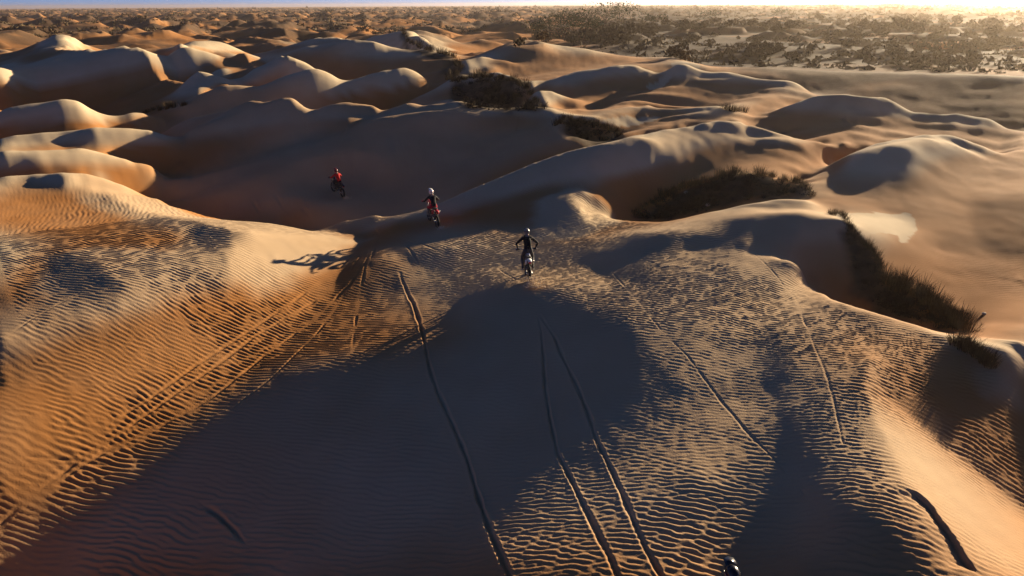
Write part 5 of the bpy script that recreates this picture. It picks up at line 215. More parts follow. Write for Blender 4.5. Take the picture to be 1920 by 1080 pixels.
1,-1,0,0,-1,1,0,-1,1,0,0,-1,0,0,-1,-1,-2,-2,-2,-3,-3,-3,-5,-5,-5,-4,-2,3,5,6,5,4,5,6,3,2,1,0,1,0,1,0,0,1,1,5,14,21,12,6,5,6,5,1,-2,-1,-2,1,2,2,1,1,-2,-8,-10,-11,-10,-5,-4,0,-2,0,-1,-6,-14,-11,-6,0,2,4,1,0,0,-2,-3,2,11,10,-2,-1,5,4,2,1,1,0,-2,-2,-3,-4,-4,-3,-3,-2,-3,-1,-1,0,0,1,2,2,3,2,1,3,0,0,-1,-4,-5,-4,-2,1,1,1,1,0,-1,0,-1,-1,-1,0,-1,-2,-1,-2,-1,-2,-2,-3,-2,-3,-2,-2,-3,-1,-3,-2,-2,-2,-1,-2,-2,-1,-3,-2,-2,-1,-1,-1,-1,0,2,0,0,1,0,0,1,1,0,0,1,-1,1,0,0,1,-1,1,0,0,
0,0,0,0,0,0,0,0,0,0,0,0,-2,0,-1,-1,-2,-1,-3,-4,-3,-4,-4,-6,-6,-4,-1,1,5,7,6,7,6,3,1,-2,-2,0,-1,1,-1,0,-1,-2,1,0,3,3,2,6,12,19,20,16,11,6,5,2,3,2,1,-4,-12,-17,-17,-10,-5,0,2,2,2,0,-1,-6,-11,-9,-5,-1,1,0,-2,-3,-2,-2,-5,-2,8,12,6,2,0,-1,0,2,2,1,3,0,0,-1,-2,-3,-4,-4,-3,-3,-3,-2,-1,-1,0,0,-1,2,2,2,1,-2,-3,-4,-4,-2,1,0,1,1,0,0,-1,0,-1,-2,-1,-2,-2,-1,-2,-2,-3,-2,-3,-2,-3,-2,-3,-2,-1,-2,-2,-1,-1,-1,-2,-2,-1,-2,-1,-1,-1,-1,-1,0,0,0,0,1,0,0,1,0,0,1,0,1,0,1,0,0,1,-1,1,0,0,0,
0,0,0,-1,1,-1,0,1,0,-1,0,-1,0,-1,-1,-1,-1,-3,-3,-3,-5,-4,-2,-3,-5,-2,1,3,3,3,6,5,3,1,1,-1,0,0,0,0,1,-2,0,-1,-3,-4,-5,-8,-6,-2,6,11,12,14,10,8,8,8,4,4,-1,-8,-15,-15,-2,5,9,7,6,4,1,0,-3,-4,-4,-4,0,1,1,-2,-3,-4,-4,-3,-4,1,8,6,5,1,0,-2,0,-1,0,2,1,2,1,2,0,-1,-1,-2,-4,-3,-4,-4,-4,-3,-3,-3,-1,0,1,2,0,-1,-4,-3,-1,0,1,0,0,-1,-1,-2,-1,-2,-2,-1,-2,-2,-2,-3,-3,-2,-3,-3,-2,-3,-2,-1,-2,-1,-1,-1,0,0,-2,-1,-1,-1,-1,-2,-1,-1,-1,-1,0,0,0,1,0,0,1,1,0,1,1,-1,1,0,0,1,0,1,-1,1,0,0,0,0,
0,0,0,0,-1,1,0,0,-1,1,-1,0,-1,-1,-1,-1,-2,-2,-3,-5,-5,-2,2,0,-4,-1,7,6,3,0,1,1,0,1,0,1,2,0,0,0,0,2,0,1,2,1,1,4,4,2,-7,-10,-9,-5,4,6,3,-1,-5,-9,-11,-8,-3,9,19,19,15,10,7,2,1,-1,-1,-1,-1,0,0,0,-1,-1,-2,-2,-2,-3,-5,-2,2,-4,-2,1,2,2,0,0,0,0,1,1,3,1,3,3,1,-1,-1,-4,-3,-4,-3,-3,-3,-4,-4,-3,-1,-1,-1,-2,-3,-2,0,1,-1,0,-2,-2,-2,-2,-2,-3,-2,-3,-3,-2,-3,-2,-3,-4,-3,-3,-2,-1,-1,-1,1,1,0,1,1,-1,-1,-1,-2,-3,-3,-1,-2,-1,0,1,0,1,1,1,1,1,0,0,1,1,0,2,0,0,1,0,0,0,1,0,0,1,0,0,
-1,1,0,0,0,0,0,-1,1,-1,-1,-1,0,-1,-1,-1,-1,-1,-3,-3,-4,0,7,4,0,6,7,5,-1,-2,-3,-1,-1,-2,-1,1,-1,0,0,-1,0,0,1,0,2,3,5,6,10,3,-11,-14,-10,-6,-3,-3,-5,-9,-9,-9,-6,2,14,24,23,17,11,8,4,2,2,0,1,0,-2,-1,-2,-2,-2,-3,-4,-2,-5,-4,-8,-5,-3,-5,-1,2,4,2,3,2,0,1,0,1,0,3,2,2,4,1,-1,-2,-5,-4,-4,-4,-3,-3,-1,-2,-2,-2,-2,-4,-3,-1,0,-1,0,-2,-3,-3,-3,-2,-3,-2,-3,-2,-3,-4,-4,-4,-4,-3,-4,-3,-1,1,2,2,3,2,3,3,1,1,-1,-4,-4,-4,-4,-3,-1,0,1,1,1,1,2,1,1,1,1,2,0,1,1,0,1,1,0,0,1,1,0,0,0,0,0,0,
0,-1,0,1,0,0,-1,1,-1,-1,0,0,-1,-1,0,0,0,0,2,2,4,8,8,7,8,9,6,-1,-6,-9,-5,-6,-4,-3,-3,-4,-2,-3,-2,-2,-2,-2,-2,-2,1,1,3,5,6,1,-5,-6,-5,-6,-5,-6,-6,-3,0,5,11,14,16,16,8,6,3,2,3,3,3,3,1,1,1,-1,-1,-2,-3,-3,-5,-4,-9,-11,-10,-8,-6,-6,0,1,3,3,2,3,3,1,1,1,1,1,1,2,0,2,-2,-4,-2,-2,-4,-2,-4,0,0,0,-1,-2,-3,-4,-3,-1,-1,-1,-2,-3,-2,-3,-3,-2,-3,-2,-2,-3,-4,-3,-4,-6,-5,-6,-6,-2,2,5,6,6,5,5,5,4,4,0,-3,-4,-5,-5,-4,-3,-1,0,0,1,1,1,1,1,1,2,1,1,1,1,1,1,0,1,1,1,0,0,1,0,1,-1,1,0,
-1,1,0,0,0,0,0,-1,0,0,-1,0,-1,0,0,1,3,5,8,16,23,19,7,2,9,7,3,-5,-7,-9,-7,-6,-6,-6,-7,-6,-7,-6,-6,-5,-7,-6,-7,-5,-6,-3,-4,0,1,4,6,2,-2,-4,-3,0,4,5,8,10,11,12,11,5,2,0,1,0,0,2,2,2,1,2,1,0,-1,0,0,-2,-6,-7,-12,-16,-14,-7,-6,0,4,1,1,1,2,1,2,2,1,1,2,-1,0,-3,-3,-3,-3,-1,-1,-1,-1,-1,0,0,1,0,-2,-5,-5,-3,0,-1,0,0,-2,-2,-2,-1,-1,-2,0,-2,-1,-1,-3,-5,-5,-4,-6,-6,-3,-1,5,8,7,7,5,4,4,4,2,0,-2,-3,-1,0,0,-1,0,-1,-2,-2,-2,-3,1,2,2,2,2,1,2,1,1,1,1,1,0,1,1,0,-1,1,0,0,0,0,
-1,0,1,0,0,-1,0,0,-1,0,0,-1,1,0,1,2,3,8,15,24,34,32,16,7,3,-1,-5,-3,-1,1,0,-1,-3,-4,-5,-5,-7,-7,-7,-7,-8,-8,-5,-5,-9,-19,-20,-16,-10,-4,6,5,2,2,4,6,7,9,7,6,5,4,4,2,0,-1,0,0,0,0,-1,1,1,-1,-1,-2,-3,-4,-3,-6,-8,-6,-8,-7,-6,-5,-6,4,3,2,-1,0,1,1,0,1,2,2,1,1,-2,-4,-6,-7,-4,-2,0,0,0,-1,0,0,-1,-2,-4,-5,-3,0,1,1,1,0,0,1,-1,0,1,1,1,2,2,1,-2,-2,-2,-2,1,2,3,4,4,3,1,-1,0,-1,-3,-4,-3,-1,1,5,4,4,5,4,1,0,-1,-2,-2,-1,1,3,3,2,3,2,1,1,1,1,1,0,0,0,0,0,0,0,-1,1,-1,0,
-1,0,0,0,1,0,0,-1,0,-1,0,0,0,1,2,2,6,8,12,17,21,23,22,18,13,2,-1,0,1,1,0,-1,0,-1,-1,0,1,0,-2,-3,-3,-1,3,1,-7,-18,-25,-24,-26,-21,-9,2,7,8,6,5,3,2,3,1,1,0,0,-2,0,0,-2,-1,-1,-2,0,-3,-4,-3,-6,-5,-6,-7,-6,-5,-2,-2,-2,-5,1,3,2,4,3,1,0,0,-1,-1,0,-1,0,0,-1,-4,-7,-6,-6,-4,-1,1,0,0,1,0,0,-1,-2,-3,-3,-3,-1,1,1,2,2,2,2,0,2,2,1,2,3,4,3,2,1,-1,2,4,5,7,8,5,0,-4,-4,-4,-4,-4,-4,-4,-3,0,4,5,6,6,6,5,3,4,4,3,3,2,1,1,0,-1,-1,-1,-1,0,-2,-1,-1,0,-1,-1,0,-1,1,-1,0,-1,0,0,
-1,0,1,0,-1,1,0,-1,0,-1,0,0,1,1,3,4,5,7,8,8,3,2,4,11,10,7,4,6,4,1,-2,-2,-3,-2,1,0,0,-1,-2,-4,-2,2,9,11,1,4,-8,-13,-15,-14,-7,5,7,3,1,-1,-3,-1,-3,-1,-2,-2,-5,-4,-4,-3,-2,-2,-2,-2,-5,-4,-4,-7,-5,-6,-4,-2,-2,1,4,-1,-6,-9,-5,3,6,7,4,4,3,2,1,0,-2,-3,-3,-2,-5,-8,-7,-6,-3,-1,1,1,1,1,0,0,-1,-1,0,-2,-1,-1,1,1,2,2,2,2,2,2,2,2,2,1,2,0,2,1,3,5,5,6,7,7,6,4,-2,-3,-3,-3,-3,-2,-2,0,0,2,5,4,5,5,4,5,6,5,5,6,5,3,-1,-5,-3,-3,-4,-2,-2,-3,-1,-2,-1,-2,-1,-1,-1,0,-1,-1,0,0,0,-1,
-1,0,0,0,1,-1,0,1,-1,0,0,1,0,2,2,4,4,6,6,2,-2,-7,-2,0,5,5,0,-1,1,2,1,-1,-1,-1,-3,-2,-5,-5,-9,-12,-14,-8,5,11,14,-3,-1,-2,-3,0,7,19,18,9,1,-2,-1,-4,-2,-3,-4,-4,-3,-3,-2,-3,-1,-2,-3,-4,-4,-5,-6,-6,-5,-3,0,1,4,7,6,1,1,2,2,1,-1,-6,-5,-1,-1,1,0,-1,-3,-3,-5,-7,-8,-6,-4,-1,0,2,2,1,1,1,0,0,1,0,-1,0,0,2,0,3,2,2,2,2,2,2,2,1,1,2,-1,1,-1,2,4,7,6,7,5,4,4,1,0,-1,-1,-1,0,0,1,0,3,2,3,3,4,4,4,5,4,4,5,5,4,2,-4,-4,-5,-4,-2,-4,-2,-2,-2,-2,-1,-1,0,-1,-1,-1,-1,1,-1,0,-1,1,
-1,1,-1,0,0,1,-1,0,0,1,0,0,2,1,3,3,4,4,3,0,-4,-3,-1,2,-2,-4,-3,-2,0,2,2,1,-1,-2,-2,-5,-5,-9,-12,-18,-19,-12,-6,-1,-1,1,1,0,0,5,17,21,22,14,7,4,0,0,0,-2,-1,-1,0,1,-1,0,-2,-3,-3,-4,-5,-7,-6,-5,-4,0,2,7,8,8,5,-1,3,5,4,-1,-7,-10,-7,-5,-3,-4,-4,-5,-5,-4,-5,-5,-3,0,2,2,3,1,2,2,2,1,1,1,0,1,1,1,1,2,2,2,3,2,2,2,2,2,0,2,1,0,1,0,1,1,5,4,6,3,4,3,1,2,1,0,1,0,0,1,1,2,0,3,0,3,2,2,2,1,2,2,2,0,2,-1,-1,-2,-2,-1,-2,-1,-1,-1,0,-1,-1,0,-1,0,0,0,0,0,0,-1,1,0,
0,-1,0,0,0,0,1,-1,1,0,1,1,0,3,1,3,4,2,0,-1,-4,-6,-2,0,2,0,0,0,0,0,0,-1,-1,-3,-4,-4,-5,-7,-9,-9,-8,-5,-8,-11,-7,-2,5,4,9,17,19,11,6,3,2,-1,0,1,-1,0,0,2,1,1,-1,-1,-2,-3,-4,-5,-7,-8,-7,-5,-2,1,8,13,14,7,0,-5,-4,2,2,-4,-8,-9,-8,-6,-6,-5,-5,-4,-1,-2,-1,-1,1,2,4,3,3,4,2,2,2,1,2,0,1,2,1,3,1,2,3,1,3,2,2,2,1,1,2,-1,1,1,1,1,1,2,3,4,2,3,1,2,2,1,1,1,0,1,0,0,1,-1,1,-1,1,-1,0,-1,0,-2,-1,-2,-3,-2,-3,0,1,3,2,1,2,1,1,2,0,1,1,0,1,0,0,1,0,0,0,1,0,-1,
-1,0,0,0,1,-1,0,1,0,1,0,1,2,1,3,1,2,1,1,-3,-5,-4,-4,1,2,4,2,1,0,-1,-2,-2,-3,-3,-3,-3,-4,-2,0,5,9,3,-7,-11,-8,2,8,10,13,16,7,-4,-13,-9,-6,-3,-2,-2,0,1,1,0,2,0,-1,-3,-4,-5,-7,-8,-8,-9,-8,-4,1,8,16,22,14,3,-7,-9,-8,1,-1,-8,-13,-10,-7,-5,-2,-2,-1,1,1,2,2,2,2,3,3,4,3,2,3,2,0,2,2,2,1,1,2,2,3,1,2,3,2,2,1,1,1,0,0,1,1,0,1,1,1,2,2,1,2,1,1,2,0,1,0,1,0,0,0,0,-2,0,-1,0,-2,0,-3,-1,-3,-1,-2,-2,-2,-2,-3,1,2,1,3,3,1,3,1,1,2,1,1,1,0,1,1,0,0,0,1,0,0,1,
-2,1,0,1,-1,1,-1,0,1,1,1,1,2,1,1,3,1,0,-1,-2,-3,-4,-3,0,3,3,2,1,-1,0,-1,-3,-4,-3,-3,-2,1,0,4,8,9,4,-5,-7,-3,5,9,10,10,6,-2,-12,-14,-10,-6,-4,-5,-1,1,1,1,1,0,-3,-8,-12,-13,-11,-8,-7,-7,-6,-1,3,9,18,30,26,9,-7,-22,-33,-21,-3,1,-4,-4,-1,4,4,4,3,4,4,3,2,3,3,3,3,3,2,2,2,2,1,3,1,1,2,2,1,2,2,2,2,3,2,1,2,0,0,-1,0,0,0,-1,1,1,1,1,1,1,1,0,1,1,-1,1,-1,1,-1,0,0,-1,0,0,0,-1,-1,-1,-2,0,-1,-1,-1,-2,-1,-1,-1,-1,0,1,2,1,1,2,0,2,1,0,2,0,0,2,0,0,0,1,0,0,1,0,0,
-1,0,0,0,0,0,1,1,0,0,2,1,1,2,1,1,0,1,-1,-3,-2,-3,-1,0,1,2,2,1,1,0,-2,-3,-4,-5,-2,1,2,3,4,6,5,0,-1,-2,2,6,7,5,3,0,-6,-11,-10,-7,-5,-7,-5,-4,-2,-2,-2,-4,-8,-14,-23,-28,-27,-12,-2,3,7,11,12,15,19,31,39,21,-4,-18,-47,-65,-37,1,14,16,18,18,14,11,8,6,4,3,3,3,2,2,2,3,1,2,2,1,1,2,1,2,1,1,2,2,1,2,2,2,2,2,2,-1,-1,-2,-2,-1,0,0,1,0,0,1,1,1,0,0,1,-1,1,0,-1,0,-1,-1,0,0,0,0,0,0,0,0,1,0,-1,0,0,-1,0,-1,-1,-1,0,0,0,0,1,0,0,1,0,0,1,0,1,0,0,0,1,0,1,0,0,-1,1,0,
0,-1,0,-1,1,0,1,0,1,1,0,2,1,2,1,1,1,-1,-2,-1,-3,-1,-1,-1,2,1,1,1,2,1,-1,-4,-6,-4,-2,0,2,4,5,3,3,2,2,3,4,6,2,-1,-2,-4,-6,-8,-7,-6,-8,-11,-13,-10,-9,-9,-11,-11,-15,-19,-23,-23,-5,2,13,13,18,19,19,17,24,36,35,3,-18,-27,-54,-57,-29,6,21,32,27,18,11,7,4,3,1,1,1,1,1,1,1,1,1,1,1,2,1,0,1,2,1,1,1,1,2,0,1,3,1,2,0,-3,-4,-3,-1,0,0,1,0,2,0,1,1,0,0,0,0,1,-1,-1,0,-1,0,0,-1,0,1,1,1,0,1,0,0,1,1,0,0,0,-1,0,-1,-1,1,-1,0,0,-1,1,0,0,0,0,0,0,-1,1,0,0,0,0,0,0,1,0,-1,0,
-1,0,0,0,0,0,0,1,1,1,1,1,1,1,2,0,0,0,-1,-2,-1,-2,-2,1,0,1,2,2,1,1,0,-5,-5,-5,-3,-1,1,3,4,4,3,5,5,7,6,3,-2,-7,-8,-4,-5,-5,-6,-10,-15,-21,-21,-15,-10,-7,-6,-6,-4,1,10,16,14,16,13,16,12,13,13,13,18,18,5,-19,-23,-19,-22,-25,-1,0,18,12,8,3,0,-1,-1,-1,-1,-1,0,0,-1,0,1,0,1,1,0,1,1,1,1,0,1,0,0,0,0,0,0,1,1,0,-2,-3,-4,-3,1,1,2,1,2,1,2,0,0,0,1,0,0,0,-1,1,-1,1,-1,1,0,0,1,0,0,1,1,1,1,0,0,0,0,1,0,-1,0,0,-1,-1,0,0,0,-1,0,0,0,0,0,0,0,0,0,0,0,0,-1,1,-1,0,0,1,
-1,0,0,0,0,1,0,1,0,1,2,0,2,0,1,1,0,0,-2,-1,-2,-2,0,-1,0,2,1,2,4,2,-1,-4,-6,-4,-3,-2,-1,1,2,3,6,7,9,7,6,-1,-8,-11,-7,-4,-2,-6,-10,-16,-22,-25,-19,-8,0,2,5,6,12,18,29,33,26,15,5,4,6,11,14,16,8,-13,-38,-36,-19,-12,2,22,7,3,-5,-1,-3,-4,-4,-3,-3,-3,-1,-1,-2,-1,0,0,0,0,0,1,1,0,0,1,0,-1,0,0,-1,-1,-2,-1,0,0,0,0,-3,-3,-2,1,2,2,2,3,1,1,0,1,1,0,0,0,0,0,0,0,0,0,1,0,1,1,0,0,2,0,0,1,0,1,0,0,0,-1,0,0,0,0,-1,1,0,0,-1,0,0,0,0,-1,0,-1,1,0,-1,1,-1,0,1,-1,0,0,0,0,
-1,0,0,0,0,0,1,0,2,1,0,2,0,2,0,0,0,-1,0,-2,-2,0,-1,-1,0,1,2,4,3,4,0,-3,-3,-4,-2,-1,-1,-2,-1,0,4,11,9,7,0,-8,-9,-5,-2,-2,-4,-9,-13,-16,-14,-8,-2,3,6,6,5,9,10,15,17,19,14,7,5,6,9,12,10,9,-5,-25,-42,-30,-15,-8,10,34,21,-2,-7,-7,-6,-5,-5,-4,-4,-2,-2,-2,-1,-1,0,-1,0,0,1,-1,1,0,0,0,-1,0,-1,0,-2,-2,-1,-1,0,1,2,0,-3,-3,0,2,2,3,2,0,1,0,1,0,-1,1,0,0,0,0,1,0,1,0,1,0,1,0,1,1,0,0,1,0,0,0,0,0,0,0,0,0,-1,0,1,-1,0,0,0,0,0,-1,0,1,-1,1,-1,-1,1,-1,0,1,-1,0,0,1,0,-1,
-1,0,0,0,0,1,0,1,0,1,1,0,2,0,1,1,-1,-1,-1,-1,0,-2,-2,0,0,0,4,5,6,5,-1,-1,-2,0,1,2,2,2,-2,-2,2,4,4,1,-6,-9,-6,3,3,-3,-9,-10,-12,-7,0,9,13,8,1,0,2,1,4,4,5,7,7,7,7,8,9,6,4,-2,-10,-21,-27,-23,-17,-13,14,34,25,7,-6,-10,-8,-7,-5,-5,-2,-3,-3,-1,-1,0,0,0,0,0,0,0,0,0,0,-1,0,0,-1,-1,0,0,-1,1,2,1,1,-2,-4,-2,1,3,2,1,0,0,0,0,0,-1,1,0,-1,2,0,0,1,0,1,1,0,1,0,1,0,0,0,1,0,0,0,0,0,0,0,0,0,-1,1,-1,0,1,-1,0,0,0,0,0,0,-1,1,-1,0,1,-1,0,1,-1,0,0,0,-1,1,0,
-1,-1,1,1,0,0,1,0,1,0,1,1,0,2,0,0,0,-1,-1,-1,-2,-2,0,-2,0,1,4,6,9,4,-1,-3,0,1,3,6,8,9,9,3,-4,-7,-8,-9,-7,-4,2,4,0,-6,-10,-12,-7,0,6,13,11,4,-2,-1,-1,0,1,3,4,4,6,6,7,7,6,4,1,-3,-7,-11,-19,-20,-16,-11,10,25,19,5,-7,-11,-8,-6,-5,-2,-3,-2,-1,-1,0,-1,0,0,0,0,0,0,0,0,0,0,0,0,0,1,1,1,3,2,0,-1,-2,-4,-2,0,4,2,0,-1,-2,-1,-1,-1,-1,1,0,0,1,0,1,1,1,1,1,0,1,0,1,0,1,0,0,0,0,-1,1,-1,0,0,0,0,-1,1,-1,1,0,-1,1,-1,1,-1,0,0,0,0,0,0,0,0,0,0,0,0,0,0,0,0,-1,0,
-2,1,0,0,1,0,1,0,0,1,1,1,1,0,1,-1,0,0,-1,-2,-2,-1,-2,-1,-2,0,4,6,6,5,-3,-3,-1,-2,-4,-3,3,11,17,15,3,-9,-10,-6,0,7,7,-1,-6,-11,-11,-7,-4,2,6,7,6,1,-1,-1,0,2,2,3,5,5,6,8,6,5,4,2,2,0,0,-7,-9,-8,-10,-17,3,6,0,-3,-6,-6,-6,-3,-2,-2,-2,-1,0,-1,-1,1,-1,0,0,1,-1,1,-1,0,0,1,0,1,2,0,2,3,1,1,0,-2,-4,-3,0,4,2,0,-2,-2,-1,-2,-2,-1,0,1,0,2,2,1,1,1,0,1,0,2,0,0,0,1,-1,0,0,0,0,0,-1,1,0,0,-1,0,1,-1,1,-1,0,0,0,0,0,0,0,0,0,0,0,0,0,-1,1,0,-1,0,0,1,0,0,0,0,
-2,1,0,1,0,1,0,1,0,1,0,1,1,0,0,0,0,-1,-1,-1,-1,-3,-3,-3,-2,-1,0,2,3,2,4,3,1,-4,-6,-4,-2,2,7,10,5,2,1,4,10,12,5,-5,-11,-11,-9,-6,0,1,3,3,3,-1,0,0,2,4,4,5,5,6,7,5,5,4,3,1,0,0,-14,-12,1,16,-19,-23,1,3,-5,-4,-4,-4,-1,-1,-2,-2,-1,0,-1,0,0,0,0,1,-1,0,0,0,1,0,0,0,2,0,1,2,0,1,0,-1,-2,-3,-2,-1,4,3,2,-1,-1,-2,-2,-2,-1,-1,1,2,3,2,1,1,2,1,1,0,1,-1,0,1,0,-1,1,0,-1,0,0,0,0,-1,0,0,0,0,-1,1,-1,1,0,0,0,0,0,0,-1,1,-1,1,-1,0,1,0,-1,0,0,0,1,-1,0,0,0,0,
-1,0,0,1,0,0,0,1,1,0,1,1,0,1,0,0,0,-1,-1,-1,-3,-1,-3,-4,-4,-3,-2,-3,-4,0,13,15,5,-4,-7,-5,-2,-2,-1,1,6,7,6,7,9,10,8,-1,-7,-9,-6,-4,-3,-2,0,0,-1,0,1,4,3,4,5,6,6,6,5,5,3,2,0,0,-2,-20,-10,-6,-4,-7,-27,-24,6,26,21,7,-9,-9,-3,-1,-1,-2,-1,-1,0,0,0,0,0,0,1,0,0,0,0,1,1,0,0,1,0,1,1,-1,0,-2,-2,-1,-2,1,2,4,1,0,0,0,-1,0,-2,1,3,2,2,2,1,1,0,1,0,1,-1,0,0,0,-1,0,-1,0,1,-1,-1,0,0,0,0,-1,1,0,0,-1,1,0,-1,0,0,0,0,0,0,0,0,-1,1,0,-1,0,1,0,0,0,-1,0,0,0,0,0,
-2,0,2,-1,1,1,0,0,1,1,1,0,1,0,0,0,-1,0,-1,-2,-1,-3,-2,-2,-3,-3,-3,-8,-9,-3,9,18,10,-1,-6,-3,-1,-1,-3,0,4,3,2,0,1,7,15,19,9,0,-8,-10,-10,-8,-6,-2,1,2,3,4,6,5,6,6,5,5,3,2,1,-1,-4,-6,-23,-13,-16,-15,-17,-43,-12,27,38,36,19,-6,-16,-11,-1,2,1,0,0,0,0,0,1,-1,1,0,0,0,1,1,0,0,1,1,0,1,0,-1,0,0,-1,0,-1,-1,0,2,3,2,1,2,1,1,2,2,2,1,1,1,0,0,0,0,-1,-1,0,-1,0,0,-1,0,0,-1,0,-1,0,0,0,-1,0,0,-1,1,-1,0,0,0,0,-1,1,0,-1,1,-1,0,0,0,0,0,-1,1,0,0,-1,0,0,0,0,0,0,0,0,0,
-1,0,0,1,0,0,1,1,0,0,1,1,0,0,0,1,0,-1,-1,-1,-2,0,-1,0,0,-1,-5,-6,-8,-8,-4,-3,2,7,7,6,2,0,-3,-1,0,0,-4,-8,-12,-6,12,26,18,18,-1,-9,-12,-10,-4,1,3,6,6,6,6,6,5,4,4,2,1,-1,-4,-7,-11,-19,-17,-23,-32,-43,-43,-7,41,70,57,13,-7,-13,-11,-8,-2,4,6,2,1,1,0,1,0,1,0,0,0,1,1,0,1,1,0,1,0,0,1,0,0,-1,0,0,1,1,1,2,2,1,2,2,2,3,2,2,4,2,-1,-1,-1,-2,-1,-1,-1,0,-2,0,-1,-1,0,-1,-1,0,0,0,-2,0,0,0,0,-1,0,0,0,0,0,0,0,0,-1,0,0,0,0,0,0,-1,0,1,0,-1,0,0,0,0,0,0,0,0,0,0,0,0,
-2,1,0,1,0,0,1,0,1,1,0,0,1,0,1,-1,-1,0,-1,-1,0,-1,0,0,1,-1,-6,-6,-8,-8,-10,-8,0,8,13,6,3,-2,-1,-2,-2,-4,-7,-12,-18,-19,-12,-1,14,11,13,6,7,9,10,10,10,8,8,7,5,5,4,3,1,-1,-4,-6,-10,-15,-20,-26,-26,-28,-23,-15,-5,22,58,68,30,-3,-12,-9,-7,-7,-5,0,-1,1,-1,0,0,0,0,0,0,1,2,0,1,1,1,0,1,0,1,0,0,1,0,1,0,1,1,1,2,1,2,3,2,1,2,1,2,2,1,1,0,-2,-1,-2,-1,-1,0,-2,0,-1,-1,0,-1,-1,0,0,-2,0,0,0,-1,0,0,0,0,-1,1,-1,0,0,-1,0,0,0,1,-1,0,0,0,0,0,-1,0,0,0,0,0,0,0,0,0,0,0,0,0,0,
-1,0,0,0,1,1,0,0,1,1,0,1,0,0,0,0,0,-1,0,-1,-1,-1,-1,0,-1,-4,-5,-8,-7,-8,-7,-5,1,9,8,5,0,0,-2,-3,-4,-4,-6,-8,-8,-14,-26,-27,-14,6,20,24,22,21,17,14,11,9,7,6,5,3,2,-1,-3,-5,-8,-13,-15,-19,-22,-21,-18,-12,-6,2,18,41,56,40,10,-2,-5,-8,-8,-11,-12,-9,-5,-2,1,-1,0,0,0,1,1,1,1,2,0,1,1,1,0,1,1,0,1,0,1,1,1,1,2,1,2,2,1,0,2,1,0,1,1,1,1,0,-1,-1,-1,-1,-1,-1,-1,-1,-1,0,0,-2,0,0,-1,-1,1,-1,0,-1,0,1,-1,0,0,0,-1,0,0,0,0,-1,0,0,-1,0,0,0,0,0,0,0,0,0,0,0,0,0,0,0,-1,0,0,0,0,0,
-2,1,1,0,1,-1,1,1,0,0,1,0,0,1,0,-1,0,0,-1,0,-1,-1,-1,-2,-4,-5,-7,-7,-8,-6,-6,-1,2,5,6,3,1,-2,-2,-2,-2,-5,-3,-2,0,0,-6,-13,-6,0,4,10,13,13,12,11,10,8,6,4,2,1,-2,-4,-7,-9,-11,-15,-18,-17,-16,-11,-8,-2,5,13,32,52,44,8,-16,-8,1,2,1,-5,-16,-17,-9,1,1,-1,1,0,1,1,2,1,2,0,2,1,0,1,1,1,1,1,0,2,1,1,2,1,0,2,1,0,1,1,-1,1,1,0,0,0,0,-1,0,-1,-1,0,-1,-1,-1,0,-1,-1,-1,1,-1,-1,0,0,-1,0,0,0,0,-1,-1,0,0,0,0,-1,0,0,0,1,0,-1,0,0,0,0,0,0,0,0,-1,0,0,0,0,0,0,0,1,0,0,0,0,0,
-1,0,0,1,0,1,0,1,0,1,0,0,0,0,0,1,-1,-1,0,-1,-1,-2,-2,-3,-4,-7,-8,-9,-7,-6,-2,0,3,3,4,1,1,0,-2,-2,-2,-1,-2,0,2,3,3,2,-1,-6,-3,3,9,10,11,9,8,5,5,1,0,-3,-4,-7,-9,-11,-14,-14,-13,-13,-8,-5,0,4,9,24,48,52,20,-20,-28,-11,4,9,11,3,-13,-23,-14,-2,1,1,0,1,2,2,3,3,1,2,0,0,2,1,1,1,1,2,1,1,1,1,1,1,1,0,0,0,0,0,1,-1,0,0,0,-1,0,-1,-1,-1,0,-1,-1,0,-1,-1,0,-1,0,-1,0,0,0,-1,0,0,-1,0,-1,0,1,-1,0,-1,0,1,0,-1,0,0,0,1,-1,0,0,0,0,0,0,-1,1,0,0,0,0,0,0,0,0,-1,0,0,0,0,
-1,0,0,0,1,1,0,0,1,0,1,0,1,0,-1,0,0,-1,-1,-1,-1,-1,-3,-5,-7,-7,-12,-10,-6,-3,-1,1,3,4,2,2,0,0,0,-2,-1,0,0,2,2,2,2,2,-3,-6,0,7,9,10,9,9,6,4,1,-1,-2,-5,-7,-9,-11,-12,-12,-10,-10,-5,-3,0,4,7,15,38,62,43,-4,-25,-18,-9,-2,0,3,5,-2,-11,-16,-14,-10,-3,2,3,4,3,3,3,1,1,1,1,2,2,2,1,1,1,1,0,1,0,1,0,0,0,-1,1,-1,0,-1,1,-1,-1,-1,0,-2,0,-1,0,-2,-1,0,-1,0,0,-1,0,0,-1,0,-1,-1,0,0,-1,0,-1,1,-1,0,0,0,0,0,0,0,0,0,0,0,0,1,-1,0,0,0,0,0,0,0,0,0,0,0,0,0,0,0,1,0,0,0,0,
-2,1,1,0,0,0,1,1,0,1,0,0,0,0,0,0,-1,0,-1,-1,-2,-3,-3,-5,-7,-12,-13,-13,-5,0,2,3,3,3,3,2,0,0,-1,1,-1,0,2,1,3,3,1,-2,-2,-3,3,9,9,9,8,6,3,3,-1,-2,-5,-7,-9,-9,-10,-10,-9,-7,-3,-2,2,5,9,16,29,58,51,11,-26,-21,-6,-1,-3,-3,-3,1,5,3,-7,-19,-18,-13,-6,0,2,5,4,2,2,0,2,3,1,2,1,1,1,0,1,0,0,0,0,0,0,0,-1,-2,0,-1,0,-2,0,-1,-1,-2,-1,-1,-1,-1,0,-1,0,-1,0,-1,0,0,-1,0,-1,-1,0,0,-1,0,0,0,-1,1,-1,1,-1,1,0,0,-1,1,0,0,0,0,0,1,0,0,-1,0,0,1,0,0,0,0,0,0,0,0,0,0,0,0,0,0,
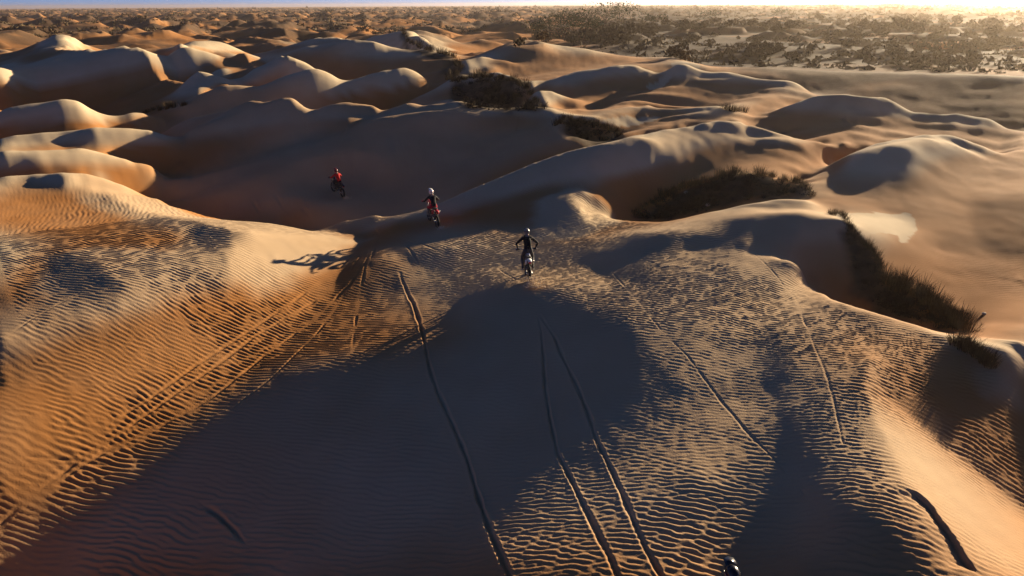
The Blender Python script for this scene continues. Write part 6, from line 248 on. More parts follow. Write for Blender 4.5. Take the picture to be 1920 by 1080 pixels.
-1,0,0,1,0,1,0,0,1,0,0,1,0,0,0,-1,0,-1,-1,-2,-2,-2,-4,-5,-7,-10,-13,-9,-4,3,3,4,2,2,0,0,1,-2,0,-1,0,0,2,3,3,3,2,1,-1,1,5,6,6,6,4,3,1,0,-2,-4,-7,-7,-8,-9,-7,-7,-4,-3,1,4,8,14,19,30,42,41,28,-27,-38,-12,1,2,2,1,-1,0,2,5,0,-7,-13,-16,-16,-9,3,6,4,3,2,3,2,1,1,0,-1,0,-1,0,-1,0,0,0,0,0,0,-1,0,-2,-2,-1,-2,-1,-3,-1,-2,-1,0,-1,-1,-1,-1,1,-1,0,-1,0,0,-2,0,-1,-1,0,0,-1,0,0,0,0,1,-1,1,0,1,0,0,0,1,0,0,0,0,0,0,0,0,0,1,-1,1,0,0,0,0,0,0,0,0,0,0,0,0,0,0,0,
-1,0,1,0,0,1,1,0,0,0,1,0,0,0,0,-1,0,-1,-2,-1,-2,-3,-4,-4,-4,-2,1,1,2,0,-1,-2,0,-2,-2,-2,-3,-1,-3,-3,-2,0,2,3,4,5,5,7,8,7,3,-1,-2,-4,-3,-3,1,-2,-4,-6,-8,-7,-7,-5,-3,-2,0,4,6,11,14,20,28,37,36,17,-18,-40,-21,-2,3,4,3,3,3,1,2,1,2,-3,-4,-9,-14,-9,1,6,3,1,1,0,-1,-1,-2,-2,-1,-2,-1,-2,-1,0,-1,0,-1,1,1,0,-3,-2,-3,-3,-2,-3,-1,-2,-1,0,-2,0,-1,0,0,-1,0,0,0,0,-1,0,-1,-1,-1,0,-1,1,0,0,1,1,0,1,0,0,0,0,1,0,0,0,0,0,0,1,0,0,0,0,0,1,-1,0,0,0,0,1,0,0,0,0,0,0,0,0,0,0,
-1,0,0,1,1,-1,1,1,0,0,0,1,-1,0,0,0,-1,-1,-1,-3,-2,-2,-2,-2,-1,2,6,6,2,-2,-2,-1,-1,0,0,-2,-1,-3,-2,-5,-4,-2,0,3,3,5,7,8,10,8,2,-4,-7,-7,-8,-6,-4,-3,-6,-10,-7,-6,-3,0,1,3,6,7,11,15,19,23,30,29,19,-12,-42,-43,-5,10,5,5,5,5,5,5,5,4,3,2,0,-1,-3,-2,-2,-3,-3,-3,-5,-3,-3,-4,-4,-3,-3,-2,-2,-1,-1,-2,0,-1,0,-1,-1,-2,-1,-3,-2,-3,-2,-1,-1,-1,-1,-1,1,-1,1,0,0,0,0,0,-1,-1,0,-1,-1,0,-1,-1,1,1,1,1,1,0,1,1,0,1,0,0,0,0,0,1,0,0,0,-1,1,0,0,0,0,0,1,0,0,0,0,-1,0,0,1,0,0,0,0,0,0,0,
-1,0,0,1,0,1,0,0,1,0,0,0,1,-1,0,-1,-1,-1,-2,0,-2,-3,-2,-1,1,3,5,6,0,-1,0,0,0,1,0,-1,-2,-2,-3,-2,-3,0,1,1,2,1,4,5,5,5,2,1,-2,-5,-6,-9,-8,-7,-10,-11,-8,-3,3,4,5,6,8,11,13,15,17,18,22,19,1,-24,-50,-14,-1,2,5,4,5,5,6,6,7,7,8,8,10,14,11,0,-11,-16,-14,-10,-7,-6,-5,-4,-3,-3,-2,-2,-1,-2,-2,-1,-3,-1,-2,-3,-3,-3,-2,1,-1,0,-1,0,0,0,1,0,0,1,-1,0,0,0,0,-1,1,-1,0,0,0,-1,0,1,2,1,2,1,1,1,-1,0,1,0,0,1,-1,0,1,-1,0,1,0,0,-1,0,1,0,0,0,0,0,0,0,0,0,0,0,-1,0,1,0,0,0,0,0,
-1,0,1,-1,1,1,0,0,0,1,0,0,0,0,-1,0,-1,-1,-1,-3,-1,-1,-1,1,1,3,4,2,1,-1,0,1,1,1,-1,-3,-4,-2,-1,1,2,1,0,0,0,1,0,1,1,2,1,2,1,1,-1,-2,-6,-6,-8,-10,-7,-3,1,3,4,6,7,9,10,8,7,7,9,2,-5,-16,-18,-5,0,2,2,3,1,2,3,4,3,5,4,8,13,13,9,0,-10,-13,-8,-7,-5,-3,-3,-2,-3,-2,-1,-2,-2,-2,-1,-2,-2,-2,-3,-2,-4,-1,0,0,2,1,0,1,0,1,0,1,0,0,1,0,0,-1,0,0,0,1,0,1,0,2,3,1,1,2,-1,1,-1,-1,1,0,-1,0,0,0,0,0,0,0,0,0,0,0,0,0,0,0,0,0,0,0,0,0,0,0,0,0,0,0,-1,0,0,0,0,0,
-1,0,0,1,1,0,0,1,0,0,0,0,0,0,-1,-1,-1,-1,-1,-1,-1,-1,0,0,2,3,2,2,0,0,1,0,0,-1,-2,-2,-2,-1,1,1,3,1,0,-1,-1,-1,-1,0,1,0,2,1,5,4,6,7,6,2,0,1,-5,-10,-11,-7,-4,0,1,1,1,-2,-4,0,7,5,-1,-5,-3,-2,1,-1,3,2,2,1,2,1,2,0,2,3,3,3,2,0,-3,-2,-3,-2,-1,-2,-1,-2,-1,-1,-2,-1,-2,0,-2,-2,-1,-2,-2,-1,-1,0,1,1,1,1,1,1,1,0,1,-1,0,1,0,0,0,1,-1,1,0,1,1,1,3,2,1,2,0,-1,0,-1,0,0,0,-1,1,-1,0,-1,1,0,-1,0,1,-1,0,0,0,1,-1,0,0,0,0,0,0,0,0,0,0,0,0,0,0,0,0,0,0,0,
-1,1,0,0,0,0,1,0,1,0,0,0,-1,0,0,-1,-1,-1,-2,0,-1,0,1,1,2,1,1,1,0,1,-1,-1,0,-1,0,-1,0,1,1,2,0,0,-1,-1,-1,-1,-1,0,0,1,2,4,2,5,4,2,1,0,5,9,6,-1,-5,-5,-5,-6,-5,-7,-10,-9,-3,8,12,8,-1,-5,-7,-1,-2,-3,-2,-1,2,1,1,2,-1,1,2,1,0,-2,1,2,0,0,0,-1,0,-1,-1,0,-1,-1,-1,-1,-1,-1,-1,-1,-1,-1,0,0,1,0,1,1,1,1,2,0,0,1,0,1,1,-1,0,0,1,0,2,0,1,1,1,1,1,1,1,0,0,-1,1,-1,0,0,-1,1,-1,0,0,0,-1,1,0,0,-1,0,0,1,0,-1,0,0,0,0,-1,0,0,0,0,0,1,0,0,0,0,0,0,0,0,0,
-1,0,1,0,0,1,0,0,0,1,0,-1,1,-1,-1,-1,-1,-1,0,-1,0,0,1,2,2,1,0,-2,1,-1,1,0,-1,-1,0,3,2,0,0,0,0,-1,-2,-1,-1,-1,1,0,0,2,2,2,3,2,1,-2,-4,-3,1,5,8,10,10,6,5,1,-3,-3,-4,-1,6,9,3,-11,-17,-16,-12,-4,-4,-3,-1,0,-1,0,0,-1,1,1,1,3,-1,0,-1,1,2,0,0,0,0,0,-1,-1,0,-1,-1,0,0,-2,0,0,0,0,1,-1,2,1,1,1,1,1,1,0,2,0,0,1,-1,1,1,1,-1,2,0,1,0,1,1,0,0,1,0,0,-1,1,-1,0,0,0,0,-1,0,1,0,0,0,-1,0,0,0,0,0,0,0,0,0,0,0,0,0,0,0,0,0,0,-1,0,0,0,0,0,0,0,0,0,
-1,0,0,1,1,-1,1,1,-1,0,0,1,-1,0,-1,0,-1,-1,-1,0,-1,2,2,2,1,0,-2,-3,0,1,1,1,1,0,1,1,1,0,-1,0,-1,-1,-1,-1,-1,0,0,0,2,1,3,2,1,1,-1,-1,-3,-2,2,6,10,16,16,13,7,4,3,1,3,6,5,-3,-21,-27,-21,-17,-10,-4,-4,-1,0,0,0,1,-1,-1,-1,1,1,-1,1,-1,1,1,0,0,0,1,-1,0,0,-1,0,0,0,-1,0,1,-1,0,1,1,1,1,1,1,1,2,0,1,0,2,-1,1,1,0,1,0,0,1,1,0,0,1,1,0,0,1,0,-1,0,0,0,-1,0,0,0,0,0,0,1,-1,0,0,0,0,0,0,0,0,0,-1,0,0,0,0,0,0,0,0,0,0,0,0,0,0,0,0,0,0,0,0,0,0,
-1,1,0,0,0,1,0,0,1,0,0,-1,0,0,-1,-1,0,-1,-1,0,1,1,1,3,2,0,-5,-4,-1,3,2,2,1,1,0,1,0,1,-1,-2,-1,-2,-1,-1,0,0,1,2,2,2,1,1,2,-1,1,0,0,3,7,10,16,19,14,8,1,-3,-4,-4,-4,-4,-4,-11,-22,-18,-14,-10,-6,-7,0,2,2,1,2,0,1,0,-1,-1,0,0,0,1,0,0,0,1,0,0,0,0,0,0,0,0,1,0,0,0,2,1,0,1,1,2,0,2,1,0,2,0,1,0,1,0,1,0,0,1,1,-1,1,0,1,0,0,0,0,0,0,0,0,-1,0,0,-1,1,-1,1,0,0,-1,0,0,0,0,0,0,0,0,0,0,0,0,0,0,0,0,0,0,0,0,0,0,0,0,0,0,0,0,0,0,0,0,0,
-1,0,1,0,0,0,0,1,0,0,0,0,0,-1,0,0,-2,0,0,-1,1,1,3,1,2,-1,-5,-5,2,3,3,2,1,1,0,0,0,-1,-1,-2,-2,-1,-1,0,0,1,1,2,2,2,1,2,1,1,0,2,5,7,10,14,18,13,2,-7,-9,-10,-10,-9,-11,-10,-5,-8,-10,-12,-9,-10,-4,0,4,4,2,3,1,3,2,1,0,-1,0,1,0,0,1,1,1,1,0,0,1,0,1,0,0,1,-1,2,0,1,1,1,2,2,0,1,2,0,1,1,0,1,1,0,1,0,0,1,0,0,0,1,0,0,0,0,0,0,-1,0,0,0,0,0,0,-1,1,-1,0,0,0,0,0,0,0,0,0,0,0,0,0,0,0,0,0,0,0,0,0,0,0,0,0,0,0,0,0,0,0,0,0,0,0,0,0,0,
-1,0,0,1,0,1,0,0,0,1,0,0,-2,0,0,-1,0,-1,0,0,1,0,0,2,1,-1,-3,-1,2,3,3,2,0,0,1,-1,0,-2,-3,-2,-1,-1,-1,0,1,2,2,2,2,2,2,1,1,2,2,5,6,8,10,11,7,-2,-14,-15,-10,-3,-4,-5,-5,-6,-7,-7,-8,-9,-11,-6,-1,4,4,3,2,1,1,1,2,1,1,1,1,1,2,1,2,1,1,1,1,1,0,1,-1,2,0,0,1,1,2,1,2,1,1,1,2,1,0,1,0,1,0,1,0,1,0,0,0,0,1,0,0,0,0,0,0,-1,0,0,1,-1,0,0,-1,1,-1,0,0,0,0,-1,1,0,0,0,0,0,0,0,0,0,0,0,0,0,0,0,0,0,0,0,0,0,-1,0,0,0,0,0,0,0,0,0,0,0,0,0,
-1,1,0,0,1,0,0,0,0,0,0,0,0,-1,0,-1,0,0,-1,0,-1,1,0,-1,-1,0,3,4,2,3,1,0,1,-1,-1,0,-2,-2,-3,-3,-2,-1,1,1,2,2,3,3,2,2,1,1,1,3,4,5,6,6,5,1,-4,-9,-11,-9,-4,-1,0,0,-3,-5,-10,-8,-8,-8,-7,-4,1,4,2,1,1,0,1,0,-1,1,2,2,2,3,2,2,2,1,2,1,1,0,1,0,1,0,1,0,3,1,2,2,1,2,1,0,1,1,1,0,1,0,1,0,0,0,0,0,0,0,0,0,0,0,0,-1,0,1,-1,0,-1,1,0,-1,0,0,0,0,-1,1,0,0,-1,0,1,0,0,0,-1,0,0,0,0,0,0,0,0,0,0,0,0,0,0,0,1,0,0,0,0,0,0,0,0,0,0,0,0,0,
-1,0,0,1,0,0,1,-1,1,0,0,0,0,0,-2,0,0,-1,0,0,-1,-1,-1,-2,-2,2,7,9,4,0,0,-1,-2,-1,-1,-1,-2,-3,-3,-2,-2,0,1,1,3,3,3,3,3,1,1,1,1,3,4,4,4,3,-1,-4,-9,-10,-6,-2,1,0,0,0,0,-5,-10,-10,-7,-5,-4,-2,2,0,2,-1,-1,0,0,-1,-1,1,2,4,4,2,3,3,1,2,1,1,0,2,0,1,0,0,1,2,1,3,1,2,2,1,1,1,0,0,0,1,0,0,0,0,0,0,0,0,0,0,0,0,-1,0,0,0,0,-1,1,-1,1,-1,0,0,0,-1,1,0,0,-1,1,0,0,0,-1,0,0,0,1,0,0,0,0,0,0,0,0,0,0,0,0,0,0,0,0,0,0,0,0,0,0,0,0,0,0,0,0,0,
-1,0,1,0,0,0,0,1,0,0,0,0,0,-1,0,-1,-1,0,0,-1,-1,-2,-1,-2,0,4,10,9,3,0,-2,-1,-3,-2,-2,-2,-2,-3,-2,-2,-1,-1,1,3,3,5,4,4,1,0,-1,0,2,2,4,3,2,0,-3,-7,-9,-7,-3,0,0,0,1,1,0,-3,-6,-8,-7,-4,-3,-2,0,0,-1,0,-1,-1,-1,0,1,1,4,3,3,3,2,2,2,1,1,0,2,-1,2,0,2,1,1,1,2,2,3,1,0,1,1,0,0,0,0,0,0,0,0,-1,0,0,-1,1,0,-1,0,0,0,0,-1,1,-1,1,-1,1,-1,0,0,0,0,0,0,0,0,0,-1,0,0,0,0,0,0,0,0,0,0,0,0,1,0,0,0,0,0,0,0,0,0,0,0,0,0,0,0,0,0,0,0,0,0,0,0,0,
0,-1,0,0,1,1,0,0,0,0,0,0,-1,0,0,-1,0,-1,-1,-1,-1,0,-2,1,2,4,8,7,4,0,-2,-5,-3,-3,-3,-2,-3,-1,-1,-1,-2,1,2,3,5,4,6,4,1,-4,-3,-1,2,3,2,2,1,-2,-4,-6,-7,-6,-1,0,0,1,1,-1,0,1,-4,-5,-6,-5,-3,-1,-2,-1,-1,-1,-1,0,0,1,1,2,3,3,3,2,2,1,1,2,1,1,0,2,0,1,2,2,1,3,1,0,0,1,0,0,0,0,0,0,0,0,0,0,-1,1,-1,0,1,-1,0,0,0,-1,0,0,0,0,0,0,0,0,0,0,0,0,0,0,-1,1,0,0,0,0,0,0,0,0,0,0,0,0,0,0,0,-1,0,0,0,1,0,0,0,0,0,0,0,0,0,0,1,0,0,0,0,0,0,0,0,0,
-1,1,0,0,0,0,1,0,0,0,0,-1,1,-1,0,0,-2,-1,0,-1,0,-1,0,1,3,5,6,7,3,2,-4,-6,-6,-5,-2,-3,-1,-2,0,-1,1,-1,3,5,6,8,7,3,-6,-9,-5,0,4,3,4,2,-1,-3,-4,-7,-6,-4,0,2,0,0,-1,1,0,-1,-1,-4,-5,-3,-3,-3,-1,-1,-2,-1,1,0,1,1,3,3,2,3,1,3,1,1,1,0,1,1,1,1,2,2,0,2,3,0,1,-1,0,-1,1,-1,0,0,0,0,0,0,0,-1,1,-1,1,-1,0,0,0,0,0,0,1,-1,1,-1,1,-1,1,-1,0,0,0,0,0,0,0,-1,0,1,0,0,0,0,0,0,0,0,0,0,0,0,0,0,0,0,1,-1,0,0,0,0,1,0,0,0,0,0,-1,1,0,0,0,0,0,0,0,0,
-1,0,0,1,0,0,0,1,0,0,0,0,-1,0,-1,-1,0,0,-2,0,-1,0,2,2,3,5,6,6,5,1,-7,-10,-8,-4,-2,-1,-2,0,0,0,-1,1,4,8,9,8,6,-2,-13,-16,-4,6,6,7,3,1,-1,-4,-6,-5,-6,-2,1,2,1,-1,1,-1,0,-1,-1,-3,-3,-5,-2,-2,-2,-1,0,0,0,1,2,3,1,3,2,2,2,1,1,1,0,1,1,0,2,1,0,2,2,0,1,1,-1,1,-1,0,-1,0,0,0,0,0,0,0,0,0,0,0,0,1,-1,0,0,0,0,0,0,1,-1,1,-1,1,-1,0,1,0,-1,0,0,0,0,0,0,-1,0,0,0,0,1,0,0,0,0,0,0,0,0,1,0,0,-1,1,0,0,0,1,-1,0,0,1,0,0,0,-1,0,1,0,0,0,0,0,0,
-1,0,1,0,0,0,0,0,1,0,0,-1,0,0,0,-1,0,-2,0,0,0,0,1,3,4,5,5,6,7,-1,-11,-14,-10,-3,0,1,0,0,0,-1,-1,1,6,9,8,7,2,-8,-18,-12,3,10,9,6,3,0,-4,-4,-5,-5,-3,-3,0,1,1,1,-1,0,0,1,-2,-3,-4,-2,-4,-1,-2,0,0,1,1,2,2,2,3,2,2,1,1,0,1,0,1,1,0,1,0,1,2,0,1,2,0,0,0,-1,0,0,-1,1,-1,0,0,0,0,0,0,1,0,0,0,-1,1,0,0,0,0,1,-1,0,1,0,0,0,0,0,-1,0,0,0,0,0,0,0,0,0,0,0,0,1,-1,0,0,0,0,0,1,0,0,0,0,1,0,-1,1,0,1,-1,0,1,0,-1,0,0,1,0,0,-1,0,0,0,0,0,0,
-1,1,-1,0,1,1,0,0,-1,0,0,1,0,-1,-1,0,-1,0,-1,0,0,2,1,3,3,5,6,5,3,-1,-11,-15,-10,-4,1,3,2,-1,0,0,-1,1,6,7,4,0,-6,-9,-4,5,10,7,7,1,0,-4,-4,-5,-4,-5,-3,-2,0,0,0,-1,1,0,1,-1,0,-3,-3,-4,-1,-2,0,0,1,2,2,3,2,2,2,0,2,0,0,1,0,0,1,0,0,2,1,1,0,1,1,0,0,0,0,0,0,-1,1,-1,0,0,0,1,0,0,0,0,0,0,0,1,-1,1,-1,1,0,0,1,0,0,0,0,-1,0,0,-1,0,0,0,0,0,0,0,0,0,0,0,1,-1,0,0,0,1,0,1,-1,1,0,0,1,-1,1,0,0,0,0,0,1,-1,0,0,1,0,-1,0,0,0,0,0,0,0,0,0,
-1,0,1,0,0,0,0,0,1,0,0,0,-1,0,0,-1,-1,0,0,-1,1,1,3,2,4,3,3,2,0,-2,-7,-8,-11,-8,2,3,3,1,-1,1,-1,2,5,3,0,-6,-8,-1,12,18,10,3,-2,-2,-5,-4,-5,-6,-5,-3,-3,-2,-2,0,0,0,0,1,-1,1,0,-3,-2,-2,-2,0,0,1,2,2,3,2,2,2,1,1,-1,0,0,0,-1,1,0,1,1,1,1,0,2,0,0,1,0,0,0,0,0,0,0,0,0,0,1,-1,0,0,0,0,0,1,0,-1,1,0,0,0,0,0,0,1,0,-1,0,-1,0,-1,1,-1,0,0,0,0,0,0,0,1,0,0,-1,1,0,1,0,0,1,0,1,0,1,0,0,0,0,1,-1,1,-1,0,0,0,0,0,-1,0,0,0,0,0,0,0,0,0,0,0,
-1,0,0,1,0,0,0,0,0,0,0,0,1,-1,-1,0,-1,0,0,0,1,1,2,3,3,3,0,-1,-2,-4,-4,-4,-8,-9,-2,5,4,3,0,0,2,3,3,2,-2,-4,-3,4,16,17,5,-1,-5,-5,-6,-6,-5,-4,-5,-3,-3,-2,-1,-1,-1,1,0,-1,1,0,-1,-1,-2,-1,0,1,2,2,2,2,2,3,2,1,-1,0,-1,-1,-1,-1,1,0,1,1,1,1,1,1,1,1,0,0,0,1,0,0,-1,1,-1,0,1,0,-1,1,0,0,0,0,0,0,0,0,0,0,1,0,0,0,0,-1,0,-1,-1,0,-1,0,0,1,0,0,0,0,0,0,0,0,0,0,1,-1,1,0,1,0,1,0,1,1,1,1,0,1,-1,-1,1,-1,0,0,-1,0,0,0,0,0,-1,0,0,0,0,0,0,0,0,0,
-1,0,1,0,0,0,0,1,0,0,0,0,-1,1,-1,-1,0,-1,0,0,2,1,2,2,2,1,0,-3,-5,-6,-3,-2,-3,-6,-1,2,3,1,2,4,5,5,3,1,-2,-2,1,7,11,9,2,-4,-4,-6,-5,-6,-5,-5,-3,-4,-2,-2,-1,-2,0,0,0,0,0,0,0,0,-1,0,1,2,2,2,3,3,3,2,2,-2,-3,-3,-2,-1,0,0,1,2,1,1,2,1,1,2,0,1,0,0,1,-1,0,0,0,0,0,1,-1,0,1,-1,0,0,0,0,0,0,0,0,0,0,-1,0,0,0,-1,0,-1,0,-1,0,1,0,0,0,0,0,0,0,0,0,0,0,0,1,-1,1,0,0,1,0,0,2,1,2,2,1,0,-1,-1,0,-2,0,0,-1,0,0,-1,0,0,-1,1,0,0,0,0,0,-1,0,0,0,
-1,0,0,0,0,1,0,0,0,0,1,0,0,-1,0,0,-1,-1,0,1,0,3,1,2,2,-1,-1,-4,-6,-5,-3,-1,-3,-1,-1,-1,1,3,4,7,10,9,3,-4,-2,-1,2,5,7,4,0,-4,-6,-5,-6,-5,-5,-4,-3,-3,-2,-1,-2,0,0,-1,0,0,0,0,-1,0,1,2,3,1,3,4,2,3,2,1,-2,-4,-5,-4,-1,0,1,2,2,2,2,2,2,1,1,1,0,0,1,0,-1,1,-1,0,1,-1,1,-1,1,0,-1,0,0,0,0,0,0,-1,0,1,-1,0,0,-1,0,-1,0,-1,-1,1,1,0,0,0,0,0,0,0,0,0,0,0,0,0,0,-1,0,0,0,0,0,0,1,0,2,1,3,1,0,-2,0,-1,0,-1,-1,1,-1,0,0,0,0,0,0,0,0,0,-1,0,1,0,0,0,
-2,1,0,1,0,-1,1,0,0,1,0,0,0,-1,0,-1,-1,0,0,1,1,1,2,2,-1,1,-3,-3,-5,-6,-3,-2,-1,-2,0,1,2,5,7,9,10,8,-1,-2,-2,0,1,3,3,1,-2,-4,-5,-6,-4,-5,-5,-3,-4,-2,-1,-2,0,0,0,0,-1,-1,-1,0,1,1,2,3,2,4,3,1,2,1,1,-2,-3,-7,-6,-3,1,4,4,3,3,3,2,2,1,1,1,-1,1,0,0,-1,0,-1,1,0,0,0,0,0,-1,1,0,-1,0,0,-1,0,0,0,0,-1,0,-1,1,0,-1,-1,0,0,1,-1,1,0,0,1,0,0,0,0,0,0,0,0,0,-1,0,0,0,-1,0,-1,-1,1,-1,-1,0,1,-1,1,0,1,0,0,0,1,0,0,0,0,1,-1,0,1,0,0,0,-1,1,0,0,0,0,0,
-1,0,1,-1,1,0,0,0,1,0,0,-1,0,1,-2,0,0,0,0,0,1,1,2,0,1,-2,-2,-4,-4,-4,-3,-2,-1,-1,1,3,4,7,8,7,8,3,0,-3,-1,0,2,1,1,-1,-4,-3,-5,-5,-5,-5,-3,-3,-2,-1,-1,0,1,1,0,-1,-2,-1,-1,-2,0,2,4,4,3,2,2,2,0,-1,-2,-2,-4,-5,-6,-1,4,4,5,4,3,2,3,1,0,1,0,0,0,0,-1,1,0,0,-1,0,0,0,-1,0,0,-1,0,1,-1,0,0,0,-1,0,0,0,0,0,-1,0,-1,1,0,0,-1,1,0,1,0,0,0,0,0,0,0,0,0,0,0,0,0,0,0,0,-1,1,-1,-1,0,0,-2,-2,-2,-2,0,1,1,1,1,0,1,0,1,0,0,1,0,0,0,0,0,1,0,0,0,0,0,0,
0,-1,0,1,-1,1,0,0,0,0,0,1,0,-1,0,-1,0,0,0,0,1,1,0,1,0,-1,-2,-2,-3,-3,-2,-2,-1,0,2,3,4,5,6,4,3,3,-1,0,-1,0,0,1,-1,-1,-2,-4,-3,-4,-4,-2,-3,-2,-1,1,-1,2,1,1,1,0,-2,-2,-3,-3,-1,3,4,2,4,2,0,0,0,0,-1,-2,-2,-2,-4,-2,1,5,4,3,3,1,1,0,1,0,0,0,0,-1,1,-1,0,0,1,-1,0,0,0,0,0,-1,0,0,0,-1,1,-1,0,0,-1,0,0,0,0,0,1,-1,0,0,1,0,0,0,-1,0,0,0,1,0,0,0,0,0,0,0,0,0,0,1,0,0,0,0,-1,-1,-1,-2,-2,-1,0,0,1,0,1,0,0,1,0,0,1,0,0,0,0,1,0,0,0,0,0,0,0,0], float).reshape(GM, GN)
GRID = np.cumsum(np.cumsum(_raw, axis=1), axis=0) / 100.0
# relief against the neighbourhood (about 4 m around): crowns positive, troughs negative
def _blur(G):
    rr = np.exp(np.linspace(U0, U1, GM)); du = (U1 - U0) / (GM - 1); dp = (A1 - A0) / (GN - 1); out = np.zeros_like(G)
    for i in range(GM):
        rad = 3.2 + .03 * rr[i]; a = int(min(round(rad / (rr[i] * du)), 14)); b = int(min(round(rad / (rr[i] * dp)), 40))
        S = G[max(0, i - a):i + a + 1].mean(0); P = np.pad(S, b, mode='edge'); c = np.cumsum(np.r_[0, P]); out[i] = (c[2 * b + 1:] - c[:-2 * b - 1]) / (2 * b + 1)
    return out
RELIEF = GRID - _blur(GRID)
_rg = np.exp(np.linspace(U0, U1, GM))[:, None]
GRID = GRID + .8 * RELIEF * np.clip((_rg - 32) / 25, 0, 1)
def _cub(t):
    t2, t3 = t * t, t * t * t
    s = np.stack([(1 - 3 * t + 3 * t2 - t3) / 6, (4 - 6 * t2 + 3 * t3) / 6, (1 + 3 * t + 3 * t2 - 3 * t3) / 6, t3 / 6])
    c = np.stack([(-t + 2 * t2 - t3) / 2, (2 - 5 * t2 + 3 * t3) / 2, (t + 4 * t2 - 3 * t3) / 2, (t3 - t2) / 2])
    return .35 * s + .65 * c
def grid_rows(a, n):
    a = np.clip(a, 0, n - 1.0001); i = a.astype(int); w = _cub(a - i)
    idx = np.clip(np.stack([i - 1, i, i + 1, i + 2]), 0, n - 1)
    return idx, w
def survey(x, y):
    r = np.hypot(x, y); az = np.arctan2(x, y)
    ia, wa = grid_rows((np.log(np.maximum(r, 1e-3)) - U0) / (U1 - U0) * (GM - 1), GM)
    ib, wb = grid_rows((az - A0) / (A1 - A0) * (GN - 1), GN)
    z = np.zeros(np.shape(x))
    for k in range(4):
        for l in range(4):
            z = z + wa[k] * wb[l] * GRID[ia[k], ib[l]]
    return z
def far_dunes(x, y):
    # dune backs that climb gently toward the sun and end in a steep sunlit slip face
    X = x * .87 + y * .5; Y = -x * .5 + y * .87       # X runs toward the sun
    h = 0
    for lam, A, o in ((46., 4.6, 0.), (23., 2.4, 57.)):
        w = lam * 1.3 * (fbm(X / (1.6 * lam) + o, Y / (1.1 * lam) - o, 3) - .5)
        f = (X + w) / lam; f = f - np.floor(f)
        saw = np.where(f < .76, f / .76, (1 - f) / .24)
        amp = smoothstep(.36, .68, fbm(X / (1.1 * lam) + 2 * o + 5, Y / (.75 * lam) + 9 - o, 3))
        h = h + A * saw * amp
    return h - 1.6 + 3.0 * (fbm(x / 160, y / 160, 2) - .5)
def plain(x, y):
    r = np.hypot(x, y)
    hum = smoothstep(.5, .72, fbm(x / 17 + 7, y / 17, 3)) * 2.2 * smoothstep(80, 130, r)
    return .2 + hum + 1.4 * (fbm(x / 45 + 7, y / 45, 3) - .5) + 7 * (fbm(x / 420, y / 420, 2) - .38) * smoothstep(250, 700, r)
def base_height(x, y):
    r = np.hypot(x, y); az = np.degrees(np.arctan2(x, y))
    z = survey(x, y)
    # small dunes riding on the large ones beyond the valley
    X = x * .72 + y * .69; Y = -x * .69 + y * .72; lam = 17.
    f = (X + 20 * (fbm(X / 26 + 1, Y / 18, 3) - .5)) / lam; f = f - np.floor(f)
    saw = np.where(f < .76, f / .76, (1 - f) / .24)
    z = z + 1.9 * saw * smoothstep(.40, .66, fbm(X / 20 + 5, Y / 15 + 2, 3)) * smoothstep(62, 95, r) * smoothstep(6, 0, az)
    right = smoothstep(2, 9, az + 4 * (vnoise(x / 60, y / 60) - .5)) * smoothstep(900, 300, r)
    far = far_dunes(x, y) * (1 - right) + plain(x, y) * right
    k = smoothstep(130, 260, r)
    side = np.maximum(smoothstep(44, 56, np.abs(az)), smoothstep(8, 6, r) * 0)
    z = z * (1 - k) + far * k
    z = z * (1 - side * .8)
    return z
def ray(u, v):
    x = (np.asarray(u, float) - 960) / FOCAL; y = (540 - np.asarray(v, float)) / FOCAL
    xp = x * math.cos(ROLL) + y * math.sin(ROLL); yp = y * math.cos(ROLL) - x * math.sin(ROLL)
    return np.stack([xp, yp * math.sin(PITCH) + math.cos(PITCH), yp * math.cos(PITCH) - math.sin(PITCH)], -1)
def at(u, v, rmin=7.0, rmax=900.0):
    """the ground point seen from the camera in the direction of a picture point (bare dunes, without ripples)"""
    d = ray(u, v); hd = math.hypot(d[0], d[1]); r = np.geomspace(rmin, rmax, 2600)
    zs = base_height(r * d[0] / hd, r * d[1] / hd); zr = CAM_H + r * d[2] / hd
    hit = np.nonzero(zr <= zs)[0]
    i = hit[0] if len(hit) else len(r) - 1
    return Vector((r[i] * d[0] / hd, r[i] * d[1] / hd, zs[i]))
def world_line(px):
    out = []
    for (a, b) in zip(px[:-1], px[1:]):
        n = max(1, int(math.hypot(b[0] - a[0], b[1] - a[1]) / 30))
        for k in range(n): out.append(at(a[0] + (b[0] - a[0]) * k / n, a[1] + (b[1] - a[1]) * k / n))
    out.append(at(*px[-1])); P = np.array([[p.x, p.y] for p in out]); r = np.hypot(P[:, 0], P[:, 1]); n = len(r)
    med = np.array([np.median(r[max(0, i - 3):i + 4]) for i in range(n)]); k = np.where(np.abs(r / med - 1) > .12, med / r, 1.0)
    return P * k[:, None]

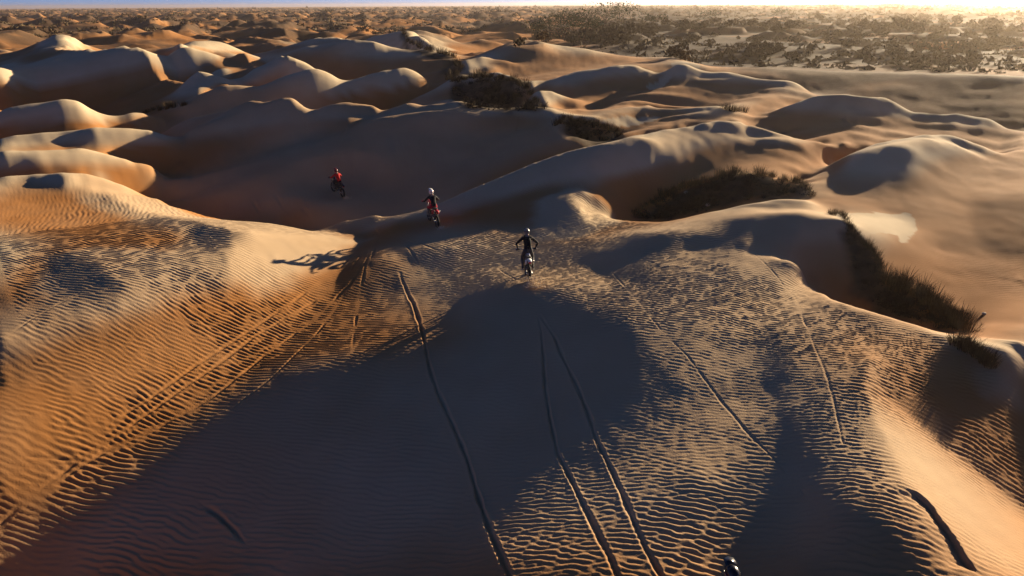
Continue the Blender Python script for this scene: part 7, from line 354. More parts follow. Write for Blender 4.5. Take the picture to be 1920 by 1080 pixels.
# ripples: a bundle of near-parallel waves, whose common phase gives forking, wavering crests
NW = 18
def wave_set(seed, lam, bearing):
    k = np.random.default_rng(seed); return 2 * math.pi / (lam * np.exp(k.normal(0, .13, NW))), R(bearing) + k.normal(0, .20, NW), k.uniform(0, 6.28, NW)
COARSE, FINE = wave_set(5, .175, 22), wave_set(8, .152, 20)
def wave(x, y, ws):
    dx = .35 * (fbm(x / 3.1, y / 3.1, 2) - .5); dy = .35 * (fbm(x / 2.7 + 50, y / 2.7, 2) - .5)
    xs = x + dx; ys = y + dy + 1.98 * (fbm(x / 14, y / 14, 2) - .5)
    c = np.zeros(np.shape(x), np.complex64)
    for q, a, p in zip(*ws):
        c += np.exp(1j * (q * (xs * math.sin(a) + ys * math.cos(a)) + p)).astype(np.complex64)
    m = np.abs(c) / math.sqrt(NW); t = (np.angle(c) + math.pi) / (2 * math.pi)
    prof = np.where(t < .68, smoothstep(0, .68, t), 1 - smoothstep(.68, 1, t))
    return (prof - .5) * np.clip(m * 1.15, 0, 1)
def ripples(x, y):
    """coarser ripples on the left dune, finer ones on the long slope and to the right"""
    m = smoothstep(-1.5, 1.5, x + 2.0 + .12 * (y - 15) + 3 * (fbm(x / 5, y / 5, 2) - .5))
    out = np.zeros(np.shape(x)); a = np.nonzero(m < 1)[0]; b = np.nonzero(m > 0)[0]
    out[a] += (1 - m[a]) * wave(x[a], y[a], COARSE); out[b] += .86 * m[b] * wave(x[b], y[b], FINE)
    return out

TRACKS = [([(746, 500), (754, 525), (775, 570), (793, 630), (805, 690), (822, 740), (850, 800), (875, 860), (895, 930), (920, 1000), (955, 1078)], 0.16, 0.13), ([(996, 545), (1012, 590), (1040, 632), (1055, 670), (1080, 720), (1100, 770), (1120, 830), (1150, 890), (1180, 960), (1210, 1030), (1238, 1078)], 0.14, 0.1), ([(1004, 575), (1015, 620), (1018, 660), (1022, 730), (1030, 780), (1045, 850), (1080, 920), (1110, 980), (1140, 1040), (1157, 1078)], 0.14, 0.1), ([(1110, 465), (1140, 500), (1190, 560), (1240, 620), (1290, 668), (1345, 745), (1400, 810), (1450, 860), (1512, 930), (1560, 1000)], 0.09, 0.026), ([(1385, 450), (1440, 500), (1490, 560), (1520, 630), (1545, 690), (1562, 745), (1580, 830)], 0.09, 0.026), ([(690, 452), (640, 500), (560, 560), (470, 620), (360, 690), (280, 750), (180, 810)], 0.16, 0.05), ([(695, 455), (655, 510), (600, 560), (480, 630), (400, 690), (300, 760), (200, 830), (60, 930), (2, 985)], 0.16, 0.05), ([(700, 460), (660, 530), (590, 600), (500, 665), (400, 745), (300, 800), (190, 850), (100, 910), (5, 975)], 0.16, 0.05), ([(705, 450), (690, 480), (672, 560), (660, 660)], 0.14, 0.05), ([(700, 470), (680, 500), (600, 620), (510, 710), (440, 765)], 0.13, 0.04), ([(715, 440), (702, 470), (690, 520)], 0.16, 0.05), ([(2, 855), (60, 858), (120, 862), (250, 880)], 0.12, 0.04), ([(2, 640), (60, 600), (110, 570), (170, 545)], 0.12, 0.04), ([(370, 940), (410, 968), (440, 998), (466, 1026)], 0.2, 0.14), ([(645, 372), (690, 380), (740, 375)], 0.2, 0.06), ([(590, 335), (600, 352), (618, 372), (640, 390)], 0.2, 0.06), ([(600, 336), (640, 342), (700, 350)], 0.2, 0.05), ([(472, 376), (486, 398), (498, 418)], 0.3, 0.1), ([(512, 364), (530, 390), (552, 412)], 0.3, 0.1), ([(560, 398), (585, 416)], 0.3, 0.08), ([(835, 425), (870, 411), (955, 404)], 0.13, 0.04), ([(930, 500), (960, 520), (975, 527)], 0.12, 0.05), ([(740, 440), (780, 455), (850, 480)], 0.12, 0.05), ([(730, 445), (770, 470), (800, 520)], 0.12, 0.05)]
LIPS = [([(1835, 1078), (1800, 1030), (1770, 985), (1738, 945), (1708, 912)], 0.13, 0.22, 0.16)]
SMOOTH = [(1650, 350, 14, 0.9), (1720, 300, 9, 0.9), (1750, 590, 5, 0.9), (1350, 300, 9, 0.9), (1450, 300, 8, 0.9), (1200, 380, 4, 0.7), (150, 285, 10, 0.9), (330, 390, 4, 0.7), (250, 365, 3, 0.8), (1600, 480, 3, 0.8), (1540, 460, 3, 0.7), (560, 475, 3.0, 0.95), (620, 460, 2.2, 0.9), (1720, 850, 1.6, 0.8), (1800, 940, 1.8, 0.75), (1730, 780, 0.9, 0.7)]
PALE = [([(300, 345), (430, 300), (560, 240), (760, 215), (1000, 222), (1110, 268), (1000, 305), (870, 360), (700, 420), (640, 436), (560, 415), (400, 390)], 0.5, 2.5), ([(285, 245), (330, 195), (560, 165), (820, 185), (860, 206), (690, 228), (575, 208), (450, 238), (345, 258)], 0.45, 3.0), ([(0, 1000), (150, 930), (300, 840), (440, 760), (560, 700), (640, 700), (560, 1078), (0, 1078)], 0.5, 1.6), ([(140, 336), (190, 328), (300, 378), (440, 415), (520, 421), (640, 443), (690, 450), (650, 480), (540, 530), (480, 545), (430, 510), (330, 430), (230, 400), (150, 370)], 0.62, 0.8), ([(80, 480), (180, 465), (300, 470), (380, 440), (450, 430), (440, 470), (330, 510), (280, 560), (140, 590), (60, 560)], 0.6, 0.7), ([(735, 470), (830, 440), (960, 445), (1000, 462), (1100, 450), (1180, 425), (1250, 420), (1330, 402), (1400, 384), (1470, 374), (1560, 396), (1570, 450), (1540, 520), (1640, 590), (1740, 622), (1660, 640), (1630, 670), (1655, 740), (1740, 805), (1800, 862), (1915, 955), (1915, 1078), (960, 1078), (520, 1078), (480, 900), (640, 700), (800, 640)], 0.62, 2.2), ([(1740, 622), (1830, 636), (1915, 640), (1915, 690), (1860, 668), (1780, 648)], 0.8, 0.5), ([(1840, 690), (1915, 690), (1915, 760), (1850, 740)], 0.5, 0.6), ([(1560, 396), (1600, 402), (1640, 398), (1700, 402), (1718, 420), (1705, 445), (1690, 456), (1684, 442), (1650, 436), (1625, 452), (1590, 440), (1575, 415)], 0.9, 0.4), ([(1260, 119), (1300, 118), (1340, 140), (1300, 144), (1280, 134), (1262, 140), (1225, 168), (1214, 160), (1240, 145), (1262, 128)], 0.95, 0.4), ([(700, 428), (815, 391), (930, 342), (1060, 292), (1180, 268), (1270, 244), (1380, 230), (1440, 241), (1500, 264), (1440, 263), (1360, 263), (1320, 276), (1260, 292), (1180, 300), (1060, 320), (930, 370), (820, 410)], 0.75, 0.7), ([(1105, 230), (1180, 219), (1240, 219), (1228, 226), (1160, 236)], 0.9, 0.4), ([(1560, 303), (1640, 273), (1740, 260), (1800, 267), (1870, 287), (1800, 285), (1740, 278), (1640, 288)], 0.7, 0.7), ([(1000, 378), (1055, 364), (1090, 350), (1110, 372), (1150, 402), (1180, 416), (1090, 445), (1000, 455)], 0.75, 0.5)]  # the leading polygons put a grey shade tint into valley and lower-left sand
CAPS = [([(1180, 267), (1130, 273), (1060, 291), (1000, 311), (930, 341), (870, 366), (815, 391), (760, 409), (700, 426), (650, 440)], 0.22, 0.8, 0.5), ([(1010, 219), (940, 214), (860, 209), (760, 216), (690, 231), (620, 246)], 0.3, 1.4, 0.9), ([(690, 231), (620, 221), (575, 212), (510, 224), (450, 242)], 0.3, 1.4, 0.9)]
DARK_GROUND = [([(1190, 409), (1222, 388), (1300, 350), (1370, 330), (1440, 334), (1510, 354), (1518, 374), (1470, 366), (1400, 376), (1330, 394), (1250, 410)], 0.95, 0.4), ([(1572, 408), (1592, 428), (1612, 448), (1652, 500), (1664, 532), (1720, 552), (1812, 624), (1740, 614), (1640, 585), (1605, 562), (1590, 500)], 0.95, 0.35), ([(850, 156), (900, 146), (972, 158), (1000, 184), (1016, 205), (960, 212), (872, 206), (850, 182)], 0.95, 0.6), ([(1045, 238), (1062, 225), (1110, 233), (1166, 257), (1148, 266), (1080, 262)], 0.95, 0.5), ([(746, 52), (757, 50), (768, 80), (800, 96), (850, 108), (864, 130), (845, 148), (825, 140), (840, 115), (760, 96)], 0.9, 0.8), ([(1600, 187), (1640, 165), (1760, 150), (1915, 142), (1915, 243), (1860, 232), (1800, 219), (1700, 215), (1650, 197)], 0.55, 2.5), ([(1360, 130), (1450, 100), (1600, 108), (1760, 118), (1780, 140), (1640, 160), (1560, 178), (1500, 160)], 0.75, 3.0)]  # polygons of darker ground, each with strength and edge softness
def dist_line(x, y, L):
    """distance to a polyline and signed side (positive on its left)"""
    D = np.full(x.shape, 1e9); S = np.zeros(x.shape); T = np.zeros(x.shape); acc = 0
    for a, b in zip(L[:-1], L[1:]):
        d = b - a; l2 = max(d @ d, 1e-9); l = math.sqrt(l2)
        t = np.clip(((x - a[0]) * d[0] + (y - a[1]) * d[1]) / l2, 0, 1)
        e = np.hypot(x - a[0] - t * d[0], y - a[1] - t * d[1]); s = (d[0] * (y - a[1]) - d[1] * (x - a[0])) / l
        m = e < D; D = np.where(m, e, D); S = np.where(m, s, S); T = np.where(m, acc + t * l, T); acc += l
    return D, S, T, acc
def in_poly(x, y, P):
    ins = np.zeros(x.shape, bool)
    for (x0, y0), (x1, y1) in zip(P, np.roll(P, -1, 0)):
        if y0 == y1: continue
        ins ^= ((y0 > y) != (y1 > y)) & (x < (x1 - x0) * (y - y0) / (y1 - y0) + x0)
    return ins
_tl = [(world_line(t[0]), t[1] * .58, t[2] * .55) for t in TRACKS]
_ll = [(world_line(t[0]),) + tuple(t[1:]) for t in LIPS]
def detail(x, y, z):
    """ripples, small lips and wheel tracks on top of the bare dunes; flat arrays"""
    r = np.hypot(x, y)
    dz = np.zeros(x.shape)
    near = np.nonzero(r < 75)[0]; xn, yn = x[near], y[near]
    amp = .030 * smoothstep(58, 34, r[near]) * (.45 + .75 * smoothstep(.3, .62, fbm(xn / 5.5 + 3, yn / 5.5, 3)))
    for (cx, cy, rad, f) in _smooth:
        amp *= 1 - f * smoothstep(rad, rad * .45, np.hypot(xn - cx, yn - cy))
    dn = np.zeros(len(near)); flat = np.ones(len(near))
    for L, w, dep in _tl:
        lo = L.min(0) - 1.2; hi = L.max(0) + 1.2
        m = np.nonzero((xn > lo[0]) & (xn < hi[0]) & (yn > lo[1]) & (yn < hi[1]))[0]
        if not len(m): continue
        wob = .07 * (fbm(xn[m] / .45, yn[m] / .45, 3) - .5)
        D, S, T, tot = dist_line(xn[m], yn[m], L); D = np.maximum(D + wob, 0)
        ww = w * (.8 + .5 * vnoise(T / .7, T * 0 + 3.3))
        dd = dep * (.65 + .7 * vnoise(T / .35 + 9, T * 0 + 1.7)) * (smoothstep(0, min(.35 * tot, 3), T) * (smoothstep(tot, .75 * tot, T) if tot < 11 else 1))
        if dep < .03: dd = dd * smoothstep(.2, .55, vnoise(T / .9 + 4, T * 0 + 8.1))
        dn[m] += -dd * np.exp(-(D / (ww * .5)) ** 2) + .16 * dd * np.exp(-((D - ww * 1.0) / (ww * .42)) ** 2)
        flat[m] *= 1 - .8 * np.exp(-(D / (ww * .9)) ** 2) * smoothstep(0, .1 * tot, T)
    dn += amp * flat * ripples(xn, yn)
    dn += .10 * (fbm(xn / 2.3, yn / 2.3, 3) - .5) * .5
    dz[near] = dn
    fr = np.nonzero((r > 32) & (r < 400))[0]
    dz[fr] += (.16 * (fbm(x[fr] / 4.5 + 7, y[fr] / 4.5, 4) - .5) + .10 * (fbm(x[fr] / 1.6, y[fr] / 1.6 + 3, 3) - .5)) * smoothstep(32, 60, r[fr])
    for L, drop, width, rough in _ll:
        lo = L.min(0) - 6 * width; hi = L.max(0) + 6 * width
        m = np.nonzero((x > lo[0]) & (x < hi[0]) & (y > lo[1]) & (y < hi[1]))[0]
        if not len(m): continue
        jx = rough * (fbm(x[m] / .9, y[m] / .9, 3) - .5) * 2; jy = rough * (fbm(x[m] / .9 + 31, y[m] / .9, 3) - .5) * 2
        D, S, T, tot = dist_line(x[m] + jx, y[m] + jy, L)
        s = S * 1.0
        endf = smoothstep(0, .12 * tot, T) * smoothstep(tot, .88 * tot, T)
        prof = np.where(s > 0, -smoothstep(0, .25 * width, s) * np.exp(-s / (1.6 * width)), .25 * np.exp(s / width))
        dz[m] += drop * prof * endf * (D < 5 * width)
    return dz
_smooth = []
_cl = [(world_line(c[0]),) + tuple(c[1:]) for c in CAPS]
PADS = []
def caps(x, y):
    dz = np.zeros(x.shape)
    for cx, cy, z0, gx, gy, rad in PADS:
        m = np.nonzero(np.hypot(x - cx, y - cy) < 2.5 * rad)[0]
        if not len(m): continue
        xx, yy = x[m], y[m]; d = np.hypot(xx - cx, yy - cy)
        dz[m] += (z0 + gx * (xx - cx) + gy * (yy - cy) - base_height(xx, yy)) * smoothstep(2.3 * rad, .8 * rad, d)
    for L, h, w, off in _cl:
        lo = L.min(0) - 5 * w; hi = L.max(0) + 5 * w
        m = np.nonzero((x > lo[0]) & (x < hi[0]) & (y > lo[1]) & (y < hi[1]))[0]
        if not len(m): continue
        D, S, T, tot = dist_line(x[m], y[m], L)
        s = np.sign(S) * D
        dz[m] += h * np.exp(-((s - off) / w) ** 2) * smoothstep(0, .15 * tot, T) * smoothstep(tot, .85 * tot, T)
    return dz
for (u_, v_, rad_, f_) in SMOOTH:
    p_ = at(u_, v_); _smooth.append((p_.x, p_.y, rad_, f_))
def ground(x, y):
    x = np.atleast_1d(np.asarray(x, float)); y = np.atleast_1d(np.asarray(y, float)); z = base_height(x, y)
    return z + detail(x, y, z) + caps(x, y)
def pad(u, v, bearing, slope, rad):
    p = at(u, v); b = R(bearing); PADS.append((p.x + .7 * math.sin(b), p.y + .7 * math.cos(b), p.z + .7 * slope, slope * math.sin(b), slope * math.cos(b), rad))
pad(643, 372, -38, .10, 2.2)
def gz(x, y): return float(ground(x, y)[0])

# ------------------------------------------------------------------ materials
def new_mat(name):
    m = bpy.data.materials.new(name); m.use_nodes = True; nt = m.node_tree; b = nt.nodes['Principled BSDF']; return m, nt, b
def noise_mat(name, c1, c2, scale=8.0, rough=.8, spec=.2, bump=0.0, metal=0.0, bump_scale=None):
    m, nt, b = new_mat(name); N = nt.nodes; K = nt.links
    tc = N.new('ShaderNodeTexCoord'); no = N.new('ShaderNodeTexNoise'); no.inputs['Scale'].default_value = scale; no.inputs['Detail'].default_value = 5
    mx = N.new('ShaderNodeMix'); mx.data_type = 'RGBA'; mx.inputs[6].default_value = (*c1, 1); mx.inputs[7].default_value = (*c2, 1)
    rp = N.new('ShaderNodeMapRange'); rp.inputs[1].default_value = .35; rp.inputs[2].default_value = .65
    K.new(tc.outputs['Object'], no.inputs['Vector']); K.new(no.outputs[0], rp.inputs[0]); K.new(rp.outputs[0], mx.inputs[0]); K.new(mx.outputs[2], b.inputs['Base Color'])
    b.inputs['Roughness'].default_value = rough; b.inputs['Metallic'].default_value = metal; b.inputs['Specular IOR Level'].default_value = spec
    if bump:
        bp = N.new('ShaderNodeBump'); bp.inputs['Strength'].default_value = bump; bp.inputs['Distance'].default_value = .02
        n2 = N.new('ShaderNodeTexNoise'); n2.inputs['Scale'].default_value = bump_scale or scale * 4; K.new(tc.outputs['Object'], n2.inputs['Vector'])
        K.new(n2.outputs[0], bp.inputs['Height']); K.new(bp.outputs[0], b.inputs['Normal'])
    return m
def sand_material():
    m, nt, b = new_mat('sand'); N = nt.nodes; K = nt.links
    tc = N.new('ShaderNodeTexCoord')
    at_ = N.new('ShaderNodeAttribute'); at_.attribute_name = 'dry_and_shading'
    lt = N.new('ShaderNodeAttribute'); lt.attribute_name = 'litter'
    def noise(s, d=4):
        n = N.new('ShaderNodeTexNoise'); n.inputs['Scale'].default_value = s; n.inputs['Detail'].default_value = d; K.new(tc.outputs['Object'], n.inputs['Vector']); return n
    def mix(fac, a, c, blend='MIX'):
        x = N.new('ShaderNodeMix'); x.data_type = 'RGBA'; x.blend_type = blend
        if hasattr(fac, 'links'): K.new(fac, x.inputs[0])
        else: x.inputs[0].default_value = fac
        for s, i in ((a, 6), (c, 7)):
            if hasattr(s, 'links'): K.new(s, x.inputs[i])
            else: x.inputs[i].default_value = (*s, 1)
        return x.outputs[2]
    def rng_(src, a, c, lo=0, hi=1):
        r = N.new('ShaderNodeMapRange'); r.inputs[1].default_value = a; r.inputs[2].default_value = c; r.inputs[3].default_value = lo; r.inputs[4].default_value = hi; K.new(src, r.inputs[0]); return r.outputs[0]
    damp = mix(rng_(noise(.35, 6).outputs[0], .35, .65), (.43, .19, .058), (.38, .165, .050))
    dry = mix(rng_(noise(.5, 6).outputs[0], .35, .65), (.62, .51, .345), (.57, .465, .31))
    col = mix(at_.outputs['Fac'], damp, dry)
    col = mix(rng_(noise(60, 3).outputs[0], .3, .7), col, mix(.12, col, (.16, .10, .06)))
    col = mix(lt.outputs['Fac'], col, mix(rng_(noise(2.2, 6).outputs[0], .4, .6), (.085, .062, .042), (.05, .037, .026)))
    K.new(col, b.inputs['Base Color']); b.inputs['Roughness'].default_value = .95; b.inputs['Specular IOR Level'].default_value = .08
    bp = N.new('ShaderNodeBump'); bp.inputs['Strength'].default_value = .35; bp.inputs['Distance'].default_value = .02
    K.new(noise(22, 6).outputs[0], bp.inputs['Height']); K.new(bp.outputs[0], b.inputs['Normal'])
    return m
M_sand = sand_material()

# ------------------------------------------------------------------ ground sheet
def ground_sheet():
    az = R(1) * np.concatenate([np.linspace(-50, -38.5, 70, endpoint=False), np.linspace(-38.5, 38.5, 960), np.linspace(38.5, 50, 71)[1:]]); NA = len(az)
    rs = [5.5]
    while rs[-1] < 9000:
        r = rs[-1]
        px = (r * r + 100) / (9.6 * 683)               # one picture line, metres along the ground
        d = max(.027 if r < 20 else .036, min(px * .8, .043)) if r < 38 else (min(px * .8, .012 * r) if r < 160 else .0105 * r)
        if r > 38: d = max(d, min(.043 + (r - 38) * .012, .4))
        if r > 400: d = .025 * r
        rs.append(r + d)
    rr = np.array(rs); NR = len(rr)
    X = (rr[:, None] * np.sin(az)[None]).ravel(); Y = (rr[:, None] * np.cos(az)[None]).ravel()
    # bare dunes on the net itself: separable spline
    ia, wa = grid_rows((np.log(rr) - U0) / (U1 - U0) * (GM - 1), GM); ib, wb = grid_rows((az - A0) / (A1 - A0) * (GN - 1), GN)
    A = np.zeros((NR, GM)); B = np.zeros((NA, GN))
    for k in range(4):
        np.add.at(A, (np.arange(NR), ia[k]), wa[k]); np.add.at(B, (np.arange(NA), ib[k]), wb[k])
    global survey
    keep = survey; Zs = (A @ GRID @ B.T).ravel(); survey = lambda x, y: Zs
    Z = base_height(X, Y); survey = keep
    Z = Z + detail(X, Y, Z) + caps(X, Y)
    dry = np.zeros(len(X)); r = np.hypot(X, Y)
    n = fbm(X / 6, Y / 6, 4)
    # pale wind-dried crowns, sunlit crest contrast painted in too; damp orange sand lower down
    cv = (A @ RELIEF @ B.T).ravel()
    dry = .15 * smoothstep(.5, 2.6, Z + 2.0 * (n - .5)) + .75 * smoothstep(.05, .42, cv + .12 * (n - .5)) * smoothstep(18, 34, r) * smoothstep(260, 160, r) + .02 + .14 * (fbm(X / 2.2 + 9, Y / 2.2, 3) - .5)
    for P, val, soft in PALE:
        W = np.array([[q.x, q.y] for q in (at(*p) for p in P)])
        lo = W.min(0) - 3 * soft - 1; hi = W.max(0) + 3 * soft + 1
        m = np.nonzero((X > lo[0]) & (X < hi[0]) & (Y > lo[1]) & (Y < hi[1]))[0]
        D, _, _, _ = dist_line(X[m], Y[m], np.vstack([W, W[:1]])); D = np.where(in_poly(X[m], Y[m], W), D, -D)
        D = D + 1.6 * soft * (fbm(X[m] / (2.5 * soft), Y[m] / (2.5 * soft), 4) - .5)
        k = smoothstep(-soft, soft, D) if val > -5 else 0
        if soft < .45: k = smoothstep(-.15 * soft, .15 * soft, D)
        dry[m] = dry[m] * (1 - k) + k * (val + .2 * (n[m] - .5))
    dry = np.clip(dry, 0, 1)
    lit = np.zeros(len(X))
    for L, drop, width, rough in _ll:
        if drop < .3: continue
        lo = L.min(0) - 4 * width - 2; hi = L.max(0) + 4 * width + 2
        m = np.nonzero((X > lo[0]) & (X < hi[0]) & (Y > lo[1]) & (Y < hi[1]))[0]
        D, S, T, tot = dist_line(X[m], Y[m], L)
        k = np.where(S > -.1, smoothstep(2.6 * width, .6 * width, D), smoothstep(.35, .1, D)) * smoothstep(.25, .5, fbm(X[m] / .7, Y[m] / .7, 3) + .15) * smoothstep(0, .1 * tot, T) * smoothstep(tot, .9 * tot, T)
        lit[m] = np.maximum(lit[m], k)
    for P, val, soft in DARK_GROUND:
        W = np.array([[q.x, q.y] for q in (at(*p) for p in P)])
        lo = W.min(0) - 3 * soft; hi = W.max(0) + 3 * soft
        m = np.nonzero((X > lo[0]) & (X < hi[0]) & (Y > lo[1]) & (Y < hi[1]))[0]
        D, _, _, _ = dist_line(X[m], Y[m], np.vstack([W, W[:1]])); D = np.where(in_poly(X[m], Y[m], W), D, -D)
        D = D + 2.2 * soft * (fbm(X[m] / (2.5 * soft), Y[m] / (2.5 * soft), 4) - .5)
        lit[m] = np.maximum(lit[m], val * smoothstep(-soft, soft, D))
    # crust and plant litter that darkens the far flats
    k = smoothstep(.40, .56, fbm(X / 30, Y / 30, 4)) * smoothstep(150, 330, r)
    lit = np.maximum(lit, .85 * k)
    azd = np.degrees(np.arctan2(X, Y))
    k = smoothstep(3, 9, azd + 6 * (fbm(X / 40, Y / 40, 3) - .5)) * smoothstep(105, 150, r + 60 * (fbm(X / 30 + 9, Y / 30, 3) - .5)) * smoothstep(.16, .40, fbm(X / 22 + 4, Y / 22, 4))
    lit = np.maximum(lit, .985 * k)
    me = bpy.data.meshes.new('sand_dunes'); nv = NR * NA; nq = (NR - 1) * (NA - 1)
    me.vertices.add(nv); me.vertices.foreach_set('co', np.stack([X, Y, Z], 1).astype(np.float32).ravel())
    i = (np.arange(NR - 1)[:, None] * NA + np.arange(NA - 1)[None]).ravel()
    q = np.stack([i, i + 1, i + NA + 1, i + NA], 1)[:, ::-1]
    me.loops.add(nq * 4); me.loops.foreach_set('vertex_index', q.astype(np.int32).ravel())
    me.polygons.add(nq); me.polygons.foreach_set('loop_start', (np.arange(nq) * 4).astype(np.int32))
    me.polygons.foreach_set('use_smooth', np.ones(nq, bool))
    a1 = me.attributes.new('dry_and_shading', 'FLOAT', 'POINT'); a1.data.foreach_set('value', dry.astype(np.float32))
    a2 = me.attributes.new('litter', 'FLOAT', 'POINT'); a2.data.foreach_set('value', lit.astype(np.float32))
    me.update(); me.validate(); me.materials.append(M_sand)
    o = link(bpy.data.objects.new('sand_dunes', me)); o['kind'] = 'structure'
    print('ground', NR, NA, nq * 2)
    # the rest of the ground round and behind the viewpoint
    az2 = np.linspace(R(50), R(310), 90); r2 = np.geomspace(5.5, 9000, 90)
    X2 = (r2[:, None] * np.sin(az2)[None]).ravel(); Y2 = (r2[:, None] * np.cos(az2)[None]).ravel(); Z2 = base_height(X2, Y2)
    NA2 = len(az2); i = (np.arange(len(r2) - 1)[:, None] * NA2 + np.arange(NA2 - 1)[None]).ravel()
    q = np.stack([i, i + 1, i + NA2 + 1, i + NA2], 1)[:, ::-1]
    o2 = mesh_obj('desert_ground', np.stack([X2, Y2, Z2], 1), q.tolist(), M_sand, None, True); o2['kind'] = 'structure'
    c = [(5.6 * math.sin(a), 5.6 * math.cos(a)) for a in np.linspace(0, 2 * math.pi, 48, endpoint=False)]
    zc = base_height(np.array([p[0] for p in c]), np.array([p[1] for p in c]))
    o3 = mesh_obj('desert_ground', [(p[0], p[1], z - .01) for p, z in zip(c, zc)], [list(range(48))[::-1]], M_sand); o3['kind'] = 'structure'
ground_sheet()
# ------------------------------------------------------------------ haze: dusty evening air
def haze():
    m = bpy.data.materials.new('haze_air'); m.use_nodes = True; n = m.node_tree; n.nodes.clear()
    o = n.nodes.new('ShaderNodeOutputMaterial'); v = n.nodes.new('ShaderNodeVolumePrincipled')
    v.inputs['Color'].default_value = (.95, .80, .64, 1); v.inputs['Density'].default_value = HAZE_D; v.inputs['Anisotropy'].default_value = HAZE_G
    n.links.new(v.outputs[0], o.inputs['Volume'])
    bm = bmesh.new(); bmesh.ops.create_cube(bm, size=1)
    bmesh.ops.scale(bm, vec=(20000, 20000, HAZE_TOP + 12), verts=bm.verts); bmesh.ops.translate(bm, vec=(0, 0, (HAZE_TOP - 12) / 2), verts=bm.verts)
    h = bm_obj('haze', bm, m, None, False); h['kind'] = 'stuff'
HAZE_D, HAZE_G, HAZE_TOP = .00014, .72, 30
haze()
# ------------------------------------------------------------------ vegetation
M_tuft = noise_mat('dry_grass', (.055, .036, .02), (.10, .07, .036), 6, .9, .1)
M_tuft_pale = noise_mat('straw_grass', (.16, .115, .06), (.10, .07, .035), 6, .9, .1)
M_brush = noise_mat('dead_brush', (.03, .022, .017), (.055, .04, .03), 5, .95, .05)
M_leaf = noise_mat('scrub_leaf', (.095, .07, .038), (.12, .085, .045), 4, .9, .1)
M_leaf_dark = noise_mat('tree_leaf', (.02, .036, .013), (.04, .06, .02), 4, .9, .1)
M_bark = noise_mat('bark', (.08, .06, .045), (.05, .04, .03), 20, .95, .05)

def blade_mesh(name, n, height, spread, width, lean, seed, mat, twigs=0):
    g = np.random.default_rng(seed); V = []; F = []
    for k in range(n):
        a = g.uniform(0, 6.283); rr = spread * .35 * math.sqrt(g.uniform()); h = height * g.uniform(.45, 1.0); w = width * g.uniform(.6, 1.2)
        l = lean * g.uniform(.2, 1.0) * h; c, s = math.cos(a), math.sin(a); p, q = -s, c
        if g.uniform() < .5: p, q = math.cos(a + 1), math.sin(a + 1)
        b = len(V); x, y = rr * c, rr * s
        V += [(x - p * w, y - q * w, -.08), (x + p * w, y + q * w, -.08), (x + c * l * .45 + p * w * .7, y + s * l * .45 + q * w * .7, h * .6), (x + c * l * .45 - p * w * .7, y + s * l * .45 - q * w * .7, h * .6), (x + c * l, y + s * l, h * (1 - .25 * lean * g.uniform()))]
        F += [(b, b + 1, b + 2, b + 3), (b + 3, b + 2, b + 4)]
    me = bpy.data.meshes.new(name); me.from_pydata(V, [], F); me.materials.append(mat); return me
def twig_mesh(name, n, height, spread, seed, mat):
    g = np.random.default_rng(seed); V = []; F = []
    def seg(p, d, L, w, lvl):
        e = p + d * L; b = len(V); u = np.cross(d, [0.3, .2, .9]); u /= np.linalg.norm(u) + 1e-9; v = np.cross(d, u)
        for ang in (0, 2.1, 4.2): V.append(tuple(p + (u * math.cos(ang) + v * math.sin(ang)) * w))
        for ang in (0, 2.1, 4.2): V.append(tuple(e + (u * math.cos(ang) + v * math.sin(ang)) * w * .55))
        for i in range(3): F.append((b + i, b + (i + 1) % 3, b + 3 + (i + 1) % 3, b + 3 + i))
        if lvl > 0:
            for _ in range(3):
                dd = d + g.normal(0, .55, 3); dd /= np.linalg.norm(dd); seg(p + d * L * g.uniform(.5, 1), dd, L * g.uniform(.45, .75), w * .55, lvl - 1)
    for k in range(n):
        a = g.uniform(0, 6.283); d = np.array([math.cos(a) * g.uniform(.2, 1.1), math.sin(a) * g.uniform(.2, 1.1), 1.0]); d /= np.linalg.norm(d)
        seg(np.array([math.cos(a) * spread * .15, math.sin(a) * spread * .15, -.05]), d, height * g.uniform(.35, .6), .012, 2)
    me = bpy.data.meshes.new(name); me.from_pydata(V, [], F); me.materials.append(mat); return me
def leaf_cloud(g, n, rx, rz, size, zc, V, F, ox=0, oy=0, lumps=5, oz=0.):
    cs = [(g.normal(0, .45) * rx, g.normal(0, .45) * rx, zc + g.uniform(-.35, .45) * rz, g.uniform(.45, .75)) for _ in range(lumps)]
    for k in range(n):
        c = cs[k % lumps]; d = g.normal(0, 1, 3); d /= np.linalg.norm(d); q = g.uniform(.55, 1) ** .5
        p = np.array([c[0] + d[0] * rx * c[3] * q, c[1] + d[1] * rx * c[3] * q, c[2] + d[2] * rz * c[3] * q])
        if p[2] < .03: p[2] = .03 + abs(g.normal(0, .1)) * rz
        u = g.normal(0, 1, 3); u /= np.linalg.norm(u); v = np.cross(u, g.normal(0, 1, 3)); v /= np.linalg.norm(v) + 1e-9; s = size * g.uniform(.5, 1.2); b = len(V)
        p = p + np.array([ox, oy, oz])
        V += [tuple(p - u * s), tuple(p + v * s * .6), tuple(p + u * s), tuple(p - v * s * .6)]; F.append((b, b + 1, b + 2, b + 3))
def part_of(name, me, parent):
    o = bpy.data.objects.new(name, me); o.parent = parent; return link(o)
def copy_thing(root, loc, rz, sc=1.0):
    c = root.copy(); link(c); c.location = loc; c.rotation_euler = (0, 0, rz); c.scale = (sc, sc, sc)
    for ch in root.children:
        d = ch.copy(); d.parent = c; link(d)
        for gc in ch.children:
            e = gc.copy(); e.parent = d; link(e)
    return c

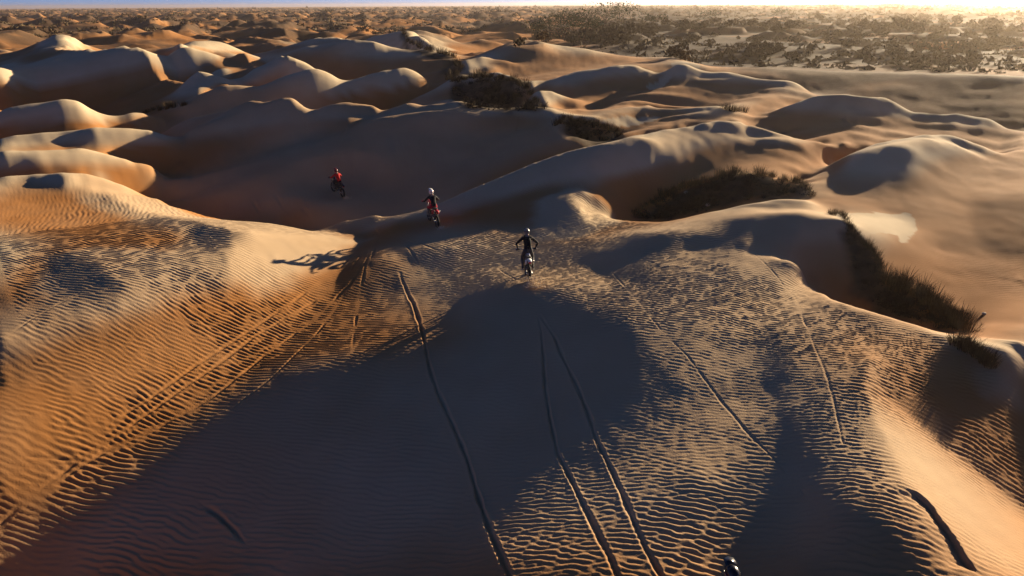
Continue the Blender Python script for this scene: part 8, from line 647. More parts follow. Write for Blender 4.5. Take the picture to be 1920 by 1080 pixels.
# ---- grass tufts along the torn edges of the dunes, each tuft a thing of blades and dead stems
TUFT_KINDS = []
for k, (n, h, sp, w, ln, m) in enumerate([(90, .75, .8, .010, .75, M_tuft), (70, .60, .7, .010, .9, M_tuft), (110, .95, .9, .011, .6, M_tuft), (80, .65, .7, .010, .8, M_tuft_pale)]):
    TUFT_KINDS.append((blade_mesh('blades', n, h, sp, w, ln, 40 + k, m), twig_mesh('stems', 5, h * .9, sp, 60 + k, M_brush)))
_tuft_roots = {}
def tuft(p, label, group, kind=0, sc=1.0, name='grass_tuft', cat='grass tuft'):
    rz = random.uniform(0, 6.28)
    if kind not in _tuft_roots:
        r = empty(name, p); r.rotation_euler = (0, 0, rz); r.scale = (sc, sc, sc)
        part_of('blades', TUFT_KINDS[kind][0], r); part_of('stems', TUFT_KINDS[kind][1], r); _tuft_roots[kind] = r
    else:
        r = copy_thing(_tuft_roots[kind], p, rz, sc); r.name = name
    tag(r, label, cat, group); return r
def along(px, n, jit):
    L = [Vector((a, b)) for a, b in px]; D = [(b - a).length for a, b in zip(L[:-1], L[1:])]; tot = sum(D); out = []
    for k in range(n):
        t = (k + random.uniform(.1, .9)) / n * tot
        for a, b, d in zip(L[:-1], L[1:], D):
            if t <= d: q = a + (b - a) * (t / d); break
            t -= d
        out.append((q.x + random.uniform(-jit, jit), q.y + random.uniform(-jit, jit)))
    return out
def rim(px, n, jit, label, group, smin, smax, kinds=(0, 1, 2)):
    L_ = along(px, n, jit)
    for k_, (u, v) in enumerate(L_):
        p = at(u, v); p.z = gz(p.x, p.y) - .03
        tuft(p, label.replace('@', ('left end', 'middle', 'right end')[min(2, 3 * k_ // len(L_))]), group, random.choice(kinds), random.uniform(smin, smax))
rim([(1190, 402), (1225, 380), (1270, 358), (1300, 346), (1340, 335), (1375, 324), (1400, 330), (1440, 329), (1480, 338), (1510, 350), (1522, 372)], 46, 3,
    'dark grass tuft at the @ of the torn hollow behind the pale rim', 'grass tufts on the edge of the hollow', .45, .9)
rim([(1552, 402), (1578, 400), (1592, 425), (1612, 446), (1640, 480), (1655, 505)], 26, 3,
    'dark grass tuft at the @ of the cut edge beside the pale sand tongue', 'grass tufts on the cut edge', .3, .6)
rim([(1660, 528), (1690, 540), (1720, 556), (1750, 580), (1780, 600), (1812, 622)], 34, 7,
    'spiky dry grass tuft at the @ of the dense clump behind the foreground crest', 'spiky tufts in the dense clump', .45, 1.0, (0, 2, 2, 3))
rim([(1790, 646), (1805, 652), (1820, 660), (1835, 668), (1848, 680), (1856, 690)], 15, 2,
    'short upright grass tuft at the @ of the fringe near the right edge', 'fringe of short tufts at the right edge', .55, .95, (0, 1, 3))
rim([(752, 55), (758, 62), (770, 82), (800, 94), (850, 106), (866, 130), (842, 152)], 24, 2,
    'dark shrubby tuft at the @ of the ragged far plateau edge', 'tufts on the far plateau edge', 1.0, 1.8)
rim([(848, 154), (880, 147), (900, 144), (940, 148), (975, 157), (990, 170), (1000, 184), (1018, 204)], 34, 2,
    'dark shrubby tuft at the @ of the black cliff beyond the valley', 'tufts on the black cliff', .7, 1.3)
rim([(1040, 236), (1060, 223), (1110, 232), (1140, 243), (1168, 257)], 22, 2,
    'dark tuft at the @ of the small torn edge between valley and right dunes', 'tufts on the small torn edge', .5, .9)
rim([(268, 212), (280, 208), (292, 205), (305, 206), (320, 203), (340, 200), (352, 198)], 9, 2,
    'thin dry reed tuft standing at the @ of the shaded trough at left', 'thin reeds in the left trough', .6, 1.1, (2,))
rim([(1350, 205), (1380, 209), (1400, 212)], 5, 2, 'brown tuft lying along the crest below the large smooth dune', 'brown tufts on the crest', .9, 1.3, (1,))

# ---- tangled dead brush that covers the torn faces: nobody could count it
def brush(areas, name):
    V = []; F = []; g = np.random.default_rng(91)
    tw = [twig_mesh('tangle', 4, .55, .7, 300 + k, M_brush) for k in range(3)]
    TV = [np.array([v.co[:] for v in m.vertices]) for m in tw]; TF = [[tuple(p.vertices) for p in m.polygons] for m in tw]
    for k in range(3):
        LV, LF = [], []; leaf_cloud(g, 46, .55, .34, .10, .26, LV, LF, lumps=4); TV.append(np.array(LV)); TF.append(LF)
    BV = [np.array([v.co[:] for v in m[0].vertices]) for m in TUFT_KINDS]; BF = [[tuple(p.vertices) for p in m[0].polygons] for m in TUFT_KINDS]
    for m in tw: bpy.data.meshes.remove(m)
    for poly, n, sc in areas:
        P = np.array(poly, float); lo, hi = P.min(0), P.max(0); c = 0
        while c < n:
            q = g.uniform(lo, hi)
            if not in_poly(np.array([q[0]]), np.array([q[1]]), P)[0]: continue
            c += 1; p = at(q[0], q[1]); p.z = gz(p.x, p.y)
            if g.uniform() < .7: A, B = TV[c % 6], TF[c % 6]
            else: A, B = BV[c % 4], BF[c % 4]
            s = sc * g.uniform(.5, 1.1); a = g.uniform(0, 6.28); R_ = np.array([[math.cos(a), -math.sin(a), 0], [math.sin(a), math.cos(a), 0], [0, 0, 1]]); b = len(V)
            W = A @ R_.T * s * np.array([1, 1, .7]) + np.array(p)
            V.extend(map(tuple, W)); F.extend(tuple(i + b for i in f) for f in B)
    o = mesh_obj(name, V, F, M_brush); o['kind'] = 'stuff'
brush([([(1185, 411), (1215, 386), (1300, 350), (1370, 330), (1440, 334), (1510, 354), (1518, 374), (1470, 366), (1400, 376), (1330, 394), (1250, 410)], 170, .75),
       ([(1580, 420), (1605, 440), (1648, 495), (1655, 530), (1640, 560), (1615, 545), (1595, 470)], 70, .4),
       ([(1640, 545), (1690, 548), (1740, 580), (1810, 626), (1740, 612), (1650, 580)], 110, .65),
       ([(852, 158), (900, 150), (970, 160), (1000, 190), (1010, 206), (960, 211), (880, 205), (855, 180)], 110, 1.5),
       ([(1050, 238), (1065, 228), (1110, 236), (1160, 258), (1140, 264), (1080, 260)], 50, 1.1)], 'dead_brush')

# ---- shrubs of the scrubland at upper right: the 300 largest one by one, the rest as one cover
SHRUBS = []
for k in range(4):
    g = np.random.default_rng(120 + k); V = []; F = []; leaf_cloud(g, 150, 1.0, .75, .22, .62, V, F, lumps=6)
    me = bpy.data.meshes.new('crown'); me.from_pydata(V, [], F); me.materials.append(M_leaf if k < 3 else M_tuft)
    SHRUBS.append((me, twig_mesh('stems', 5, .9, .9, 140 + k, M_bark)))
_shrub_roots = {}
def shrub(p, kind, sc, label, group, name='desert_shrub'):
    if kind not in _shrub_roots:
        r = empty(name, p); r.scale = (sc, sc, sc * .8); part_of('crown', SHRUBS[kind][0], r); part_of('stems', SHRUBS[kind][1], r); _shrub_roots[kind] = r
    else:
        r = copy_thing(_shrub_roots[kind], p, random.uniform(0, 6.28), sc); r.name = name
    tag(r, label, 'shrub', group); return r
_ns = 0
def shrub_field(poly, n, smin, smax, label, group):
    P = np.array(poly, float); c = 0
    while c < n:
        q = (random.uniform(P[:, 0].min(), P[:, 0].max()), random.uniform(P[:, 1].min(), P[:, 1].max()))
        if not in_poly(np.array([q[0]]), np.array([q[1]]), P)[0]: continue
        if fbm(np.array([q[0] / 55.]), np.array([q[1] / 9.]), 2)[0] < .42 + random.uniform(-.1, .05): continue
        c += 1; p = at(*q); p.z = gz(p.x, p.y) - .05
        shrub(p, random.choice((0, 1, 2, 3)), random.uniform(smin, smax), label + ', ' + ('left part', 'middle part', 'right part')[min(2, int(3 * (q[0] - P[:, 0].min()) / np.ptp(P[:, 0])))], group)
shrub_field([(1100, 92), (1400, 62), (1915, 72), (1915, 128), (1700, 132), (1500, 118), (1300, 112), (1160, 104)], 110, .8, 1.9,
            'low olive brown shrub in the scrub belt', 'shrubs of the scrub belt')
shrub_field([(1010, 78), (1150, 52), (1500, 36), (1915, 30), (1915, 72), (1400, 62), (1100, 92)], 120, 1.3, 3.0,
            'dim distant shrub on the plain under the sun glow', 'shrubs of the distant scrub plain')
shrub_field([(980, 60), (1010, 50), (1150, 50), (1190, 80), (1120, 86), (1000, 82)], 22, 1.0, 2.2,
            'dark shrub round the green trees at upper centre', 'shrubs round the green trees')
p = at(1288, 113); p.z = gz(p.x, p.y); shrub(p, 0, 1.6, 'round olive shrub right behind the crest of the large smooth dune', None)
p = at(975, 90); p.z = gz(p.x, p.y); shrub(p, 3, 1.1, 'small dark lone shrub on the pale far plateau', None)

# ---- trees
def tree(loc, h, w, seed, label, group=None):
    g = np.random.default_rng(seed); r = empty('desert_tree', loc)
    V = []; F = []
    leaf_cloud(g, 700, w, h * .40, .34, h * .56, V, F, lumps=9)
    mesh_obj('crown', V, F, M_leaf_dark, r)
    bm = bmesh.new(); tube(bm, [(0, 0, -.2), (g.normal(0, .1), g.normal(0, .1), h * .3), (g.normal(0, .3), g.normal(0, .3), h * .7)], [.16, .12, .05], 6)
    for k in range(4):
        a = g.uniform(0, 6.28); tube(bm, [(0, 0, h * .25), (math.cos(a) * w * .35, math.sin(a) * w * .35, h * .48), (math.cos(a) * w * .7, math.sin(a) * w * .7, h * .66)], [.08, .06, .03], 5)
    bm_obj('trunk', bm, M_bark, r)
    tag(r, label, 'tree', group); return r
def tube(bm, pts, rad, seg=8, cap=True):
    pts = [Vector(p) for p in pts]
    if not hasattr(rad, '__len__'): rad = [rad] * len(pts)
    rings = []
    for i, p in enumerate(pts):
        d = (pts[min(i + 1, len(pts) - 1)] - pts[max(i - 1, 0)]).normalized()
        u = d.cross(Vector((0.31, .17, .93))).normalized() if abs(d.z) < .95 else d.cross(Vector((1, 0, 0))).normalized()
        w = d.cross(u)
        rings.append([bm.verts.new(p + (u * math.cos(6.28318 * k / seg) + w * math.sin(6.28318 * k / seg)) * rad[i]) for k in range(seg)])
    for a, b in zip(rings[:-1], rings[1:]):
        for k in range(seg): bm.faces.new((a[k], a[(k + 1) % seg], b[(k + 1) % seg], b[k]))
    if cap: bm.faces.new(rings[0][::-1]); bm.faces.new(rings[-1])
_tp = [(1030, 64, 3.6, 2.2), (1052, 60, 4.2, 2.8), (1075, 66, 3.4, 2.2), (1090, 64, 4.6, 2.9), (1112, 66, 3.0, 2.0), (1135, 52, 4.4, 3.6), (1160, 50, 4.0, 3.2), (1008, 68, 2.8, 1.8)]
for k, (u, v, h, w) in enumerate(_tp):
    p = at(u, v); p.z = gz(p.x, p.y) - .1
    s = max(1.2, math.hypot(p.x, p.y) / 125)
    tree(p, h * s, w * s, 500 + k, 'dark green tree in the small grove beyond the far dunes', 'trees of the grove')
for k, (u, v) in enumerate([(1320, 40), (1226, 46), (1465, 34), (1563, 26), (1658, 23), (1690, 22), (1775, 18), (1900, 16)]):
    p = at(u, v, 7, 2500); p.z = gz(p.x, p.y) - .1; s = max(1.0, math.hypot(p.x, p.y) / 200)
    tree(p, 3.0 * s, 2.4 * s, 540 + k, 'far spreading tree rising above the scrub near the horizon', 'far trees near the horizon')

# ---- low cover of bushes out to the horizon
def scrub_cover():
    g = np.random.default_rng(77); n = 22000; Vs = []; Fs = []; b = 0
    r = np.exp(g.uniform(math.log(140), math.log(3200), n)); az = g.uniform(R(-40), R(41), n)
    x = r * np.sin(az); y = r * np.cos(az)
    right = smoothstep(0, 8, np.degrees(az))
    keep = (fbm(x / 40 + 3, y / 40, 3) > .45 - .08 * right) & ((r > 330) | (right > .6)); keep &= (r > 330) | (g.uniform(0, 1, n) < .3)
    x, y, r = x[keep], y[keep], r[keep]; z = ground(x, y)
    for i in range(len(x)):
        s = .5 * g.uniform(.6, 1.6) * (1 + r[i] / 420); k = 12
        d = g.normal(0, 1, (k, 3)); d /= np.linalg.norm(d, axis=1)[:, None]; c = d * np.array([s * 1.4, s * 1.4, s * .38]) * g.uniform(.4, 1, (k, 1)); c[:, 2] = np.abs(c[:, 2])
        u = g.normal(0, 1, (k, 3)) * s * .45; v = g.normal(0, 1, (k, 3)) * s * .45
        t = np.stack([c - u, c + v, c + u], 1).reshape(-1, 3) + np.array([x[i], y[i], z[i]])
        Vs.append(t); Fs.append(np.arange(k * 3).reshape(k, 3) + b); b += k * 3
    V = np.concatenate(Vs); F = np.concatenate(Fs)
    me = bpy.data.meshes.new('scrub_cover'); me.vertices.add(len(V)); me.vertices.foreach_set('co', V.astype(np.float32).ravel())
    me.loops.add(F.size); me.loops.foreach_set('vertex_index', F.astype(np.int32).ravel()); me.polygons.add(len(F)); me.polygons.foreach_set('loop_start', (np.arange(len(F)) * 3).astype(np.int32))
    me.update(); me.validate(); me.materials.append(M_leaf)
    o = link(bpy.data.objects.new('scrub_cover', me)); o['kind'] = 'stuff'; print('scrub', len(x))
scrub_cover()

# ------------------------------------------------------------------ motorcycles
M_rubber = noise_mat('rubber', (.018, .018, .018), (.03, .028, .026), 30, .85, .2)
M_black = noise_mat('black_plastic', (.016, .016, .018), (.026, .026, .028), 30, .55, .4)
M_metal = noise_mat('bare_metal', (.42, .41, .40), (.32, .31, .30), 20, .35, .5, 0, .9)
M_engine = noise_mat('engine_metal', (.09, .09, .09), (.14, .14, .14), 20, .5, .5, 0, .6)
M_white = noise_mat('white_plastic', (.75, .75, .74), (.66, .65, .62), 12, .4, .4)
M_red = noise_mat('red_plastic', (.50, .02, .03), (.42, .018, .026), 12, .4, .4)
M_blue = noise_mat('blue_plastic', (.02, .045, .20), (.016, .035, .16), 12, .4, .4)
M_lamp = noise_mat('tail_lamp', (.55, .015, .015), (.48, .01, .01), 12, .25, .5)
def torus(bm, c, R0, r0, n=36, m=8, knob=0.0):
    rings = []
    for i in range(n):
        a = 6.28318 * i / n; k = r0 * (1 + (knob if i % 2 else 0)); ring = []
        for j in range(m):
            b = 6.28318 * j / m; q = R0 + k * math.cos(b)
            ring.append(bm.verts.new((c[0] + r0 * .95 * math.sin(b), c[1] + q * math.cos(a), c[2] + q * math.sin(a))))
        rings.append(ring)
    for i in range(n):
        A, B = rings[i], rings[(i + 1) % n]
        for j in range(m): bm.faces.new((A[j], A[(j + 1) % m], B[(j + 1) % m], B[j]))
def loft(bm, secs):
    """closed sections of equal length joined into a skin"""
    rs = [[bm.verts.new(p) for p in s] for s in secs]; n = len(rs[0])
    for a, b in zip(rs[:-1], rs[1:]):
        for k in range(n): bm.faces.new((a[k], a[(k + 1) % n], b[(k + 1) % n], b[k]))
    bm.faces.new(rs[0][::-1]); bm.faces.new(rs[-1])
def sec(y, z, w, h, n=10, p=.6):
    out = []
    for k in range(n):
        a = 6.28318 * k / n; c, s = math.cos(a), math.sin(a)
        out.append((w * math.copysign(abs(c) ** p, c), y, z + h * math.copysign(abs(s) ** p, s)))
    return out
def wheel(root, name, c, rad, tw):
    bm = bmesh.new(); torus(bm, c, rad - tw, tw, 48, 8, .22); w = bm_obj(name, bm, M_rubber, root)
    bm = bmesh.new(); torus(bm, c, rad - 2 * tw, .016, 32, 6); bm_obj('rim', bm, M_black, w)
    bm = bmesh.new(); tube(bm, [(c[0] - .07, c[1], c[2]), (c[0] + .07, c[1], c[2])], .035, 10)
    bm_obj('hub', bm, M_metal, w)
    bm = bmesh.new()
    for k in range(18):
        a = 6.28318 * k / 18; s = .05 if k % 2 else -.05
        tube(bm, [(c[0] + s, c[1] + .03 * math.cos(a + .6), c[2] + .03 * math.sin(a + .6)), (c[0], c[1] + (rad - 2 * tw) * math.cos(a), c[2] + (rad - 2 * tw) * math.sin(a))], .003, 4, False)
    bm_obj('spokes', bm, M_metal, w)
    bm = bmesh.new(); tube(bm, [(c[0] + .062, c[1], c[2]), (c[0] + .066, c[1], c[2])], .11, 20); bm_obj('brake_disc', bm, M_metal, w)
    return w
def make_bike(label, body, fender, plate, seat_m):
    root = empty('motorcycle'); tag(root, label, 'motorcycle', 'motorcycles crossing the dunes')
    wheel(root, 'rear_wheel', (0, -.74, .335), .335, .062); wheel(root, 'front_wheel', (0, .74, .35), .35, .045)
    bm = bmesh.new()
    for s in (-1, 1): tube(bm, [(s * .11, -.74, .335), (s * .10, -.4, .40), (s * .06, -.12, .45)], [.022, .028, .03], 8)
    tube(bm, [(-.1, -.42, .40), (.1, -.42, .40)], .02, 8); bm_obj('swingarm', bm, M_metal, root)
    for s in (-1, 1):
        bm = bmesh.new(); tube(bm, [(s * .10, .74, .35), (s * .10, .61, .68)], .026, 8); tube(bm, [(s * .10, .62, .66), (s * .10, .45, 1.06)], .033, 8); bm_obj('fork_leg', bm, M_metal, root)
    bm = bmesh.new(); tube(bm, [(-.14, .47, 1.02), (.14, .47, 1.02)], .03, 8); tube(bm, [(-.14, .53, .86), (.14, .53, .86)], .03, 8); bm_obj('fork_clamp', bm, M_black, root)
    bm = bmesh.new()
    for s in (-1, 1):
        tube(bm, [(0, .48, .98), (s * .09, .3, .86), (s * .11, -.05, .62), (s * .10, -.12, .40), (s * .09, .15, .30)], .02, 8)
        tube(bm, [(s * .08, .0, .80), (s * .09, -.35, .86), (s * .06, -.62, .92)], .014, 6); tube(bm, [(s * .11, -.05, .55), (s * .08, -.38, .84)], .014, 6)
    tube(bm, [(0, .48, .96), (0, .40, .6), (0, .28, .32), (0, .05, .28)], .022, 8); bm_obj('frame', bm, M_black, root)
    bm = bmesh.new(); loft(bm, [sec(-.14, .44, .07, .08), sec(-.1, .45, .12, .13), sec(.1, .42, .13, .13), sec(.26, .42, .10, .10), sec(.3, .42, .06, .07)])
    loft(bm, [[(x, z * .35 + .05, .54 + y2) for (x, z, y2) in [(.08, .2, 0), (.08, -.2, 0), (-.08, -.2, 0), (-.08, .2, 0)]], [(x, z * .3 + .11, .74 + y2) for (x, z, y2) in [(.075, .2, 0), (.075, -.2, 0), (-.075, -.2, 0), (-.075, .2, 0)]]])
    bm_obj('engine', bm, M_engine, root)
    bm = bmesh.new(); loft(bm, [sec(.40, .92, .05, .05), sec(.34, .92, .12, .09), sec(.18, .93, .14, .10), sec(.02, .90, .10, .07), sec(-.06, .89, .06, .04)]); bm_obj('fuel_tank', bm, body, root)
    for s in (-1, 1):
        bm = bmesh.new(); loft(bm, [[(s * (.14 + a), y, z) for (a, y, z) in [(0, .45, .88), (.03, .45, .88), (.03, .30, .58), (0, .30, .58)]], [(s * (.14 + a), y, z) for (a, y, z) in [(0, .12, .90), (.02, .12, .90), (.02, .12, .72), (0, .12, .72)]]]); bm_obj('radiator_shroud', bm, body, root)
        bm = bmesh.new(); loft(bm, [[(s * (.10 + a), y, z) for (a, y, z) in [(0, -.25, .84), (.03, -.25, .84), (.03, -.22, .62), (0, -.22, .62)]], [(s * (.09 + a), y, z) for (a, y, z) in [(0, -.6, .90), (.02, -.6, .90), (.02, -.52, .70), (0, -.52, .70)]]]); bm_obj('side_panel', bm, plate, root)
        bm = bmesh.new(); tube(bm, [(s * .12, -.05, .40), (s * .26, -.05, .405)], .016, 6); bm_obj('footpeg', bm, M_metal, root)
    bm = bmesh.new(); loft(bm, [sec(.12, .97, .06, .025), sec(.0, .955, .085, .04), sec(-.3, .95, .12, .045), sec(-.6, .97, .11, .035), sec(-.68, .975, .08, .02)]); bm_obj('seat', bm, seat_m, root)
    def fender_bm(pts, w0):
        bm = bmesh.new(); S = []
        for i, (y, z, w) in enumerate(pts): S.append([(-w, y, z - .02), (-w * .6, y, z + .012), (0, y, z + .022), (w * .6, y, z + .012), (w, y, z - .02), (w * .6, y, z), (0, y, z + .010), (-w * .6, y, z)])
        loft(bm, S); return bm
    rf = bm_obj('rear_fender', fender_bm([(-.5, .93, .09), (-.7, .95, .10), (-.9, .93, .09), (-1.06, .87, .07)], 0), fender, root)
    bm = bmesh.new(); loft(bm, [[(-.05, -.98, .87), (.05, -.98, .87), (.05, -.94, .80), (-.05, -.94, .80)], [(-.05, -1.0, .86), (.05, -1.0, .86), (.05, -.97, .79), (-.05, -.97, .79)]]); bm_obj('tail_light', bm, M_lamp, rf)
    bm_obj('front_fender', fender_bm([(.45, .82, .07), (.62, .86, .08), (.80, .83, .08), (1.0, .74, .05)], 0), fender, root)
    bm = bmesh.new(); tube(bm, [(-.40, .36, 1.17), (-.24, .43, 1.19), (-.10, .46, 1.13), (.10, .46, 1.13), (.24, .43, 1.19), (.40, .36, 1.17)], .013, 8); tube(bm, [(-.2, .44, 1.18), (.2, .44, 1.18)], .011, 6); hb = bm_obj('handlebar', bm, M_metal, root)
    for s in (-1, 1):
        bm = bmesh.new(); tube(bm, [(s * .29, .41, 1.185), (s * .41, .355, 1.168)], .019, 8); bm_obj('grip', bm, M_rubber, hb)
        bm = bmesh.new(); tube(bm, [(s * .25, .47, 1.19), (s * .31, .51, 1.175), (s * .41, .47, 1.16), (s * .42, .37, 1.165)], [.012, .04, .04, .012], 6); bm_obj('handguard', bm, body, hb)
    bm = bmesh.new(); loft(bm, [[(-.11, .56, .98), (.11, .56, .98), (.13, .55, 1.16), (-.13, .55, 1.16)], [(-.07, .66, .96), (.07, .66, .96), (.09, .60, 1.18), (-.09, .60, 1.18)]]); bm_obj('headlight_mask', bm, plate, root)
    bm = bmesh.new(); tube(bm, [(.06, .2, .5), (.13, .22, .42), (.14, -.02, .52), (.14, -.2, .66)], [.024, .024, .026, .03], 8); tube(bm, [(.15, -.2, .66), (.155, -.3, .72), (.16, -.66, .84), (.16, -.72, .86)], [.035, .055, .055, .03], 10); bm_obj('exhaust', bm, M_metal, root)
    return root

# ------------------------------------------------------------------ riders
def flat_mat(name, c, rough=.8): return noise_mat(name, c, tuple(min(1, k * .75) for k in c), 9, rough, .15, .25, 0, 40)
M_skin = noise_mat('skin', (.42, .26, .18), (.36, .21, .14), 9, .6, .3)
M_boot = noise_mat('boot', (.05, .05, .05), (.08, .08, .08), 9, .6, .3)
M_glove = noise_mat('glove', (.02, .02, .022), (.035, .035, .04), 12, .8, .2)
def make_person(label, jersey, pants, helmet_m, peak_m, strap=None, pack=None, boot=None, sit=False):
    """one skinned body in the attack position on the pegs, fingers closed round the grips"""
    root = empty('person'); tag(root, label, 'person', 'riders crossing the dunes')
    V = []; E = []; Rr = []; T = []
    def v(p, r, link_to=None, t=0):
        V.append(p); Rr.append(r if hasattr(r, '__len__') else (r, r)); T.append(t)
        if link_to is not None: E.append((link_to, len(V) - 1))
        return len(V) - 1
    P_ = (((0, -.33, 1.05), (0, -.25, 1.21), (0, -.12, 1.38), (0, -.04, 1.49), (0, .01, 1.57), (0, .07, 1.67), (0, .09, 1.77), (0, .17, 1.67)) if sit else
          ((0, -.26, 1.26), (0, -.15, 1.42), (0, -.01, 1.58), (0, .06, 1.69), (0, .11, 1.77), (0, .17, 1.87), (0, .19, 1.97), (0, .27, 1.87)))
    pel = v(P_[0], (.17, .13), None, 1)
    ab = v(P_[1], (.155, .115), pel, 0); ch = v(P_[2], (.185, .13), ab, 0); up = v(P_[3], (.15, .10), ch, 0)
    nk = v(P_[4], .055, up, 3); hd = v(P_[5], (.075, .085), nk, 3); tp = v(P_[6], (.07, .08), hd, 3)
    ns = v(P_[7], .018, hd, 3)
    for s in (-1, 1):
        sh = v((s * .19, P_[3][1], P_[3][2] - .03), .075, up, 0); el = v((s * (.38 if sit else .44), .08, 1.25 if sit else 1.45), .05, sh, 0); fa = v((s * .39, .21, 1.23 if sit else 1.34), .045, el, 0); wr = v((s * .365, .335, 1.235), .032, fa, 4)
        pm = v((s * .35, .37, 1.205), (.042, .026), wr, 4)
        for k in range(4):
            ox = (.31 + .024 * k); gy = .40 - .45 * (ox - .29) ; gzv = 1.182 - .1 * (ox - .29); L = (.95, 1.05, 1.0, .85)[k]
            a = v((s * ox, gy + .012, gzv + .026), .0105, pm, 4); b = v((s * ox, gy + .036 * L, gzv + .012), .0095, a, 4); c = v((s * ox, gy + .032 * L, gzv - .018), .009, b, 4); d = v((s * ox, gy + .004, gzv - .030), .008, c, 4)
        a = v((s * .300, .375, 1.185), .012, pm, 4); b = v((s * .288, .388, 1.160), .0105, a, 4); c = v((s * .300, .415, 1.150), .009, b, 4)
        hp = v((s * .12, P_[0][1] + .02, P_[0][2] - .06), .105, pel, 1); kn = v((s * .21, .14 if sit else .10, .90), .068, hp, 1); ca = v((s * .205, -.01, .72), .062, kn, 2); an = v((s * .21, -.10, .50), .048, ca, 2)
        he = v((s * .21, -.14, .455), .042, an, 2); to = v((s * .215, .10, .448), (.045, .03), an, 2)
    me = bpy.data.meshes.new('body'); me.from_pydata(V, E, []); me.update()
    o = link(bpy.data.objects.new('body', me))
    sk = o.modifiers.new('skin', 'SKIN'); sk.use_smooth_shade = True; sk.branch_smoothing = .3
    for i, d in enumerate(me.skin_vertices[0].data): d.radius = Rr[i]; d.use_root = (i == 0)
    su = o.modifiers.new('smooth', 'SUBSURF'); su.levels = 1; su.render_levels = 1
    dg = bpy.context.evaluated_depsgraph_get(); dg.update()
    nm = bpy.data.meshes.new_from_object(o.evaluated_get(dg)); o.modifiers.clear(); o.data = nm; bpy.data.meshes.remove(me); nm.name = 'body'
    nm.materials.clear()
    for m in (jersey, pants, boot or M_boot, M_skin, M_glove): nm.materials.append(m)
    A = np.array([V[e[0]] for e in E]); B = np.array([V[e[1]] for e in E]); TT = np.array([T[e[1]] for e in E])
    C = np.zeros(len(nm.polygons) * 3); nm.polygons.foreach_get('center', C); C = C.reshape(-1, 3)
    D = B - A; t = np.clip(((C[:, None] - A[None]) * D[None]).sum(2) / (D * D).sum(1)[None], 0, 1); dist = np.linalg.norm(C[:, None] - A[None] - t[..., None] * D[None], axis=2)
    nm.polygons.foreach_set('material_index', TT[dist.argmin(1)].astype(np.int32)); nm.polygons.foreach_set('use_smooth', np.ones(len(nm.polygons), bool))
    o.parent = root
    # helmet with an eye opening, chin bar, peak and goggles
    hc = Vector((0, .185, 1.915))
    bm = bmesh.new(); bmesh.ops.create_uvsphere(bm, u_segments=24, v_segments=16, radius=1)
    dead = [f for f in bm.faces if f.calc_center_median().y > .45 and -.42 < f.calc_center_median().z < .28]
    bmesh.ops.delete(bm, geom=dead, context='FACES')
    low = [f for f in bm.faces if f.calc_center_median().z < -.8]; bmesh.ops.delete(bm, geom=low, context='FACES')
    for q in bm.verts:
        q.co = Vector((q.co.x * .118, q.co.y * .142 - (.008 if q.co.y < 0 else 0), q.co.z * .136))
        if q.co.z < -.05 and q.co.y > .02: q.co.y += .055
        q.co += hc
    bmesh.ops.solidify(bm, geom=bm.faces[:], thickness=.012)
    h = bm_obj('helmet', bm, helmet_m, root)
    bm = bmesh.new(); loft(bm, [[(-.10, .24, 2.03), (0, .26, 2.055), (.10, .24, 2.03), (.10, .24, 2.02), (0, .26, 2.045), (-.10, .24, 2.02)], [(-.085, .40, 2.03), (0, .42, 2.05), (.085, .40, 2.03), (.085, .40, 2.02), (0, .42, 2.04), (-.085, .40, 2.02)]]); bm_obj('helmet_peak', bm, peak_m, h)
    bm = bmesh.new(); loft(bm, [sec(.285, 1.925, .085, .045, 12), sec(.325, 1.925, .08, .04, 12), sec(.335, 1.925, .05, .025, 12)]); bm_obj('goggles', bm, M_black, h)
    bm = bmesh.new()
    for k in range(24):
        a0, a1 = 6.28318 * k / 24, 6.28318 * (k + 1) / 24
        f = [bm.verts.new((hc.x + .122 * math.sin(a), hc.y - .005 + .150 * math.cos(a), hc.z + .01 + dz)) for a, dz in ((a0, -.016), (a1, -.016), (a1, .016), (a0, .016))]; bm.faces.new(f)
    bm_obj('goggle_strap', bm, strap or M_black, h)
    bm = bmesh.new(); loft(bm, [[(s * (.112 + d), .185 + .07 * cy, 1.90 + .045 * cz) for (cy, cz) in ((-1, -.6), (1, -1), (1, .3), (-.4, 1))] for s in (1,) for d in (.0, .012)])
    bm_obj('helmet_panel', bm, peak_m, h)
    if sit: h.location = (0, -.10, -.20)
    if pack:
        bm = bmesh.new(); q = [sec(0, 0, .10, .05, 10)] 
        S = []
        for (z, w, d, y) in ((1.36, .10, .05, -.30), (1.42, .13, .08, -.285), (1.58, .14, .085, -.17), (1.68, .11, .06, -.09), (1.71, .07, .03, -.06)):
            S.append([(w * math.copysign(abs(math.cos(6.28318 * k / 12)) ** .6, math.cos(6.28318 * k / 12)), y + d * math.sin(6.28318 * k / 12), z) for k in range(12)])
        loft(bm, S); b = bm_obj('backpack', bm, pack, root)
        bm = bmesh.new()
        for s in (-1, 1): tube(bm, [(s * .09, -.1, 1.70), (s * .11, .06, 1.785), (s * .12, .17, 1.68), (s * .13, .15, 1.52), (s * .13, -.05, 1.42)], .016, 6)
        bm_obj('shoulder_strap', bm, pack, b)
    return root
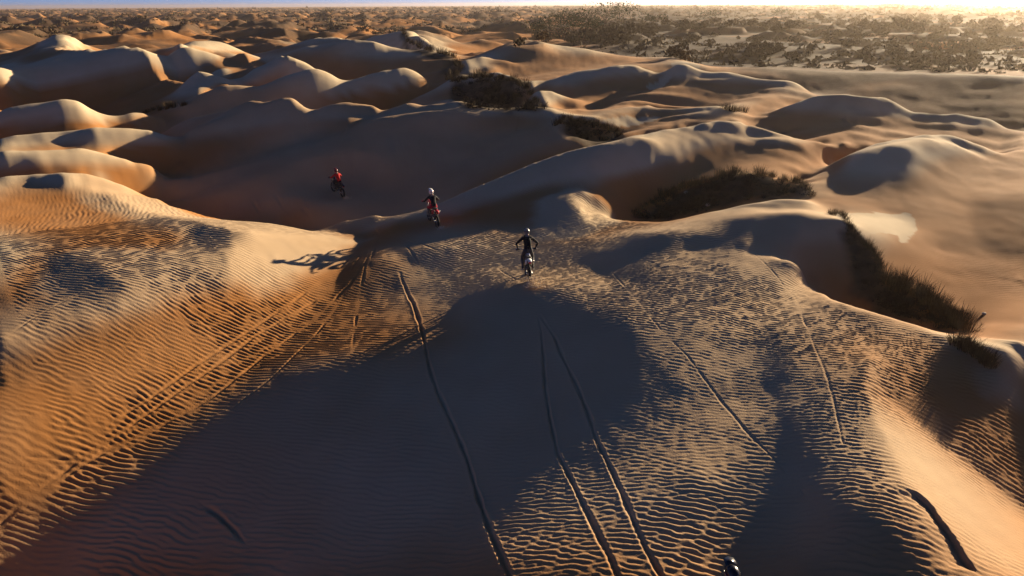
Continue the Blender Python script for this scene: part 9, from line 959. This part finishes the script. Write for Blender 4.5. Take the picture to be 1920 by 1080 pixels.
def seat_on_ground(objs, rear_xy, bearing, sink=.03):
    b = R(bearing); fx, fy = math.sin(b), math.cos(b); WB = 1.48
    z0 = gz(*rear_xy); x1, y1 = rear_xy[0] + fx * WB, rear_xy[1] + fy * WB; z1 = gz(x1, y1)
    pit = math.atan2(z1 - z0, WB)
    F_ = Vector((fx * math.cos(pit), fy * math.cos(pit), math.sin(pit))); X_ = Vector((fy, -fx, 0)); Z_ = X_.cross(F_)
    M = Matrix((X_, F_, Z_)).transposed().to_4x4(); mid = Vector(((rear_xy[0] + x1) / 2, (rear_xy[1] + y1) / 2, (z0 + z1) / 2 - sink)); M.translation = mid
    for o in objs: o.matrix_world = M
    return M
J_black = flat_mat('black_jersey', (.022, .022, .026)); J_grey = flat_mat('grey_trousers', (.06, .06, .065)); J_red = flat_mat('red_jersey', (.55, .02, .025)); J_dred = flat_mat('red_trousers', (.38, .015, .035))
J_purple = flat_mat('purple_jersey', (.085, .05, .17)); J_navy = flat_mat('navy_trousers', (.02, .03, .10)); K_pack = flat_mat('black_pack', (.012, .012, .014)); K_purple = flat_mat('purple_pack', (.06, .035, .13))
H_white = noise_mat('white_helmet', (.82, .82, .8), (.76, .76, .74), 9, .25, .5); H_grey = noise_mat('grey_helmet', (.22, .20, .18), (.18, .165, .15), 9, .35, .5); H_black = noise_mat('black_helmet', (.015, .015, .017), (.022, .022, .024), 9, .25, .5); H_red = noise_mat('dark_red_helmet', (.16, .01, .015), (.12, .01, .012), 9, .3, .5)
def crew(rear_px, bearing, bike, person, person_scale=1.0):
    p = at(*rear_px); return seat_on_ground([bike, person], (p.x, p.y), bearing)
b1 = make_bike('white dirt bike with blue flanks throwing up sand, nearest the middle', M_blue, M_white, M_white, M_black)
r1 = make_person('rider in black with a grey helmet standing on the white and blue bike', J_black, J_grey, H_grey, H_black, None, K_pack)
crew((993, 529), -4, b1, r1)
b2 = make_bike('red dirt bike on the low saddle between the two dunes', M_red, M_red, M_red, M_black)
r2 = make_person('rider with white helmet, black jersey and red trousers on the saddle', J_black, J_dred, H_white, H_white, M_red, None, None, True)
crew((820, 427), -22, b2, r2)
b3 = make_bike('black dirt bike in the dark valley, farthest of the four', M_black, M_black, M_black, M_black)
r3 = make_person('rider in a bright red jersey with dark helmet in the dark valley', J_red, J_black, H_red, H_red, M_black, None, None, True)
crew((643, 372), -38, b3, r3)
b4 = make_bike('blue dirt bike cut off by the lower edge of the view', M_blue, M_blue, M_white, M_black)
r4 = make_person('rider in purple with a black helmet at the lower edge', J_purple, J_navy, H_black, H_black, J_purple, K_purple)
_d = ray(1373, 1071); _best = None
for _t in np.linspace(8, 18, 400):
    _q = Vector((0, 0, CAM_H)) + Vector(_d) * float(_t); _e = abs(_q.z - float(base_height(np.array([_q.x]), np.array([_q.y]))[0]) - 1.91)
    if _best is None or _e < _best[0]: _best = (_e, _q)
_b = R(-6); _q = _best[1]; _off = -.74 - .185
seat_on_ground([b4, r4], (_q.x + math.sin(_b) * _off, _q.y + math.cos(_b) * _off), -6)

# ---- sand thrown up by the driven wheels: too many grains to count
M_spray = noise_mat('flying_sand', (.70, .58, .42), (.62, .50, .36), 9, .95, .05)
def spray(bike, n, seed, power):
    g = np.random.default_rng(seed); V = []; F = []; M = bike.matrix_world
    for k in range(n):
        t = g.uniform(0, 1) ** .8; y = -.95 - t * power; z = .02 + 1.1 * power * (t + .12) * (1.05 - t) * g.uniform(.02, 1) ** 1.7 ** 1.6
        x = .08 + g.normal(0, .06 + .17 * t); s = g.uniform(.007, .028) * (1.1 - .5 * t); c = M @ Vector((x, y, z)); b = len(V)
        for _ in range(4): V.append(tuple(c + Vector(g.normal(0, s, 3))))
        F += [(b, b + 1, b + 2), (b, b + 1, b + 3), (b + 1, b + 2, b + 3), (b, b + 2, b + 3)]
    o = mesh_obj('sand_spray', V, F, M_spray); o['kind'] = 'stuff'
spray(b1, 1500, 1, .95); spray(b2, 300, 2, .5); spray(b3, 220, 3, .5)

# ---- stones and bits of wood on the open slopes
M_stone = noise_mat('pale_stone', (.45, .40, .34), (.36, .31, .26), 6, .9, .2, .4)
def stone(u, v, s, label):
    g = np.random.default_rng(int(u)); bm = bmesh.new(); bmesh.ops.create_icosphere(bm, subdivisions=2, radius=1)
    for q in bm.verts: q.co = q.co * (1 + .3 * (float(vnoise(np.array([q.co.x * 1.3 + u]), np.array([q.co.y * 1.3 + q.co.z]))[0]) - .5)); q.co = Vector((q.co.x * s * 1.3, q.co.y * s, q.co.z * s * .7))
    p = at(u, v); o = bm_obj('stone', bm, M_stone); o.location = (p.x, p.y, gz(p.x, p.y) + s * .25); o.rotation_euler = (0, 0, u); tag(o, label, 'stone')
stone(1845, 590, .07, 'lone pale stone on the orange slope right of the spiky grass')
stone(1286, 361, .12, 'pale stone among the brush on the left of the hollow'); stone(1327, 386, .13, 'white stone low in the dark hollow')
